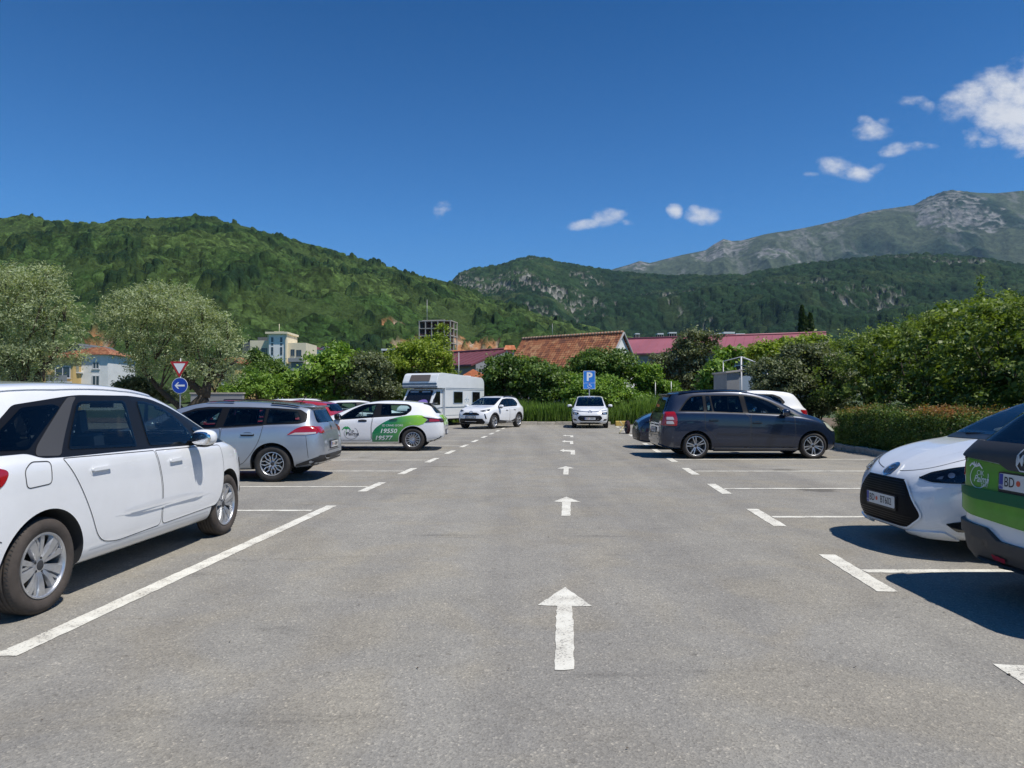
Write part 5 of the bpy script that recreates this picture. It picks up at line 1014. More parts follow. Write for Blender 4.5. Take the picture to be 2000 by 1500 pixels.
sheet('flower_bed', [(9.0, 10), (40, 10), (40, 38.9), (9.5, 38.9), (9.4, 22), (9.2, 17.4)], .045, M['earth'])
sheet('verge', [(-1.6, 39.0), (30, 39.0), (30, 52), (-60, 52), (-60, 42), (-1.6, 42)], .03, M['earth'])

# ------------------------------------------------------------------ signs
M['signblue'] = mat('sign_blue', (.03, .20, .62), .35); M['signdeep'] = mat('sign_deep_blue', (.008, .05, .36), .35); M['signwhite'] = mat('sign_white', (.75, .77, .78), .35); M['signred'] = mat('sign_red', (.42, .015, .02), .35); M['steel'] = mat('galvanised_steel', (.36, .37, .38), .5, .6, var=.15)
MXZ = lambda x, y, z, rz=0: Matrix.Translation((x, y, z)) @ Matrix.Rotation(rz, 4, 'Z') @ Matrix(((1, 0, 0, 0), (0, 0, -1, 0), (0, 1, 0, 0), (0, 0, 0, 1)))   # u->x, v->z, w->-y (towards the camera)
def disc(r, n=40): return [(r * math.cos(2 * math.pi * i / n), r * math.sin(2 * math.pi * i / n)) for i in range(n)]
# blue parking sign
Y = 38.0; p = at(1151, 742, Y); t = thing('parking_sign', 'blue parking sign with a white P over a wheelchair symbol, above the far people carrier', 'road sign', (p.x, Y, 0)); w, h = .64, .98
b = MB(); b.tube([(0, .04, 0), (0, .04, 2.9)], .03, 10); b.build('pole', M['steel'], t); m4 = MXZ(0, 0, p.z - 0); m4 = MXZ(0, 0, p.z)
b = MB(); b.prism(rounded([(-w / 2, -h / 2), (w / 2, -h / 2), (w / 2, h / 2), (-w / 2, h / 2)], .05), -.015, .0, m4, 1); b.prism(rounded([(-w / 2 + .02, -h / 2 + .02), (w / 2 - .02, -h / 2 + .02), (w / 2 - .02, -h / 2 + .315), (-w / 2 + .02, -h / 2 + .315)], .03), .001, .004, m4, 0); b.prism(rounded([(-w / 2 + .02, -h / 2 + .335), (w / 2 - .02, -h / 2 + .335), (w / 2 - .02, h / 2 - .02), (-w / 2 + .02, h / 2 - .02)], .03), .001, .004, m4, 0)
b.text('P', .62, m4 @ Matrix.Translation((0, .15, 0)), 2, bold=.035, depth=.008)
for seg_ in ([(.0, -.20), (.0, -.31), (.09, -.31)], [(.0, -.25), (.07, -.25)]): b.tube([m4 @ Vector((x, y, .010)) for x, y in seg_], .010, 6, 2)
b.tube([m4 @ Vector((-.01 + .085 * math.cos(a), -.33 + .075 * math.sin(a), .010)) for a in np.linspace(R_(120), R_(345), 14)], .009, 6, 2); b.tube([m4 @ Vector((.09, -.31, .010)), m4 @ Vector((.13, -.40, .010))], .010, 6, 2); b.ell(m4 @ Vector((0, -.175, .012)), (.025, .01, .025), 3)
b.build('sign_plate', [M['signblue'], M['signwhite'], M['signwhite'], M['signred']], t)
# yield and arrow signs
Y = 28.0; p = at(351, 753, Y); t = thing('road_sign', 'red and white yield triangle above a round blue left arrow sign, before the olive tree', 'road sign', (p.x, Y, 0)); ph = at(349, 700, Y).z
b = MB(); b.tube([(0, .05, 0), (0, .05, ph)], .03, 10); b.build('pole', M['steel'], t)
tri = lambda s: [(-s, .0 + s * .58), (0, -s * 1.155), (s, .0 + s * .58)]
cz = at(349, 716, Y).z - .02; b = MB(); m4 = MXZ(-.02, 0, cz + .01); b.prism(rounded(tri(.37), .04), -.012, 0, m4, 0); b.prism(rounded(tri(.235), .015), .001, .005, m4, 1); b.build('yield_plate', [M['signred'], M['signwhite']], t)
b = MB(); m4 = MXZ(.0, 0, p.z); b.prism(disc(.315), -.012, 0, m4, 1); b.prism(disc(.298), .001, .004, m4, 0); ar = [(-.20, 0), (-.07, .13), (-.02, .13), (-.10, .035), (.20, .035), (.20, -.035), (-.10, -.035), (-.02, -.13), (-.07, -.13)]
b.prism(ar, .005, .009, m4, 1); b.build('arrow_plate', [M['signdeep'], M['signwhite']], t)
# overhead thin poles and masts are placed with the town

# ------------------------------------------------------------------ camper van
M['gelcoat'] = mat('gelcoat_white', (.72, .74, .74), .3, coat=.4, var=.05, vscale=2); M['stripe'] = mat('stripe_blue_green', (.07, .13, .20), .4); M['blind'] = mat('window_blind_brown', (.12, .10, .09), .6); M['purple'] = mat('purple_cloth', (.20, .14, .42), .8); M['bluegrey'] = mat('pale_blue_grey', (.34, .42, .50), .5)
def camper():
    t = thing('camper_van', 'white camper van with a cab-over bed, standing askew behind the taxi and the crossover', 'camper van', (-4.55, 37.4, 0), R_(-90 - 26))
    XZ = Matrix(((1, 0, 0, 0), (0, 0, 1, 0), (0, 1, 0, 0), (0, 0, 0, 1)))
    b = MB(); hw = 1.05
    b.prism(rounded([(-4.55, .38), (-.25, .38), (-.25, 1.98), (.55, 1.98), (.62, 2.10), (.60, 2.30), (.38, 2.72), (.10, 2.78), (-1.2, 2.74), (-4.35, 2.62), (-4.55, 2.40)], [.06, .05, .02, .08, .06, .08, .12, .1, .1, .15, .15]), -hw, hw, XZ, 0); o = b.build('body', M['gelcoat'], t, bevel=.06, seg=3)
    cab = [(-.30, .40), (1.32, .36), (1.36, .55), (1.34, .86), (1.22, 1.00), (.92, 1.10), (.34, 1.93), (-.30, 1.97)]
    b = MB(); b.prism(rounded(cab, [.02, .08, .08, .1, .1, .06, .05, .02]), -.90, .90, XZ, 0); b.build('cab', M['gelcoat'], t, bevel=.07, seg=3)
    # windscreen, sloping
    d = Vector((.34 - .92, 0, 1.93 - 1.10)).normalized(); n = Vector((d.z, 0, -d.x)); c = Vector((.63, 0, 1.515)) + n * .012; ms = Matrix(((0, d.x, n.x, c.x), (1, 0, 0, c.y), (0, d.z, n.z, c.z), (0, 0, 0, 1)))
    b = MB(); b.prism(rounded([(-.80, -.42), (.80, -.42), (.74, .42), (-.74, .42)], .08), 0, .012, ms, 0); b.build('screen_surround', M['black'], t)
    b = MB(); b.prism(rounded([(-.76, -.38), (.76, -.38), (.70, .38), (-.70, .38)], .07), .012, .020, ms, 0)
    b.build('windscreen', M['blackgloss'], t)
    b = MB()
    for y in (-.36, .36): b.prism(rounded([(y - .26, .27), (y + .26, .27), (y + .25, .35), (y - .25, .35)], .02), .021, .026, ms, 0)
    b.build('sun_visor', M['bluegrey'], t); b = MB(); b.prism(spline([(.0, -.37), (.15, -.24), (.38, -.18), (.58, -.22), (.7, -.37)], 4), .021, .025, ms, 0); b.build('cloth', M['purple'], t)
    for s in (1, -1):
        f = Matrix(((1, 0, 0, 0), (0, 0, s, 0), (0, 1, 0, 0), (0, 0, 0, 1)))
        for x0, x1 in ((-2.02, -1.10), (-3.98, -3.14)):
            w = MB(); w.prism(rounded([(x0 - .05, 1.17), (x1 + .05, 1.17), (x1 + .05, 1.84), (x0 - .05, 1.84)], .06), hw + .002, hw + .02, f, 0); wf = w.build('window', M['bluegrey'], t); w = MB(); w.prism(rounded([(x0, 1.21), (x1, 1.21), (x1, 1.80), (x0, 1.80)], .05), hw + .021, hw + .03, f, 0); w.build('pane', M['blackgloss'], wf)
        w = MB(); w.prism([(.02, 1.12), (.80, 1.12), (.36, 1.80), (.02, 1.80)], .902, .915, f, 0); w.build('side_window', M['blackgloss'], t)
        w = MB()
        for z in (1.90, 1.98): w.prism([(-4.5, z), (-.3, z), (-.3, z + .022), (-4.5, z + .022)], hw + .002, hw + .008, f, 0)
        w.prism([(-4.5, .98), (-.3, .98), (.9, .88), (1.2, .80), (1.2, .76), (.9, .83), (-.3, .935), (-4.5, .935)], .0, .0, f, 0) if False else None
        w.prism([(-4.5, 1.00), (-.26, 1.00), (-.26, .955), (-4.5, .955)], hw + .002, hw + .008, f, 0); w.prism([(-.24, .99), (.6, .95), (1.15, .82), (1.15, .785), (.6, .91), (-.24, .95)], .902, .910, f, 0)
        w.prism([(-4.5, .56), (-.3, .56), (-.3, .545), (-4.5, .545)], hw + .002, hw + .006, f, 0); w.build('stripe', M['stripe'], t)
        w = MB(); w.prism([(-.20, .42), (.95, .42), (.95, .44), (-.18, .44), (-.18, 1.86), (-.20, 1.86)], .902, .908, f, 0); w.build('door_gap', M['seam'], t)
        w = MB(); q = (-2.55, 1.40)
        for a0 in (0, 1): 
            c = (q[0] - .1 + .26 * a0, q[1] - .06); pts = [f @ Vector((c[0] + .10 * math.cos(x), c[1] + .075 * math.sin(x), hw + .004)) for x in np.linspace(0, 5.2, 14)]; w.tube(pts, .014, 5)
        w.tube([f @ Vector((q[0] + x, q[1] + z, hw + .004)) for x, z in ((-.05, .22), (0, .08), (.06, .02))], .014, 5); w.build('emblem', M['bluegrey'], t)
        w = MB(); w.ell((.85, s * 1.06, 1.28), (.06, .05, .17), 0); w.tube([(.80, s * .9, 1.2), (.85, s * 1.05, 1.25)], .02, 6); w.build('wing_mirror', M['black'], t)
        for xw in (.72, -2.9):
            wh = empty('wheel', (xw, s * .80, .33), 0 if s > 0 else math.pi, t); tm, rm = wheel_meshes('five', .33, .2, .2, 'tyre', 'alloy'); link('tyre', tm, wh); link('rim', rm, wh)
        w = MB(); w.prism([(xw_ + .40 * math.cos(a), .30 + .40 * math.sin(a)) for xw_ in (.72,) for a in np.linspace(0, math.pi, 20)], .80, .906, f, 0); w.prism([(-2.9 + .42 * math.cos(a), .385 + .34 * math.sin(a)) for a in np.linspace(0, math.pi, 20)], .9, hw + .004, f, 0); w.build('wheel_arch', M['lining'], t)
    # luton window and its trim
    d = Vector((.38 - .60, 0, 2.72 - 2.30)).normalized(); n = Vector((d.z, 0, -d.x)); c = Vector((.49, 0, 2.51)) + n * .012; ms = Matrix(((0, d.x, n.x, c.x), (1, 0, 0, c.y), (0, d.z, n.z, c.z), (0, 0, 0, 1)))
    b = MB(); b.prism(rounded([(-.62, -.20), (.62, -.20), (.60, .17), (-.60, .17)], .04), 0, .015, ms, 0); b.build('front_window', M['blind'], t)
    b = MB(); b.box((.60, 0, 2.20), (.06, 2.12, .10)); b.box((.56, 0, 2.05), (.08, 2.13, .10)); b.build('bed_trim', M['stripe'], t, bevel=.02)
    b = MB(); b.box((1.36, 0, .72), (.04, 1.2, .16)); b.build('grille', M['black'], t); 
    for s in (1, -1): b = MB(); b.box((1.35, s * .72, .74), (.06, .26, .17)); b.build('headlight', M['headclear'], t, bevel=.02)
    b = MB(); b.box((1.38, 0, .46), (.10, 1.84, .20)); b.build('bumper', M['trim'], t, bevel=.04); b = MB(); b.box((-4.0, .1, 2.70), (.5, .5, .10)); b.box((-2.2, -.1, 2.76), (.5, .5, .08)); b.build('roof_vent', M['gelcoat'], t, bevel=.02)
    b = MB(); b.box((-2.2, 0, .34), (4.5, 1.8, .08)); b.build('chassis', M['black'], t)
camper()
# an upright wheel with a strut
t = thing('cart_wheel', 'dark upright wheel with a pale yellow strut, left of the dark blue car', 'wheel', (4.72, 29.1, 0), R_(-84)); M['cream'] = mat('cream_paint', (.55, .48, .25), .5); M['wine'] = mat('wine_red_rubber', (.045, .012, .016), .7)
w = empty('wheel', (0, 0, .27), 0, t); tm, rm = wheel_meshes('five', .27, .13, .17, 'wine', 'alloydark'); link('tyre', tm, w); link('rim', rm, w)
b = MB(); b.tube([(.0, -.10, .27), (.0, -.16, .30), (.05, -.30, .10), (.08, -.36, .02)], .022, 8); b.tube([(0, -.16, .30), (-.02, -.30, .52)], .02, 8); b.tube([(0, 0, .27), (0, -.12, .27)], .03, 8); b.build('strut', M['cream'], t)
# ------------------------------------------------------------------ terrain
_TAB = np.random.default_rng(11).random((512, 512))
def vnoise(x, y):
    xi = np.floor(x).astype(int); yi = np.floor(y).astype(int); fx = x - xi; fy = y - yi; fx = fx * fx * (3 - 2 * fx); fy = fy * fy * (3 - 2 * fy)
    a = _TAB[xi % 512, yi % 512]; b = _TAB[(xi + 1) % 512, yi % 512]; c = _TAB[xi % 512, (yi + 1) % 512]; d = _TAB[(xi + 1) % 512, (yi + 1) % 512]
    return (a * (1 - fx) + b * fx) * (1 - fy) + (c * (1 - fx) + d * fx) * fy
def fbm(x, y, o=5, g=.5):
    s = 0; a = 1; t = 0
    for i in range(o): s = s + a * vnoise(x * 2 ** i + 17.3 * i, y * 2 ** i + 5.1 * i); t += a; a *= g
    return s / t
def ridged(x, y, o=5):
    s = 0; a = 1; t = 0
    for i in range(o): s = s + a * (1 - np.abs(2 * vnoise(x * 2 ** i + 9.7 * i, y * 2 ** i + 3.3 * i) - 1)); t += a; a *= .5
    return s / t
def crowns(X, Y, c):
    gx, gy = X / c, Y / c; ix, iy = np.floor(gx).astype(int), np.floor(gy).astype(int); best = np.full(X.shape, 9.); rnd = np.zeros(X.shape); r2 = np.zeros(X.shape)
    for dx in (-1, 0, 1):
        for dy in (-1, 0, 1):
            cx, cy = ix + dx, iy + dy; jx = _TAB[cx % 512, cy % 512]; jy = _TAB[(cx + 91) % 512, (cy + 37) % 512]; rr = _TAB[(cx + 201) % 512, (cy + 133) % 512]
            d = np.hypot(gx - cx - jx, gy - cy - jy) / (.65 + .7 * rr); m = d < best; best = np.where(m, d, best); rnd = np.where(m, rr, rnd); r2 = np.where(m, _TAB[(cx + 7) % 512, (cy + 311) % 512], r2)
    return best, rnd, r2
def lerp3(a, b, t): return a[None] * (1 - t[:, None]) + b[None] * t[:, None]
def terrain_mat(sc=.45, dist=1.2):
    m = bpy.data.materials.new('hillside'); m.use_nodes = True; nt = m.node_tree; p = nt.nodes['Principled BSDF']; L = nt.links.new; a = N(nt, 'ShaderNodeAttribute'); a.attribute_name = 'Col'
    tc = N(nt, 'ShaderNodeTexCoord'); n = N(nt, 'ShaderNodeTexNoise'); n.inputs['Scale'].default_value = sc; n.inputs['Detail'].default_value = 6; n.inputs['Roughness'].default_value = .7; L(tc.outputs['Object'], n.inputs[0])
    r = N(nt, 'ShaderNodeValToRGB'); e = r.color_ramp.elements; e[0].position = .35; e[0].color = (.55, .58, .55, 1); e[1].position = .65; e[1].color = (1.4, 1.38, 1.3, 1); L(n.outputs[0], r.inputs[0])
    x = N(nt, 'ShaderNodeMix', data_type='RGBA', blend_type='MULTIPLY'); x.inputs[0].default_value = 1; L(a.outputs[0], x.inputs[6]); L(r.outputs[0], x.inputs[7]); L(x.outputs[2], p.inputs['Base Color']); p.inputs['Roughness'].default_value = .95; p.inputs['Specular IOR Level'].default_value = .1
    b = N(nt, 'ShaderNodeBump'); b.inputs['Strength'].default_value = .8; b.inputs['Distance'].default_value = dist; L(n.outputs[0], b.inputs['Height']); L(b.outputs[0], p.inputs['Normal']); return m
M['hill'] = terrain_mat(); M['hill2'] = terrain_mat(.16, 4.); M['hill3'] = terrain_mat(.035, 22.)
def pitch_slope(py): v = 750 - py; return (F * math.sin(PITCH) + v * math.cos(PITCH)) / (F * math.cos(PITCH) - v * math.sin(PITCH))
TERR = {}
def terrain(name, label, sil, foot, ridge, px0, px1, nu, ns, power, relief, relief_scale, cell, crown_h, colfn, mkey='hill'):
    px = np.linspace(px0, px1, nu); sil = np.array(sil, float); rp = np.interp(px, sil[:, 0], sil[:, 1]); f = np.array(foot, float); g = np.array(ridge, float)
    Yf = np.interp(px, f[:, 0], f[:, 1]); Yr = np.interp(px, g[:, 0], g[:, 1]); slope = np.array([pitch_slope(q) for q in rp]); zr = HC + slope * Yr
    s = np.concatenate([np.linspace(0, 1, ns), np.linspace(1, 1.35, ns // 8)[1:]]); SS, PX = np.meshgrid(s, px, indexing='ij'); Y = Yf + (Yr - Yf) * SS; X = (PX - 1000) / F * Y
    base = -1 + (zr + 1) * np.where(SS <= 1, np.clip(SS, 0, 1) ** power, 1 - (SS - 1) * 1.6)
    w = np.clip(SS * (1.0 - SS) * 4, 0, 1); z = base + (ridged(X / relief_scale + 3.3, Y / relief_scale + 1.7, 4) - .62) * relief * w
    best, rn, r2 = crowns(X.ravel(), Y.ravel(), cell); best = best.reshape(X.shape); rn = rn.reshape(X.shape); r2 = r2.reshape(X.shape)
    col, tree = colfn(PX, SS, X, Y, z, rn, r2); bump = crown_h * (.45 + .9 * rn) * np.sqrt(np.clip(1 - best ** 2, 0, 1)); z = z + bump * tree
    nr, nc = X.shape; V = np.stack([X, Y, z], -1).reshape(-1, 3).astype(np.float32)
    i = np.arange(nr - 1)[:, None] * nc + np.arange(nc - 1)[None]; q = np.stack([i, i + 1, i + 1 + nc, i + nc], -1).reshape(-1, 4)
    me = bpy.data.meshes.new(name); me.vertices.add(len(V)); me.vertices.foreach_set('co', V.ravel()); me.loops.add(q.size); me.loops.foreach_set('vertex_index', q.ravel().astype(np.int32)); me.polygons.add(len(q))
    me.polygons.foreach_set('loop_start', np.arange(0, q.size, 4, dtype=np.int32)); me.polygons.foreach_set('use_smooth', np.ones(len(q), bool)); me.update(calc_edges=True)
    at_ = me.color_attributes.new('Col', 'FLOAT_COLOR', 'POINT'); c4 = np.ones((len(V), 4), np.float32); c4[:, :3] = col.reshape(-1, 3); at_.data.foreach_set('color', c4.ravel()); me.materials.append(M[mkey])
    TERR[name] = (px, s, X, Y, z); return tag(link(name, me), label, None, None, 'structure')
def terr_height(name, x, y):
    px, s, X, Y, z = TERR[name]; u = 1000 + x / y * F; j = int(np.clip(np.searchsorted(px, u), 1, len(px) - 1)); col = Y[:, j]; i = int(np.clip(np.searchsorted(col, y), 1, len(col) - 1)); return float(z[i, j])

def blob(PX, SS, cx, cs, rx, rs, n, thr=1.): return np.clip((thr - ((PX - cx) / rx) ** 2 - ((SS - cs) / rs) ** 2 + (n - .5) * 2.2) * 3, 0, 1)
def near_col(PX, SS, X, Y, z, rn, r2):
    n1 = fbm(X / 60, Y / 90, 4); n2 = fbm(X / 9, Y / 14, 4); n3 = fbm(X / 28 + 40, Y / 45, 4)
    dark = np.array([.009, .021, .009]); mid = np.array([.024, .050, .013]); lite = np.array([.046, .074, .021]); t = np.clip((n1 - .38) * 3.2 + (rn - .5) * .9, 0, 1)
    c = mid[None, None] * (1 - t[..., None]) + lite[None, None] * t[..., None]; t2 = np.clip((n3 - .52) * 6, 0, 1) * np.clip((r2 - .35) * 3, 0, 1); c = c * (1 - t2[..., None]) + dark * t2[..., None]; c = c * (.42 + 1.15 * r2[..., None]) * (.6 + .8 * vnoise(X / 1.7, Y / 2.3)[..., None])
    tree = .75 + .9 * t2
    meadow = np.clip((fbm(X / 45 + 9, Y / 70 + 4, 4) - .60) * 9, 0, 1); c = c * (1 - .7 * meadow[..., None]) + np.array([.044, .070, .022]) * .7 * meadow[..., None]; tree = tree * (1 - .7 * meadow)
    # bare earth and rock cuts low on the slope
    earth = np.zeros_like(SS)
    for cx, cs, rx, rs in ((930, .26, 46, .07), (898, .33, 20, .05), (975, .25, 40, .03), (620, .19, 42, .045), (680, .16, 60, .02), (768, .335, 24, .014), (790, .27, 30, .03), (192, .17, 34, .10), (700, .15, 30, .03), (1060, .22, 60, .03)): earth = np.maximum(earth, blob(PX, SS, cx, cs, rx, rs, n2))
    rock = np.clip((fbm(X / 3.5, Y / 5, 3) - .5) * 8, 0, 1); ec = np.array([.34, .17, .085]) * (1 - rock[..., None]) + np.array([.36, .27, .20]) * rock[..., None]
    c = c * (1 - earth[..., None]) + ec * (.75 + .5 * n2[..., None]) * earth[..., None]; return c, tree * (1 - earth)
terrain('green_hill', 'long green wooded hill rising on the left', [(-200, 432), (0, 434), (45, 428), (80, 436), (120, 439), (200, 443), (225, 434), (300, 434), (370, 427), (450, 438), (520, 457), (600, 483), (660, 499), (740, 521), (800, 541), (850, 553), (885, 560), (950, 586), (1050, 620), (1150, 643), (1200, 656), (1320, 690), (1420, 730)],
        [(-200, 170), (400, 190), (900, 235), (1200, 260), (1420, 300)], [(-200, 820), (370, 980), (900, 1050), (1420, 900)], -160, 1420, 1500, 560, 1.22, 52, 170, 5.6, 6.5, near_col)
def mid_col(PX, SS, X, Y, z, rn, r2):
    n1 = fbm(X / 160, Y / 260, 4); n2 = fbm(X / 22, Y / 30, 4); n3 = fbm(X / 60 + 4, Y / 60, 5); dark = np.array([.012, .030, .014]); mid = np.array([.028, .055, .020]); lite = np.array([.070, .095, .035])
    t = np.clip((n1 - .42) * 3 + (rn - .5) * .9, 0, 1); left = np.clip((1180 - PX) / 260, 0, 1); t = np.clip(t * (.55 + .8 * left), 0, 1); c = dark * (1 - t[..., None]) + mid * t[..., None]; c = c * (.65 + .7 * r2[..., None]); t3 = np.clip((n3 - .57) * 7, 0, 1) * (.25 + .65 * left); c = c * (1 - t3[..., None]) + lite * t3[..., None]
    rock = np.zeros_like(SS)
    for cx, cs, rx, rs, th in ((960, .66, 75, .15, .8), (1040, .60, 95, .12, .85), (1135, .50, 70, .09, .8), (900, .80, 28, .18, .9), (1085, .36, 90, .05, .5), (1330, .62, 90, .16, .45), (1800, .93, 110, .05, .75), (1900, .90, 90, .06, .8), (1745, .97, 70, .05, .55), (1150, .86, 50, .06, .4), (1040, .95, 30, .06, .5), (1380, .40, 14, .10, .6), (1560, .70, 90, .10, .35), (1700, .55, 110, .08, .3), (1450, .75, 70, .08, .4)): rock = np.maximum(rock, blob(PX, SS, cx, cs, rx, rs, n2, th) * np.clip((fbm(X / 7 + 3, Y / 14, 3) - .46) * 8, 0, 1))
    st = fbm(X / 6, z / 10, 4); rc = np.array([.20, .20, .185]) * (.25 + 1.4 * st[..., None]); c = c * (1 - rock[..., None]) + rc * rock[..., None]; return c, (1 - .75 * rock) * (1 - .6 * t3)
terrain('wooded_mountain', 'dark wooded mountain with grey cliffs behind the tiled house', [(780, 640), (860, 585), (885, 553), (895, 538), (930, 528), (980, 521), (1010, 510), (1040, 505), (1070, 510), (1100, 518), (1200, 535), (1290, 543), (1450, 543), (1560, 522), (1700, 506), (1800, 501), (1900, 507), (2000, 522), (2200, 540)],
        [(780, 950), (1400, 800), (2200, 650)], [(780, 2500), (1040, 2700), (1450, 2300), (2200, 2100)], 780, 2180, 1350, 480, 1.15, 150, 420, 12, 12, mid_col, 'hill2')
def far_col(PX, SS, X, Y, z, rn, r2):
    n1 = fbm(X / 420, Y / 420, 5); n2 = fbm(X / 60, Y / 60, 5); n3 = fbm(X / 130 + 8, Y / 300, 5); grass = np.array([.072, .092, .056]); green = np.array([.026, .048, .030]); rockc = np.array([.20, .20, .195])
    t = np.clip((n1 - .46) * 5 + (SS - .72) * -1.4 + (PX - 1750) / 700, 0, 1); c = grass * (1 - t[..., None]) + green * t[..., None]; c = c * (.7 + .6 * n2[..., None])
    rock = np.clip((n3 - .55) * 8, 0, 1) * np.clip(SS * 1.5 - .35, 0, 1) * .6 * np.clip((fbm(X / 25, Y / 60, 3) - .4) * 6, 0, 1)
    for cx, cs, rx, rs, th in ((1415, .93, 60, .10, 1.), (1860, .88, 70, .12, .95), (1250, .95, 40, .10, .7), (1520, .75, 60, .10, .5), (1930, .80, 60, .10, .6)): rock = np.maximum(rock, blob(PX, SS, cx, cs, rx, rs, n2, th) * np.clip((fbm(X / 35, Y / 50 + z / 30, 4) - .40) * 7, 0, 1))
    c = c * (1 - rock[..., None]) + rockc * (.55 + .9 * fbm(X / 30, z / 40, 4)[..., None]) * rock[..., None]; return c, .12 + .5 * t * (1 - rock)
terrain('rocky_mountain', 'high rocky grey-green mountain on the right skyline', [(1140, 555), (1180, 531), (1230, 517), (1250, 510), (1270, 514), (1330, 499), (1380, 489), (1395, 478), (1415, 467), (1432, 471), (1450, 470), (1500, 457), (1560, 448), (1600, 440), (1650, 428), (1700, 414), (1750, 406), (1790, 401), (1815, 388), (1850, 374), (1880, 373), (1900, 376), (1950, 378), (2000, 373), (2200, 365)],
        [(1140, 3400), (2200, 2900)], [(1140, 6200), (2200, 5200)], 1140, 2180, 1100, 420, 1.12, 520, 900, 30, 16, far_col, 'hill3')

# ------------------------------------------------------------------ plants
def leaf_mat(name, ca, cb, cc, trans=.28, rough=.5, k=1.9):
    ca, cb, cc = [tuple(min(.75, q * k) for q in c) for c in (ca, cb, cc)]
    m = bpy.data.materials.new(name); m.use_nodes = True; nt = m.node_tree; L = nt.links.new; p = nt.nodes['Principled BSDF']; out = nt.nodes['Material Output']; a = N(nt, 'ShaderNodeAttribute'); a.attribute_name = 'rnd'
    r = N(nt, 'ShaderNodeValToRGB'); e = r.color_ramp.elements; e[0].position = 0; e[0].color = (*ca, 1); e[1].position = 1; e[1].color = (*cc, 1); q = e.new(.5); q.color = (*cb, 1); L(a.outputs['Fac'], r.inputs[0]); L(r.outputs[0], p.inputs['Base Color'])
    p.inputs['Roughness'].default_value = rough; p.inputs['Specular IOR Level'].default_value = .35; t = N(nt, 'ShaderNodeBsdfTranslucent'); mu = N(nt, 'ShaderNodeMix', data_type='RGBA', blend_type='MULTIPLY'); mu.inputs[0].default_value = 1; mu.inputs[7].default_value = (1.5, 1.6, .6, 1); L(r.outputs[0], mu.inputs[6]); L(mu.outputs[2], t.inputs[0])
    mx = N(nt, 'ShaderNodeMixShader'); mx.inputs[0].default_value = trans; L(p.outputs[0], mx.inputs[1]); L(t.outputs[0], mx.inputs[2]); L(mx.outputs[0], out.inputs[0]); return m
M['olive'] = leaf_mat('olive_leaf', (.07, .085, .045), (.14, .165, .088), (.29, .32, .20), .3); M['bark'] = mat('bark', (.07, .055, .04), .95, var=.4, vscale=6, bump=.8, bscale=14)
M['laurel'] = leaf_mat('laurel_leaf', (.019, .038, .011), (.050, .088, .018), (.13, .175, .040)); M['bright'] = leaf_mat('bright_leaf', (.034, .068, .013), (.085, .145, .022), (.175, .24, .040)); M['yellowgreen'] = leaf_mat('yellow_green_leaf', (.05, .075, .010), (.11, .15, .018), (.20, .24, .035))
M['greygreen'] = leaf_mat('grey_green_leaf', (.035, .045, .022), (.075, .09, .045), (.15, .165, .09), .25); M['darkleaf'] = leaf_mat('dark_leaf', (.008, .018, .008), (.018, .035, .012), (.05, .075, .022)); M['photinia'] = leaf_mat('red_tipped_leaf', (.025, .05, .012), (.065, .10, .022), (.20, .07, .03), .3)
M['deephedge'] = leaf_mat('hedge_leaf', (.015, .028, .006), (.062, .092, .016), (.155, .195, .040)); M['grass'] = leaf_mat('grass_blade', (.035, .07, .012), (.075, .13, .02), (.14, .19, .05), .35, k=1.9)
def quads_mesh(name, V4, rnd, m_):
    n = len(V4); me = bpy.data.meshes.new(name); me.vertices.add(n * 4); me.vertices.foreach_set('co', V4.astype(np.float32).ravel()); me.loops.add(n * 4); me.loops.foreach_set('vertex_index', np.arange(n * 4, dtype=np.int32)); me.polygons.add(n)
    me.polygons.foreach_set('loop_start', np.arange(0, n * 4, 4, dtype=np.int32)); me.update(calc_edges=True); a = me.attributes.new('rnd', 'FLOAT', 'FACE'); a.data.foreach_set('value', np.clip(rnd, 0, 1).astype(np.float32)); me.materials.append(m_); return me
def nrm(a): return a / np.maximum(1e-9, np.linalg.norm(a, axis=1, keepdims=True))
def leaves(P, Nn, size, aspect, rg):
    n = len(P); t = nrm(np.cross(Nn, rg.normal(size=(n, 3)))); b = np.cross(Nn, t); L = (size * (.6 + .8 * rg.random(n)))[:, None]; W = L * aspect
    return np.stack([P - t * L * .5, P + b * W * .5 - t * L * .05, P + t * L * .5 - Nn * L * .12, P - b * W * .5 - t * L * .05], 1)
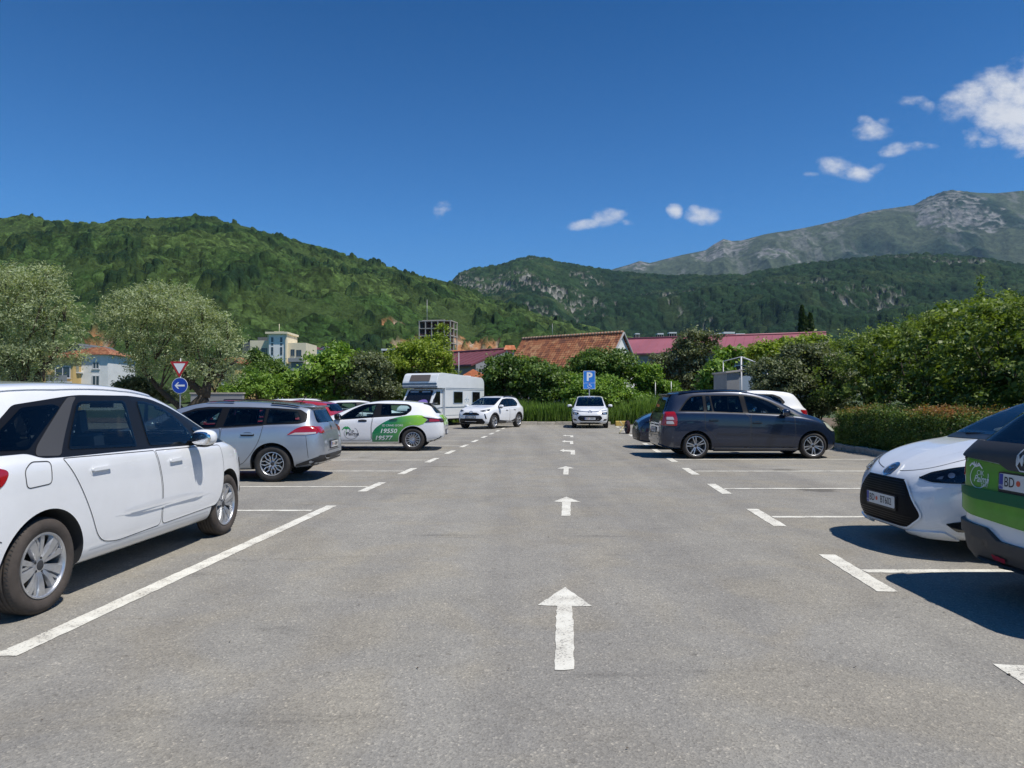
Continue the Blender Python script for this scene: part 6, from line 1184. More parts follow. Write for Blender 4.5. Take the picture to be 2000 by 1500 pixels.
def crown_points(lobes, nc, nl, cs, rg, flat=.7, shell=(.8, 1.08), low=-.2, up=.45, fill=.16, pil=1.):
    sub = []                       # pillowy clumps on every lobe: lit on top, dark underneath
    for l in lobes:
        R0 = (l[3] * l[4] * l[5]) ** (1 / 3); rs = min(max(.36 * R0, .28), .75) * pil; n = int(max(4, 3.2 * (l[3] * l[5] + l[4] * l[5] + l[3] * l[4]) / (rs * rs) * .55))
        for _ in range(n):
            d_ = rg.normal(size=3); d_ /= np.linalg.norm(d_); d_[2] = d_[2] if d_[2] > -.65 else -d_[2]; q_ = rg.uniform(.62, 1.0) + (.16 if rg.random() < .14 else 0); k_ = rs * rg.uniform(.7, 1.35); sub.append((l[0] + d_[0] * l[3] * q_, l[1] + d_[1] * l[4] * q_, l[2] + d_[2] * l[5] * q_, k_ * 1.15, k_ * 1.15, k_ * .8))
        sub.append((l[0], l[1], l[2], l[3] * .6, l[4] * .6, l[5] * .6))
    lobes = sub; L = np.array(lobes, float); c, r = L[:, :3], L[:, 3:6]; w = (r[:, 0] * r[:, 2]); w = w / w.sum(); li = rg.choice(len(L), nc, p=w); d = nrm(rg.normal(size=(nc, 3))); d[:, 2] = np.where(d[:, 2] < low, -d[:, 2], d[:, 2]); q = rg.uniform(*shell, nc)
    f = rg.random(nc) < fill; q[f] = rg.uniform(.15, .75, f.sum()); C = c[li] + d * r[li] * q[:, None]
    keep = np.ones(nc, bool)
    for k in range(len(L)):
        e = (((C - c[k]) / (r[k] * .70)) ** 2).sum(1) < 1; keep &= ~(e & (li != k) & ~f)
    C, d, f = C[keep], d[keep], f[keep]; m_ = len(C); sz = rg.uniform(.6, 1.35, m_); idx = np.repeat(np.arange(m_), nl); off = rg.normal(size=(len(idx), 3)) * cs * sz[idx][:, None]; off[:, 2] *= flat
    P = C[idx] + off; Nn = nrm(d[idx] * .55 + rg.normal(size=(len(idx), 3)) * .65 + np.array([0, 0, up])); rn = rg.random(m_)[idx] * .55 + rg.random(len(idx)) * .45 ; return P, Nn, rn, f[idx]
def limb(b, a, c, r0, r1, k=5, wob=.12):
    a, c = Vector(a), Vector(c); pts = []; L = (c - a).length
    for i in range(k + 1):
        t = i / k; pts.append(a.lerp(c, t) + Vector((random.uniform(-1, 1), random.uniform(-1, 1), random.uniform(-.5, .5))) * wob * L * .3 * math.sin(t * math.pi))
    b.tube(pts, [r0 + (r1 - r0) * i / k for i in range(k + 1)], 9)
def plant(name, label, cat, Y, lobes_px, mkey, size, nc, nl, cs, depth=.8, aspect=.5, seed=1, base=None, trunk=None, group=None, trunk_r=.12, minz=.05, **kw):
    """lobes_px: (px, py, half width, half height) of clumps of the crown, at distance Y metres"""
    rg = np.random.default_rng(seed); k = Y / F; lob = []
    for i, q in enumerate(lobes_px):
        yy = Y + (q[4] if len(q) > 4 else ((i * 37) % 5 - 2) * .22 * q[2] * k); p = at(q[0], q[1], yy); lob.append((p.x, p.y, p.z, q[2] * k, q[2] * k * depth, q[3] * k))
    cx = sum(l[0] for l in lob) / len(lob) if base is None else base; root = thing(name, label, cat, (cx, Y, 0), 0, group); o = np.array([cx, Y, 0])
    P, Nn, rn, f = crown_points(lob, nc, nl, cs, rg, **kw); ok = P[:, 2] > minz; P, Nn, rn, f = P[ok], Nn[ok], rn[ok], f[ok]; V4 = leaves(P - o, Nn, size * np.where(f, 1.5, 1.), aspect, rg)
    link('crown', quads_mesh('crown', V4, rn, M[mkey]), root)
    b = MB()
    if trunk: 
        for seg_ in trunk: limb(b, *seg_)
    else:
        bx = max(lob, key=lambda l: l[3] * l[5]); limb(b, (bx[0] - cx, 0, -.1), (bx[0] - cx, bx[1] - Y, bx[2]), trunk_r, trunk_r * .5)
    for l in lob:
        st = Vector((l[0] - cx, l[1] - Y, max(.1, l[2] - l[5] * 1.1))); 
        for j in range(4): limb(b, st, (l[0] - cx + random.uniform(-.6, .6) * l[3], l[1] - Y + random.uniform(-.6, .6) * l[4], l[2] + random.uniform(.1, .8) * l[5]), trunk_r * .3, .012, 4)
    b.build('trunk', M['bark'], root); return root
Y = 31
plant('olive_tree', 'grey-green olive tree with a leaning trunk, behind the yield sign', 'tree', 31, [(305, 636, 84, 58), (268, 620, 54, 44), (340, 606, 60, 42), (398, 668, 64, 54), (436, 690, 34, 46), (314, 712, 60, 42), (372, 722, 66, 36), (248, 640, 32, 40), (365, 640, 60, 50), (420, 735, 44, 28), (284, 700, 30, 32), (310, 590, 30, 26), (330, 580, 12, 20), (290, 572, 12, 18), (395, 615, 14, 22), (445, 640, 12, 22), (225, 600, 16, 18)], 'olive', .13, 3600, 20, .15, aspect=.26, seed=3, minz=1.2, fill=.08, low=-.4,
      trunk=[((-.3, 0, -.1), (1.2, 0, 1.5), .30, .24), ((1.2, 0, 1.5), (1.5, .1, 3.2), .22, .12), ((1.2, 0, 1.5), (-.6, 0, 3.4), .18, .09), ((.4, 0, .7), (-1.6, 0, 2.8), .14, .07), ((1.35, 0, 2.2), (2.6, 0, 3.1), .12, .05)], base=-14.6)
plant('olive_tree', 'olive tree cropped by the left edge, above the nearest white people carrier', 'tree', 27, [(52, 605, 74, 60), (18, 565, 50, 40), (96, 630, 36, 54), (40, 690, 90, 62), (-40, 640, 70, 90), (86, 700, 28, 40), (86, 560, 34, 30), (56, 722, 48, 34), (10, 745, 60, 30), (-30, 720, 60, 50), (92, 540, 12, 18), (15, 540, 14, 18), (126, 606, 14, 20)], 'olive', .125, 3400, 20, .15, aspect=.26, seed=5, minz=1.0, fill=.08, low=-.4,
      trunk=[((0, 0, -.1), (.2, 0, 1.6), .28, .2), ((.2, 0, 1.6), (-1.2, 0, 3.2), .16, .06), ((.2, 0, 1.6), (1.3, 0, 3.4), .16, .06)])
BG = 'bushes and trees along the far edge'
D = [
 ('bush', 'low light green bush above the roof of the silver estate', 'bush', 43, [(500, 764, 52, 30), (545, 768, 40, 25), (455, 775, 30, 20)], 'bright', .15, 260, 40, .26, 21),
 ('tree', 'dark leafy tree left of the fig, in front of the cream building', 'tree', 45, [(520, 738, 34, 30), (496, 708, 14, 18), (540, 760, 35, 26), (505, 750, 30, 28), (512, 712, 14, 18)], 'laurel', .15, 420, 40, .26, 22),
 ('fig_tree', 'bright fig tree with big leaves above the red hatchback', 'tree', 44, [(652, 728, 52, 34), (618, 765, 56, 28), (676, 706, 30, 18), (592, 757, 36, 28), (665, 765, 40, 30), (650, 702, 24, 12), (662, 684, 14, 10)], 'bright', .24, 520, 26, .30, 23),
 ('bush', 'grey-green bush between the fig and the yellow-green tree', 'bush', 43.5, [(722, 742, 44, 44), (745, 765, 30, 28), (695, 770, 34, 24), (712, 712, 22, 20)], 'greygreen', .15, 380, 40, .26, 24),
 ('tree', 'yellow-green tree rising behind the camper van', 'tree', 46, [(820, 722, 56, 42), (800, 696, 36, 24), (852, 742, 36, 30), (772, 740, 32, 46), (834, 682, 16, 16), (760, 770, 24, 24), (870, 735, 16, 18), (862, 662, 6, 20)], 'yellowgreen', .16, 620, 38, .26, 25),
 ('bush', 'dense mid green bush to the right of the camper van', 'bush', 43, [(990, 738, 44, 34), (1050, 748, 58, 32), (1000, 778, 58, 30), (1088, 768, 46, 34), (968, 768, 28, 34), (965, 735, 18, 22), (1030, 722, 26, 18)], 'laurel', .17, 760, 40, .27, 26),
 ('tree', 'round dark tree in front of the white gable', 'tree', 45.5, [(1176, 720, 54, 27), (1138, 732, 34, 28), (1212, 734, 28, 24), (1170, 745, 50, 20)], 'laurel', .17, 520, 40, .26, 27),
 ('bush', 'green brambles behind the blue parking sign', 'bush', 42, [(1165, 776, 62, 28), (1210, 783, 38, 20), (1120, 762, 36, 26), (1245, 790, 30, 14)], 'bright', .15, 480, 40, .25, 28),
 ('bush', 'light green climber to the right of the white gable', 'bush', 45, [(1264, 738, 24, 22), (1290, 770, 36, 20), (1255, 760, 20, 20), (1320, 782, 30, 14)], 'bright', .18, 300, 34, .26, 29),
 ('willow', 'loose olive-green willow in front of the magenta roof', 'tree', 52, [(1362, 684, 38, 34), (1335, 722, 40, 42), (1304, 752, 34, 34), (1374, 742, 30, 40), (1345, 765, 46, 28), (1290, 722, 20, 24)], 'greygreen', .19, 620, 40, .30, 30),
 ('fig_tree', 'large-leaved plant left of the grey shed', 'tree', 40, [(1400, 738, 26, 30), (1412, 710, 10, 26), (1428, 700, 7, 22), (1392, 770, 24, 20), (1470, 700, 30, 12)], 'bright', .26, 190, 22, .26, 31),
 ('bush', 'bright climbing plant above the grey shed', 'bush', 33, [(1500, 694, 40, 14), (1550, 690, 50, 20), (1600, 692, 36, 24), (1580, 675, 20, 12)], 'yellowgreen', .15, 340, 36, .22, 32),
 ('bush', 'rounded fine-leaved bush right of the grey shed', 'bush', 27, [(1522, 745, 50, 42), (1585, 730, 52, 50), (1600, 785, 60, 40), (1500, 788, 34, 30), (1630, 745, 40, 50), (1550, 700, 26, 16)], 'greygreen', .10, 900, 42, .18, 33),
 ('bush', 'low bush under the left olive trees', 'bush', 33, [(268, 758, 30, 13), (285, 768, 30, 14), (320, 776, 24, 10)], 'greygreen', .12, 200, 34, .2, 34)]
for nm, lb, ct, Y_, lo, mk, sz, nc, nl, cs, sd in D: plant(nm, lb, ct, Y_, lo, mk, sz, int(nc * 2.6), int(nl * .62), cs * .62, seed=sd, aspect=.55)
# tall hedge down the right side
def hedge_big():
    rg = np.random.default_rng(50); lob = []
    for y in np.arange(6.0, 25.5, 1.15):
        h = 3.72 + .22 * math.sin(y * 1.3) + rg.uniform(-.18, .18) - (.15 if y < 14 else 0); x = 12.5 + rg.uniform(-.25, .25)
        lob.append((x, y, h - 1.25, 1.25, 1.15, 1.25)); lob.append((x - .35 + rg.uniform(-.2, .2), y + .5, h * .48, 1.35, 1.15, 1.3)); lob.append((x + .1, y, .8, 1.1, 1.1, .9)); lob.append((x + 1.2, y + .3, h - 1.1, 1.2, 1.1, 1.15)); lob.append((x + 1.1, y, .9, 1., 1.0, .95)); lob.append((x + 1.4, y + .4, 1.9, 1., 1.0, .9))
        lob.append((x - .5 + rg.uniform(-.3, .3), y, h - .75 + rg.uniform(-.3, .2), .55, .55, .5))
    t = thing('tall_hedge', 'tall dense unclipped hedge along the right side, dark and shaded below', 'hedge', (12.5, 15, 0)); o = np.array([12.5, 15, 0])
    P, Nn, rn, f = crown_points(lob, 8600, 44, .115, rg, fill=.14, up=.6, flat=.6, pil=1.25); ok = (P[:, 2] > .1); P, Nn, rn, f = P[ok], Nn[ok], rn[ok], f[ok]; rn = np.clip(rn * .75 + .25 * np.clip((P[:, 2] - 1.5) / 2.5, 0, 1), 0, 1)  # leaf colour lightened with height, painting in a sunlit top
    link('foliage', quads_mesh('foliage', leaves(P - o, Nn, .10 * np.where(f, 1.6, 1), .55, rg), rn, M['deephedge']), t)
    # long shoots along the top
    pts = []; 
    for i in range(150): x, y = 12.3 + rg.uniform(-.9, 1), rg.uniform(7, 25); h0 = 3.35; L = rg.uniform(.2, .6); q = rg.uniform(-.3, .3, 2); u = rg.random(22); pts.append(np.stack([x + q[0] * u * L, y + q[1] * u * L, h0 + u * L], 1) + rg.normal(size=(22, 3)) * .035)
    p = at(1915, 560, 17.2); u = rg.random(260); pts.append(np.stack([p.x + rg.normal(size=260) * .07 * (1.1 - u), p.y + rg.normal(size=260) * .07, 3.3 + u * 1.15], 1))
    P = np.concatenate(pts); Nn = nrm(rg.normal(size=P.shape) + np.array([0, 0, .5])); link('shoots', quads_mesh('shoots', leaves(P - o, Nn, .085, .5, rg), .45 + .55 * rg.random(len(P)), M['deephedge']), t)
    b = MB()
    for y in np.arange(6, 25, .9):
        for j in range(3): limb(b, (rg.uniform(-.2, .3), y - 15, 0), (rg.uniform(-.8, .9), y - 15 + rg.uniform(-.6, .6), rg.uniform(2.2, 3.2)), .05, .015)
    b.build('stems', M['bark'], t)
hedge_big()
def hedge_low():
    rg = np.random.default_rng(51); t = thing('low_hedge', 'clipped low hedge with reddish leaf tips behind the right kerb', 'hedge', (10, 14, 0)); o = np.array([10, 14, 0]); n = 3400
    C = np.stack([rg.uniform(9.45, 10.7, n), rg.uniform(8, 20.6, n), rg.uniform(.05, 1.12, n)], 1); side = rg.random(n); C[:, 0] = np.where(side < .55, 9.45 + rg.random(n) ** 2 * .18, C[:, 0]); C[:, 2] = np.where(side > .68, 1.10 + rg.normal(size=n) * .04, C[:, 2]); C[:, 1] = np.where((side > .55) & (side < .61), 20.55, C[:, 1]); C[:, 2] += .06 * np.sin(C[:, 1] * 2.1) * (C[:, 2] > .9)
    idx = np.repeat(np.arange(n), 24); P = C[idx] + rg.normal(size=(len(idx), 3)) * np.array([.075, .09, .06]); P[:, 2] = np.maximum(P[:, 2], .05); Nn = nrm(rg.normal(size=P.shape) * .7 + np.array([-.35, -.2, .45])); hz = np.clip((P[:, 2] - .92) / .25, 0, 1); patch = vnoise(P[:, 1] * 1.1 + 5, P[:, 0] * 1.3); rn = rg.random(n)[idx] * .35 + rg.random(len(idx)) * .25 + hz * (.12 + .5 * patch)
    link('foliage', quads_mesh('foliage', leaves(P - o, Nn, .062, .5, rg), rn, M['photinia']), t); b = MB()
    for y in np.arange(8.2, 20.5, .4): limb(b, (rg.uniform(-.2, .3), y - 14, 0), (rg.uniform(-.3, .4), y - 14 + rg.uniform(-.2, .2), .95), .02, .008)
    b.build('stems', M['bark'], t)
hedge_low()
# cypress
def cypress():
    rg = np.random.default_rng(60); Y = 92; k = Y / F; t = thing('cypress', 'dark pointed cypress above the magenta roof', 'tree', (at(1574, 660, Y).x, Y, 0)); o = np.array([t.location.x, Y, 0]); pts = []; ns = []
    for cx, top, hw in ((1567, 598, 11), (1583, 612, 12), (1573, 618, 14)):
        p0 = at(cx, 700, Y); p1 = at(cx, top, Y); n = 5200; u = rg.random(n) ** .8; a = rg.random(n) * 2 * math.pi; r = hw * k * (1 - u) ** .55 * rg.uniform(.75, 1.12, n) * (1 - .25 * np.sin(u * 26 + a * 2) ** 2)
        r = np.minimum(r, hw * k * 1.05); pts.append(np.stack([p0.x + np.cos(a) * r, Y + np.sin(a) * r, p0.z + (p1.z - p0.z) * u], 1)); ns.append(np.stack([np.cos(a), np.sin(a), .25 + 0 * a], 1))
    P = np.concatenate(pts); Nn = nrm(np.concatenate(ns) + rg.normal(size=P.shape) * .6); link('crown', quads_mesh('crown', leaves(P - o, Nn, .42, .5, rg), rg.random(len(P)), M['darkleaf']), t); b = MB(); b.tube([(0, 0, -.2), (0, 0, 8)], [.25, .1], 8); b.build('trunk', M['bark'], t)
cypress()
# tall grass: nobody could count the blades
def grass(name, label, boxes, seed, h=(.5, 1.25), w=.035):
    rg = np.random.default_rng(seed); V = []; R = []
    for x0, x1, y0, y1, n, hs in boxes:
        x = rg.uniform(x0, x1, n); y = rg.uniform(y0, y1, n); hh = rg.uniform(*h, n) * hs * (.7 + .6 * vnoise(x * .9, y * 1.1)); a = rg.random(n) * 2 * math.pi; ln = rg.uniform(.05, .35, n) * hh; dx, dy = np.cos(a) * w, np.sin(a) * w; lx, ly = np.cos(a + 1.3) * ln, np.sin(a + 1.3) * ln
        V.append(np.stack([np.stack([x - dx, y - dy, 0 * x], 1), np.stack([x + dx, y + dy, 0 * x], 1), np.stack([x + lx * .5 + dx * .7, y + ly * .5 + dy * .7, hh * .65], 1), np.stack([x + lx, y + ly, hh], 1)], 1)); R.append(rg.random(n) * .6 + .4 * vnoise(x * .7, y * .7))
    return tag(link(name, quads_mesh(name, np.concatenate(V), np.concatenate(R), M['grass'])), label, 'grass', None, 'stuff')
grass('tall_grass', 'tall green grass and weeds along the far kerb', [(-1.1, 9.5, 39.25, 42.5, 26000, 1.0), (-12, -1.8, 42.1, 43.2, 7000, .6), (5.5, 9.5, 39.3, 44, 6000, 1.2)], 71)
grass('weeds', 'weeds in the bed on the right', [(9.5, 12, 20.5, 38, 9000, .45), (9.25, 9.5, 14, 24, 500, .12)], 72, w=.02)
# ------------------------------------------------------------------ the town
M['plaster'] = mat('white_plaster', (.74, .74, .72), .85, var=.08, vscale=.8, bump=.1, bscale=8); M['cream_wall'] = mat('cream_plaster', (.74, .65, .47), .85, var=.08, vscale=.6); M['yellow_wall'] = mat('yellow_plaster', (.58, .40, .16), .85, var=.1, vscale=.6); M['grey_wall'] = mat('grey_render', (.28, .28, .28), .9, var=.18, vscale=.8); M['darkgrey_wall'] = mat('dark_grey_cladding', (.10, .11, .12), .8)
M['concrete'] = mat('raw_concrete', (.46, .41, .36), .9, var=.2, vscale=.4); M['interior'] = mat('dark_interior', (.03, .025, .022), .9); M['redinterior'] = mat('brick_infill', (.11, .05, .04), .9, var=.3, vscale=.6); M['pane'] = mat('window_pane', (.03, .04, .055), .08, coat=.5); M['framew'] = mat('window_frame_white', (.6, .6, .6), .5)
def tile_mat(name, a, b_, c):
    m = mat(name, a, .85); nt = m.node_tree; L = nt.links.new; tc = N(nt, 'ShaderNodeTexCoord'); v = N(nt, 'ShaderNodeTexVoronoi'); v.inputs['Scale'].default_value = 3.2; L(tc.outputs['Object'], v.inputs[0]); n = N(nt, 'ShaderNodeTexNoise'); n.inputs['Scale'].default_value = .9; n.inputs['Detail'].default_value = 6; L(tc.outputs['Object'], n.inputs[0])
    s = N(nt, 'ShaderNodeSeparateColor'); L(v.outputs['Color'], s.inputs[0]); ad = N(nt, 'ShaderNodeMath', operation='MULTIPLY_ADD'); L(n.outputs[0], ad.inputs[0]); ad.inputs[1].default_value = .6; mu = N(nt, 'ShaderNodeMath', operation='MULTIPLY'); mu.inputs[1].default_value = .5; L(s.outputs[0], mu.inputs[0]); L(mu.outputs[0], ad.inputs[2])
    r = N(nt, 'ShaderNodeValToRGB'); e = r.color_ramp.elements; e[0].position = .25; e[0].color = (*b_, 1); e[1].position = .85; e[1].color = (*c, 1); q = e.new(.55); q.color = (*a, 1); L(ad.outputs[0], r.inputs[0]); L(r.outputs[0], nt.nodes['Principled BSDF'].inputs['Base Color']); return m
M['tiles'] = tile_mat('old_clay_tiles', (.30, .105, .045), (.13, .05, .03), (.42, .22, .11)); M['tiles_new'] = tile_mat('orange_clay_tiles', (.46, .15, .06), (.34, .10, .04), (.55, .26, .13)); M['magenta'] = mat('magenta_sheet_roof', (.31, .10, .125), .55, var=.18, vscale=.25); M['maroon'] = mat('maroon_sheet_roof', (.16, .045, .055), .6, var=.2, vscale=.4)
def tiled_plane(b, A, Bp, Cc, n_col, n_row, amp=.035, step=.035, mi=0):
    """curved clay tiles between the ridge A-B and the eave point C below A: rows overlap, columns undulate"""
    A, Bp, Cc = Vector(A), Vector(Bp), Vector(Cc); u = Bp - A; v = Cc - A; n = u.cross(v).normalized(); n = n if n.z > 0 else -n; cs = n_col * 6; vs = []; fs = []
    for r in range(n_row):
        for e, t in ((0, 0.), (1, 1.)):
            for c in range(cs + 1):
                q = c / cs; w = abs(math.sin(q * n_col * math.pi)); jit = (math.sin(r * 12.9 + (c // 6) * 78.2) * .5) * .008; vs.append(A + u * q + v * ((r + t * 1.02) / n_row) + n * (amp * w + (step if e else 0) + jit))
        o = r * 2 * (cs + 1)
        for c in range(cs): fs.append((o + c, o + c + 1, o + cs + 1 + c + 1, o + cs + 1 + c))
    b.add(vs, fs, mi, True)
def wall_frame(p, q):   # frame whose u runs p->q, v up, w outwards to the right of p->q
    p, q = Vector(p), Vector(q); u = (q - p).normalized(); w = Vector((u.y, -u.x, 0)); return Matrix(((u.x, 0, w.x, p.x), (u.y, 0, w.y, p.y), (0, 1, 0, 0), (0, 0, 0, 1))), (q - p).length
def add_window(root, m4, u, z, w, h, frame='framew', pane='pane', bars=1, sill=True, name='window'):
    b = MB(); t = min(.09, w * .12); b.prism([(u - w / 2, z), (u + w / 2, z), (u + w / 2, z + t), (u - w / 2, z + t)], .0, .05, m4); b.prism([(u - w / 2, z + h - t), (u + w / 2, z + h - t), (u + w / 2, z + h), (u - w / 2, z + h)], .0, .05, m4)
    for x in [u - w / 2, u + w / 2 - t] + [u - t / 2] * bars: b.prism([(x, z + t), (x + t, z + t), (x + t, z + h - t), (x, z + h - t)], .0, .05, m4)
    if sill: b.prism([(u - w / 2 - .08, z - .07), (u + w / 2 + .08, z - .07), (u + w / 2 + .08, z - .003), (u - w / 2 - .08, z - .003)], .0, .12, m4)
    f = b.build(name, M[frame], root); b = MB(); b.prism([(u - w / 2 + t, z + t), (u + w / 2 - t, z + t), (u + w / 2 - t, z + h - t), (u - w / 2 + t, z + h - t)], .003, .02, m4); b.build('pane', M[pane], f)

# tiled house with the white gable
def tiled_house():
    E2 = Vector((7.54, 48.0, 5.88)); E1 = Vector((.77, 53.4, 5.88)); d = (E2 - E1).normalized(); n = Vector((-.62, -.78, 0)); n = Vector((d.y, -d.x, 0)); n = n if n.y < 0 else -n
    t = thing('tiled_house', 'white gabled house with a weathered clay tile roof, behind the parking sign', 'house', (4, 50, 0)); o = Vector((4, 50, 0)); sl = 1.13; hw = 3.15; ez = 5.88 - sl * hw
    A, Bq = E1 - o, E2 - o; b = MB(); e1 = A + n * hw + Vector((0, 0, -sl * hw)); e2 = Bq + n * hw + Vector((0, 0, -sl * hw)); g1 = A - n * hw + Vector((0, 0, -sl * hw)); g2 = Bq - n * hw + Vector((0, 0, -sl * hw))
    tiled_plane(b, A, Bq, e1, 40, 22, step=.018); tiled_plane(b, A, Bq, g1, 40, 22, step=.018); b.tube([A + Vector((0, 0, .03)), Bq + Vector((0, 0, .03))], .12, 8); rf = b.build('roof', M['tiles'], t)
    b = MB()
    for k in range(34): p = A.lerp(Bq, (k + .5) / 34); b.ell(p + Vector((0, 0, .05)), (.15, .15, .12), 0, 8, 6)
    b.build('ridge_tiles', mat('ridge_mortar', (.34, .24, .17), .9, var=.3, vscale=3), rf)
    b = MB(); iw = hw - .25; s_ = .12; q1, q2, q3, q4 = A + n * iw + d * s_, Bq + n * iw - d * s_, Bq - n * iw - d * s_, A - n * iw + d * s_; z0 = 5.88 - sl * iw - .10
    for p in (q1, q2, q3, q4): p.z = z0
    top1, top2 = A + d * s_ + Vector((0, 0, -.12)), Bq - d * s_ + Vector((0, 0, -.12)); lo = [Vector((p.x, p.y, -.1)) for p in (q1, q2, q3, q4)]
    vs = lo + [q1, q2, q3, q4, top1, top2]; b.add(vs, [(0, 1, 5, 4), (1, 2, 6, 9, 5), (2, 3, 7, 6), (3, 0, 4, 8, 7)]); b.build('wall', M['plaster'], t)
    b = MB()
    for sg in (1, -1): b.tube([Bq + Vector((0, 0, .02)) + d * .04, Bq + n * sg * hw + Vector((0, 0, -sl * hw + .03)) + d * .04], .07, 6)
    b.build('gable_trim', M['grey_wall'], t)
    c = at(996, 690, 48.5) - o; b = MB(); b.box((c.x, c.y, 2.6), (.55, .6, 3.7)); ch = b.build('chimney', M['cream_wall'], t); b = MB(); b.add([Vector((c.x, c.y, 0)) + Vector(p) for p in ((-.42, -.45, 4.75), (.42, -.45, 4.75), (.42, .45, 4.75), (-.42, .45, 4.75), (-.3, 0, 5.08), (.3, 0, 5.08))], [(0, 1, 5, 4), (2, 3, 4, 5), (1, 2, 5), (3, 0, 4), (0, 3, 2, 1)])
    for x, y in ((-.22, -.24), (.22, -.24), (-.22, .24), (.22, .24)): b.box((c.x + x, c.y + y, 4.6), (.1, .1, .32), 1)
    b.build('chimney_cap', [M['tiles_new'], M['cream_wall']], ch)
tiled_house()

def long_roof(name, label, px0, px1, Y0, Y1, zr, ze, dep, wallm, roofm, wins=(), hips=(), cat='building'):
    a = at(px0, 700, Y0); c = at(px1, 700, Y1); o = Vector(((a.x + c.x) / 2, (a.y + c.y) / 2, 0)); t = thing(name, label, cat, o); a = Vector((a.x, a.y, 0)) - o; c = Vector((c.x, c.y, 0)) - o; d = (c - a).normalized(); n = Vector((d.y, -d.x, 0)); n = n if n.y < 0 else -n
    h = dep / 2; r1, r2 = a.copy(), c.copy(); r1.z = r2.z = zr; f1, f2, g1, g2 = a + n * h, c + n * h, a - n * h, c - n * h
    for p in (f1, f2, g1, g2): p.z = ze
    th = Vector((0, 0, -.15)); b = MB(); b.add([r1, r2, f2, f1, g1, g2] + [p + th for p in (r1, r2, f2, f1, g1, g2)], [(0, 3, 2, 1), (0, 1, 5, 4), (6, 7, 8, 9), (6, 10, 11, 7), (3, 9, 8, 2), (4, 5, 11, 10), (0, 4, 10, 6), (0, 6, 9, 3), (1, 2, 8, 7), (1, 7, 11, 5)])
    L = (c - a).length
    for k in range(int(L / .9)):
        p = a + d * (k * .9 + .3); b.tube([Vector((p.x, p.y, zr + .02)), Vector((p.x, p.y, 0)) + n * h + Vector((0, 0, ze + .02))], .025, 4, 0, False)
    b.tube([r1 + Vector((0, 0, .05)), r2 + Vector((0, 0, .05))], .12, 6); b.build('roof', roofm, t)
    iw = h - .5; b = MB(); q = [a + n * iw, c + n * iw, c - n * iw, a - n * iw]; b.add([Vector((p.x, p.y, -.1)) for p in q] + [Vector((p.x, p.y, ze - .0)) for p in q] + [Vector((a.x, a.y, zr - .2)), Vector((c.x, c.y, zr - .2))], [(0, 1, 5, 4), (1, 2, 6, 9, 5), (2, 3, 7, 6), (3, 0, 4, 8, 7)]); b.build('wall', wallm, t)
    m4, L = wall_frame(a + n * iw, c + n * iw)
    for (u, z, w, hh) in wins: add_window(t, m4, u * L, z, w, hh, bars=2)
    return t
long_roof('long_building', 'long building under a magenta sheet roof, between the white gable and the cypress', 1222, 1614, 80, 72, 8.1, 6.2, 9, M['grey_wall'], M['magenta'], [(.09 + .11 * k, 3.0, 2.2, 1.8) for k in range(8)] + [(.09 + .11 * k, .6, 2.2, 1.6) for k in range(3)])
long_roof('annexe', 'low annexe under a maroon sheet roof, left of the chimney', 868, 990, 66, 60, 5.6, 4.2, 8, M['grey_wall'], M['maroon'], [(.3, 1.5, 1.2, 1.2), (.7, 1.5, 1.2, 1.2)])
def pavilion():
    p = at(924, 730, 52); t = thing('pavilion', 'small pavilion with an orange pyramid tile roof behind the camper van', 'building', (p.x, 52, 0)); b = MB(); hw = 1.25; zt = at(924, 721, 52).z; ze = zt - .72
    for a in range(4):
        r = Matrix.Rotation(R_(90 * a + 8), 3, 'Z')
        for k in range(9):
            w0 = hw * k / 9; w1 = hw * (k + 1) / 9; z0 = zt - (zt - ze) * k / 9; z1 = zt - (zt - ze) * (k + 1) / 9 + .02; b.add([r @ Vector(q) for q in ((-w0, -w0, z0), (w0, -w0, z0), (w1, -w1, z1), (-w1, -w1, z1))], [(0, 3, 2, 1)])
    b.build('roof', M['tiles_new'], t); b = MB()
    for x in (-1, 1):
        for y in (-1, 1): b.box((x, y, ze / 2), (.14, .14, ze))
    b.build('post', M['plaster'], t)
pavilion()
def skeleton_block():
    Y = 330; k = Y / F; p = at(856, 700, Y); t = thing('concrete_frame', 'unfinished concrete tower block with open floors on the hillside', 'building', (p.x, Y, 0), R_(-12)); z0 = at(856, 712, Y).z - 4; z1 = at(856, 629, Y).z; nf = 7; w, dp = 15.5, 11; fh = (z1 - z0) / nf
    b = MB(); [b.box((0, 0, z0 + fh * i), (w, dp, .35)) for i in range(nf + 1)]; b.box((-1, 0, z1 + .3), (w * .7, dp * .8, .5)); b.build('floor_slabs', M['concrete'], t); b = MB()
    for x in np.linspace(-w / 2 + .3, w / 2 - .3, 6):
        for y in (-dp / 2 + .25, 0, dp / 2 - .25): b.box((x, y, (z0 + z1) / 2), (.42, .42, z1 - z0 - .02))
    b.build('columns', M['concrete'], t); b = MB(); b.box((0, -.4, (z0 + z1) / 2), (w - 1.2, .3, z1 - z0 - .3)); b.box((-w / 2 + .2, 0, (z0 + z1) / 2), (.16, dp * .96, z1 - z0 - .4), 1)
    for i in range(2, nf - 1):
        for j in range(5):
            if (i * 3 + j) % 3 == 0: b.box((-w / 2 + 1.8 + j * 3, -dp / 2 + .5, z0 + fh * i + .75), (2.3, .12, 1.1), 0)
    b.build('brick_infill', [M['redinterior'], M['darkgrey_wall']], t); b = MB(); b.box((0, 0, z0 - 3), (w + 3, dp + 3, 6)); b.build('podium', M['concrete'], t)
skeleton_block()
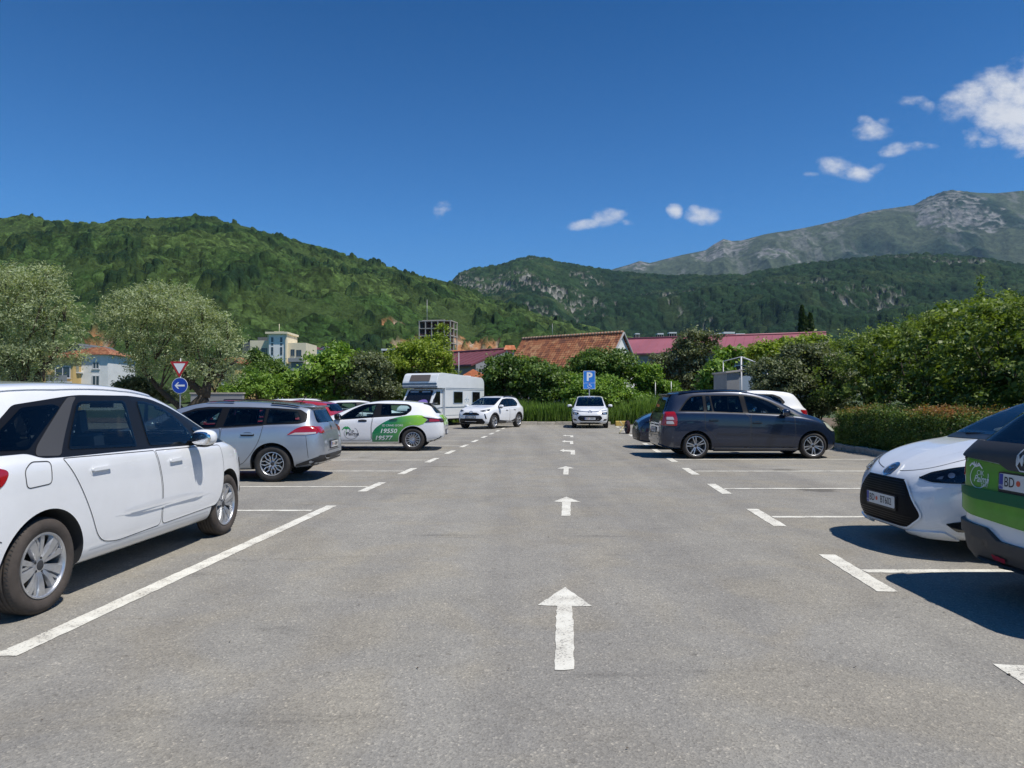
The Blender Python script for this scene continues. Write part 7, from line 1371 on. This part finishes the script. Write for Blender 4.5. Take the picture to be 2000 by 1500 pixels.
def block(t, x0, x1, z0, z1, y0, dep, m_, name='wall'): b = MB(); b.box(((x0 + x1) / 2, y0 + dep / 2, (z0 + z1) / 2), (x1 - x0, dep, z1 - z0)); return b.build(name, m_, t)
def modern():
    Y = 180; k = Y / F; p = at(530, 700, Y); t = thing('apartment_block', 'cream and white modern block with a tall stair tower behind the dark leafy tree', 'building', (p.x, Y, 0)); X = lambda px: (px - 530) * k; Z = lambda py: at(530, py, Y).z
    block(t, X(488), X(527), -.1, Z(665), 0, 10, M['cream_wall']); block(t, X(563), X(599), -.1, Z(670), -.6, 10, M['cream_wall']); block(t, X(466), X(488), -.1, Z(666), 2.5, 8, M['darkgrey_wall']); block(t, X(529), X(561), -.1, Z(653), -1.5, 9, M['plaster'], 'stair_tower'); block(t, X(525.5), X(528.7), -.1, Z(652), -1.2, 9, M['cream_wall']); block(t, X(561.3), X(563.7), -.1, Z(651), -1.8, 9, M['cream_wall'])
    block(t, X(492), X(528), Z(665), Z(656), 4, 6, M['darkgrey_wall'], 'penthouse'); b = MB(); b.box((X(545), 2.5, Z(651.5)), (X(566) - X(523), 9.5, .5)); b.box((X(543), 2, Z(649)), (2.4, 3, .5)); b.tube([(X(540), 2, Z(651)), (X(540), 2, Z(631))], .07, 5); b.build('roof_slab', M['cream_wall'], t)
    def fw(y): return Matrix(((1, 0, 0, 0), (0, 0, -1, y), (0, 1, 0, 0), (0, 0, 0, 1)))
    for px, py, w, h, y in ((500, 692, 1.6, 1.7, 0), (516, 693, 1.4, 1.7, 0), (573, 695, 1.0, 1.6, -.6), (585, 696, 1.3, 1.6, -.6)): add_window(t, fw(y - .01), X(px), Z(py), w, h, 'darkgrey_wall', bars=1)
    for px in (535.5, 553):
        for py, h in ((669, 1.2), (675, .5), (688, 1.2), (694, .7), (708, 1.2)): add_window(t, fw(-1.51), X(px), Z(py), .55, h, 'darkgrey_wall', bars=0, sill=False)
    for py in (695, 716): b = MB(); b.box((X(582), -1.5, Z(py + 9)), (X(596) - X(568), 1.6, 1.0)); b.build('balcony', M['grey_wall'], t, bevel=.05)
    b = MB(); b.box((X(582), -.62, Z(712)), (3.0, .04, 1.6)); b.build('balcony_door', M['pane'], t)
modern()
def house(name, label, px, Y, w, ze, zr, dep, wallm, roofm, rz=0, wins=(), gable=False, z0=-.1, hip=True, cat='house', group=None, balcony=()):
    p = at(px, 700, Y); t = thing(name, label, cat, (p.x, Y, 0), R_(rz), group); b = MB(); b.box((0, 0, (z0 + ze) / 2), (w, dep, ze - z0)); 
    if gable: b.add([(-w / 2, -dep / 2, ze), (w / 2, -dep / 2, ze), (0, -dep / 2, zr - .12), (-w / 2, dep / 2, ze), (w / 2, dep / 2, ze), (0, dep / 2, zr - .12)], [(0, 1, 2), (4, 3, 5)])
    b.build('wall', wallm, t); e = .45; b = MB()
    if gable: tiled_plane(b, (0, -dep / 2 - e, zr), (0, dep / 2 + e, zr), (-w / 2 - e, -dep / 2 - e, ze - .12), int(dep / .3), int(w / .8), .04, .04); tiled_plane(b, (0, -dep / 2 - e, zr), (0, dep / 2 + e, zr), (w / 2 + e, -dep / 2 - e, ze - .12), int(dep / .3), int(w / .8), .04, .04)
    else:
        r = max(.5, w / 2 - dep / 2); c = [(-w / 2 - e, -dep / 2 - e, ze), (w / 2 + e, -dep / 2 - e, ze), (w / 2 + e, dep / 2 + e, ze), (-w / 2 - e, dep / 2 + e, ze), (-r, 0, zr), (r, 0, zr)]; b.add(c, [(0, 1, 5, 4), (2, 3, 4, 5), (1, 2, 5), (3, 0, 4), (0, 3, 2, 1)])
        for k in range(1, 7): 
            q = k / 7; b.tube([(-w / 2 - e + (w / 2 + e - r) * q, (-dep / 2 - e) * (1 - q), ze + (zr - ze) * q + .03), (w / 2 + e - (w / 2 + e - r) * q, (-dep / 2 - e) * (1 - q), ze + (zr - ze) * q + .03)], .04, 4, 0, False)
    b.build('roof', roofm, t); m4 = Matrix(((1, 0, 0, 0), (0, 0, -1, -dep / 2 - .005), (0, 1, 0, 0), (0, 0, 0, 1)))
    for q in wins: add_window(t, m4, *q[:4], bars=1)
    for q in balcony:
        b = MB(); b.box((q[0], -dep / 2 - .6, q[1]), (q[2], 1.2, .15)); b.box((q[0], -dep / 2 - 1.15, q[1] + .45), (q[2], .05, .75), 1); b.build('balcony', [M['framew'], M['grey_wall']], t)
    return t
house('house', 'white house with a bright red tile roof, seen between the two olive trees', 196, 92, 5.4, 6.9, 8.1, 8, M['plaster'], M['tiles'], 6, [(-1.2, 4.9, 1.2, 1.4), (-1.2, 2.6, 1.2, 1.7), (1.3, 5.1, .8, .9), (1.3, 2.8, .9, 1.5), (-1.2, .3, 1.2, 1.6)], balcony=[(-1.3, 4.6, 2.2)])
house('house', 'yellow house with balconies, left of the white red-roofed house', 148, 90, 3.6, 6.4, 7.4, 8, M['yellow_wall'], M['tiles'], 4, [(.6, 3.9, 1.8, 1.5), (.8, .9, 1.6, 1.9), (-1.1, 1.4, .8, 1.2)], balcony=[(.5, 3.4, 2.4)])
house('house', 'grey gabled house standing higher behind the white red-roofed house', 184, 104, 4.6, 7.4, 9.2, 9, M['grey_wall'], M['darkgrey_wall'], 2, [], gable=True)
house('house', 'yellow house corner showing right of the leaning olive', 462, 95, 3.4, 6.0, 7.0, 7, M['yellow_wall'], M['tiles'], -6, [(.4, 3.2, 1.2, 1.6), (.4, .6, 1.2, 1.6)])
house('house', 'white row house with an orange roof below the concrete tower', 898, 250, 13.5, at(898, 692, 250).z, at(898, 684, 250).z, 9, M['plaster'], M['tiles_new'], 4, [(-5.2 + 2.1 * i, at(898, 700, 250).z - 1.0 - 3.0 * j, 1.0, 1.5) for i in range(6) for j in range(2)])
house('house', 'small white house with an orange roof left of the chimney', 962, 240, 6.4, at(962, 693, 240).z, at(962, 687, 240).z, 7, M['plaster'], M['tiles_new'], 0, [(-1.8 + 1.8 * i, at(962, 699, 240).z, .9, 1.1) for i in range(3)])
house('house', 'low house with a pale red roof in front of the white row house', 925, 170, 8.0, at(925, 703, 170).z, at(925, 698, 170).z, 7, M['plaster'], M['tiles_new'], 3, [(-2, 6.5, 1, 1.2), (1.5, 6.5, 1, 1.2)])
house('house', 'pale house with a grey roof right of the cream modern block', 617, 215, 5.5, at(617, 684, 215).z, at(617, 678, 215).z, 7, M['plaster'], M['magenta'], 0, [(-1, at(617, 690, 215).z, 1, 1)])
house('house', 'small white gabled house above the fig tree', 638, 215, 3.6, at(638, 685, 215).z, at(638, 677, 215).z, 6, M['plaster'], M['grey_wall'], 0, [(0, at(638, 692, 215).z, 1.4, 1.2)], gable=True)
def slab_roof(name, label, px, py, w_px, h_px, Y, zdown=6):
    k = Y / F; p = at(px, py, Y); t = thing(name, label, 'building', (p.x, Y, 0)); b = MB(); b.box((0, 3, p.z), (w_px * k, 7, h_px * k * .45)); b.build('roof', M['plaster'], t); b = MB(); b.box((0, 3.5, p.z - h_px * k * .25 - zdown / 2), (w_px * k * .88, 6, zdown)); b.build('wall', M['interior'], t)
    b = MB()
    for x in np.linspace(-w_px * k * .46, w_px * k * .46, 4): b.box((x, -.2, p.z - h_px * k * .25 - zdown / 2), (.3, .3, zdown))
    b.build('column', M['concrete'], t)
slab_roof('hillside_house', 'low flat-roofed concrete house on the slope left of the concrete tower', 766, 683, 42, 8, 300)
for i, (px, py, w, h, lb) in enumerate(((1245, 652, 9, 5, 'tiny white house at the mountain foot, just right of the white gable'), (1290, 652, 12, 6, 'pale house at the mountain foot, left of the willow top'), (1314, 650, 15, 6, 'pinkish house at the mountain foot, touching the willow top'), (1400, 652, 16, 7, 'pale block at the mountain foot, right of the willow top'), (1424, 650, 22, 8, 'large pale block with terraces at the mountain foot'), (1446, 653, 18, 8, 'stepped white block at the mountain foot'), (1468, 655, 12, 5, 'small white house at the mountain foot, nearest the cypress'))):
    slab_roof('hillside_house', lb, px, py, w, h, 560 + 6 * i, 9)
# grey shed and its pole frame
def shed():
    Y = 31; k = Y / F; p = at(1432, 745, Y); t = thing('shed', 'small grey shed with a bare pole frame over it, left of the rounded bush', 'shed', (p.x, Y, 0)); zt = at(1432, 727, Y).z; b = MB(); b.box((0, 1, zt / 2), (.56, 2, zt)); b.build('wall', M['grey_wall'], t); b = MB(); b.box((.02, 1, zt + .04), (.72, 2.2, .08), rot=Matrix.Rotation(R_(-6), 3, 'Y')); b.build('roof', M['concrete'], t)
    b = MB(); b.box((.68, .4, zt / 2 - .05), (.62, .06, zt - .2)); b.build('door', M['bluegrey'], t); b = MB(); zz = at(1448, 697, Y).z; x0 = (1448 - 1432) * k
    b.tube([(x0, 0, 0), (x0, 0, zz)], .035, 6); b.tube([(x0, 0, zz), (x0 + 1.35, .6, zz - .40)], .03, 6); b.tube([(x0, 0, zz), (x0 - .55, .8, zz - .15)], .02, 6); b.tube([(x0 - .55, .8, zz - .15), (x0 - .55, .8, 0)], .02, 6); b.tube([(x0 - .1, 0, zt + .12), (x0 + .85, 0, zt + .10)], .02, 6); b.tube([(x0 + 1.35, .6, 0), (x0 + 1.35, .6, zz - .4)], .025, 6); b.build('pole_frame', M['framew'], t)
shed()
def wall_low():
    p = at(425, 771, 40); t = thing('garden_wall', 'grey garden wall seen under the leaning olive', 'wall', (p.x, 40, 0)); b = MB(); b.box((0, 0, .85), (2.9, .3, 1.7)); b.build('wall', M['grey_wall'], t); b = MB(); b.box((0, 0, 1.74), (3.0, .38, .07)); b.build('coping', M['concrete'], t)
wall_low()
def pole(name, label, px, y0, y1, Y, r, cat='pole', lattice=False, zb=None):
    a = at(px, y1, Y); c = at(px, y0, Y); t = thing(name, label, cat, (a.x, Y, 0)); b = MB(); zb = a.z if zb is None else zb
    if lattice:
        w = 1.6; h = c.z - zb
        for sx in (-1, 1):
            for sy in (-1, 1): b.tube([(sx * w, sy * w, zb), (0, 0, c.z)], r, 4)
        for i in range(9):
            q0, q1 = i / 9, (i + 1) / 9
            for sy in (-1, 1): b.tube([(-w * (1 - q0), sy * w * (1 - q0), zb + h * q0), (w * (1 - q1), sy * w * (1 - q1), zb + h * q1)], r * .6, 4)
        for q in (.7, .85): b.tube([(-3, 0, zb + h * q), (3, 0, zb + h * q)], r, 4)
    else: b.tube([(0, 0, zb), (0, 0, c.z)], [r, r * .6], 6)
    b.build('mast', M['steel'], t)
pole('lattice_pylon', 'steel lattice pylon on the hill above the leaning olive', 280, 527, 566, 620, .30, 'pylon', True)
pole('mast', 'thin grey mast beside the concrete tower block', 834, 585, 640, 330, .16)
pole('mast', 'faint mast on the slope above the tiled roof', 1079, 632, 668, 500, .16)
pole('wooden_pole', 'thin pole in front of the maroon roof', 896, 688, 760, 56, .05, zb=0)
pole('fence_post', 'pale fence post among the weeds right of the climber', 1280, 744, 790, 44, .05, zb=0); pole('fence_post', 'pale fence post in front of the willow', 1311, 745, 790, 44, .05, zb=0)
# ------------------------------------------------------------------ haze: a closed box of even pale air round everything
m = bpy.data.materials.new('haze_air'); m.use_nodes = True; nt = m.node_tree; nt.nodes.clear(); o = N(nt, 'ShaderNodeOutputMaterial'); v = N(nt, 'ShaderNodeVolumePrincipled'); v.inputs['Color'].default_value = (.42, .66, 1, 1); v.inputs['Density'].default_value = HAZE; v.inputs['Anisotropy'].default_value = .0; nt.links.new(v.outputs[0], o.inputs['Volume'])
b = MB(); b.box((0, 4350, 948), (19000, 9900, 1905)); hz = b.build('haze', m); hz['kind'] = 'stuff'; hz['label'] = 'thin blue haze over the mountains'
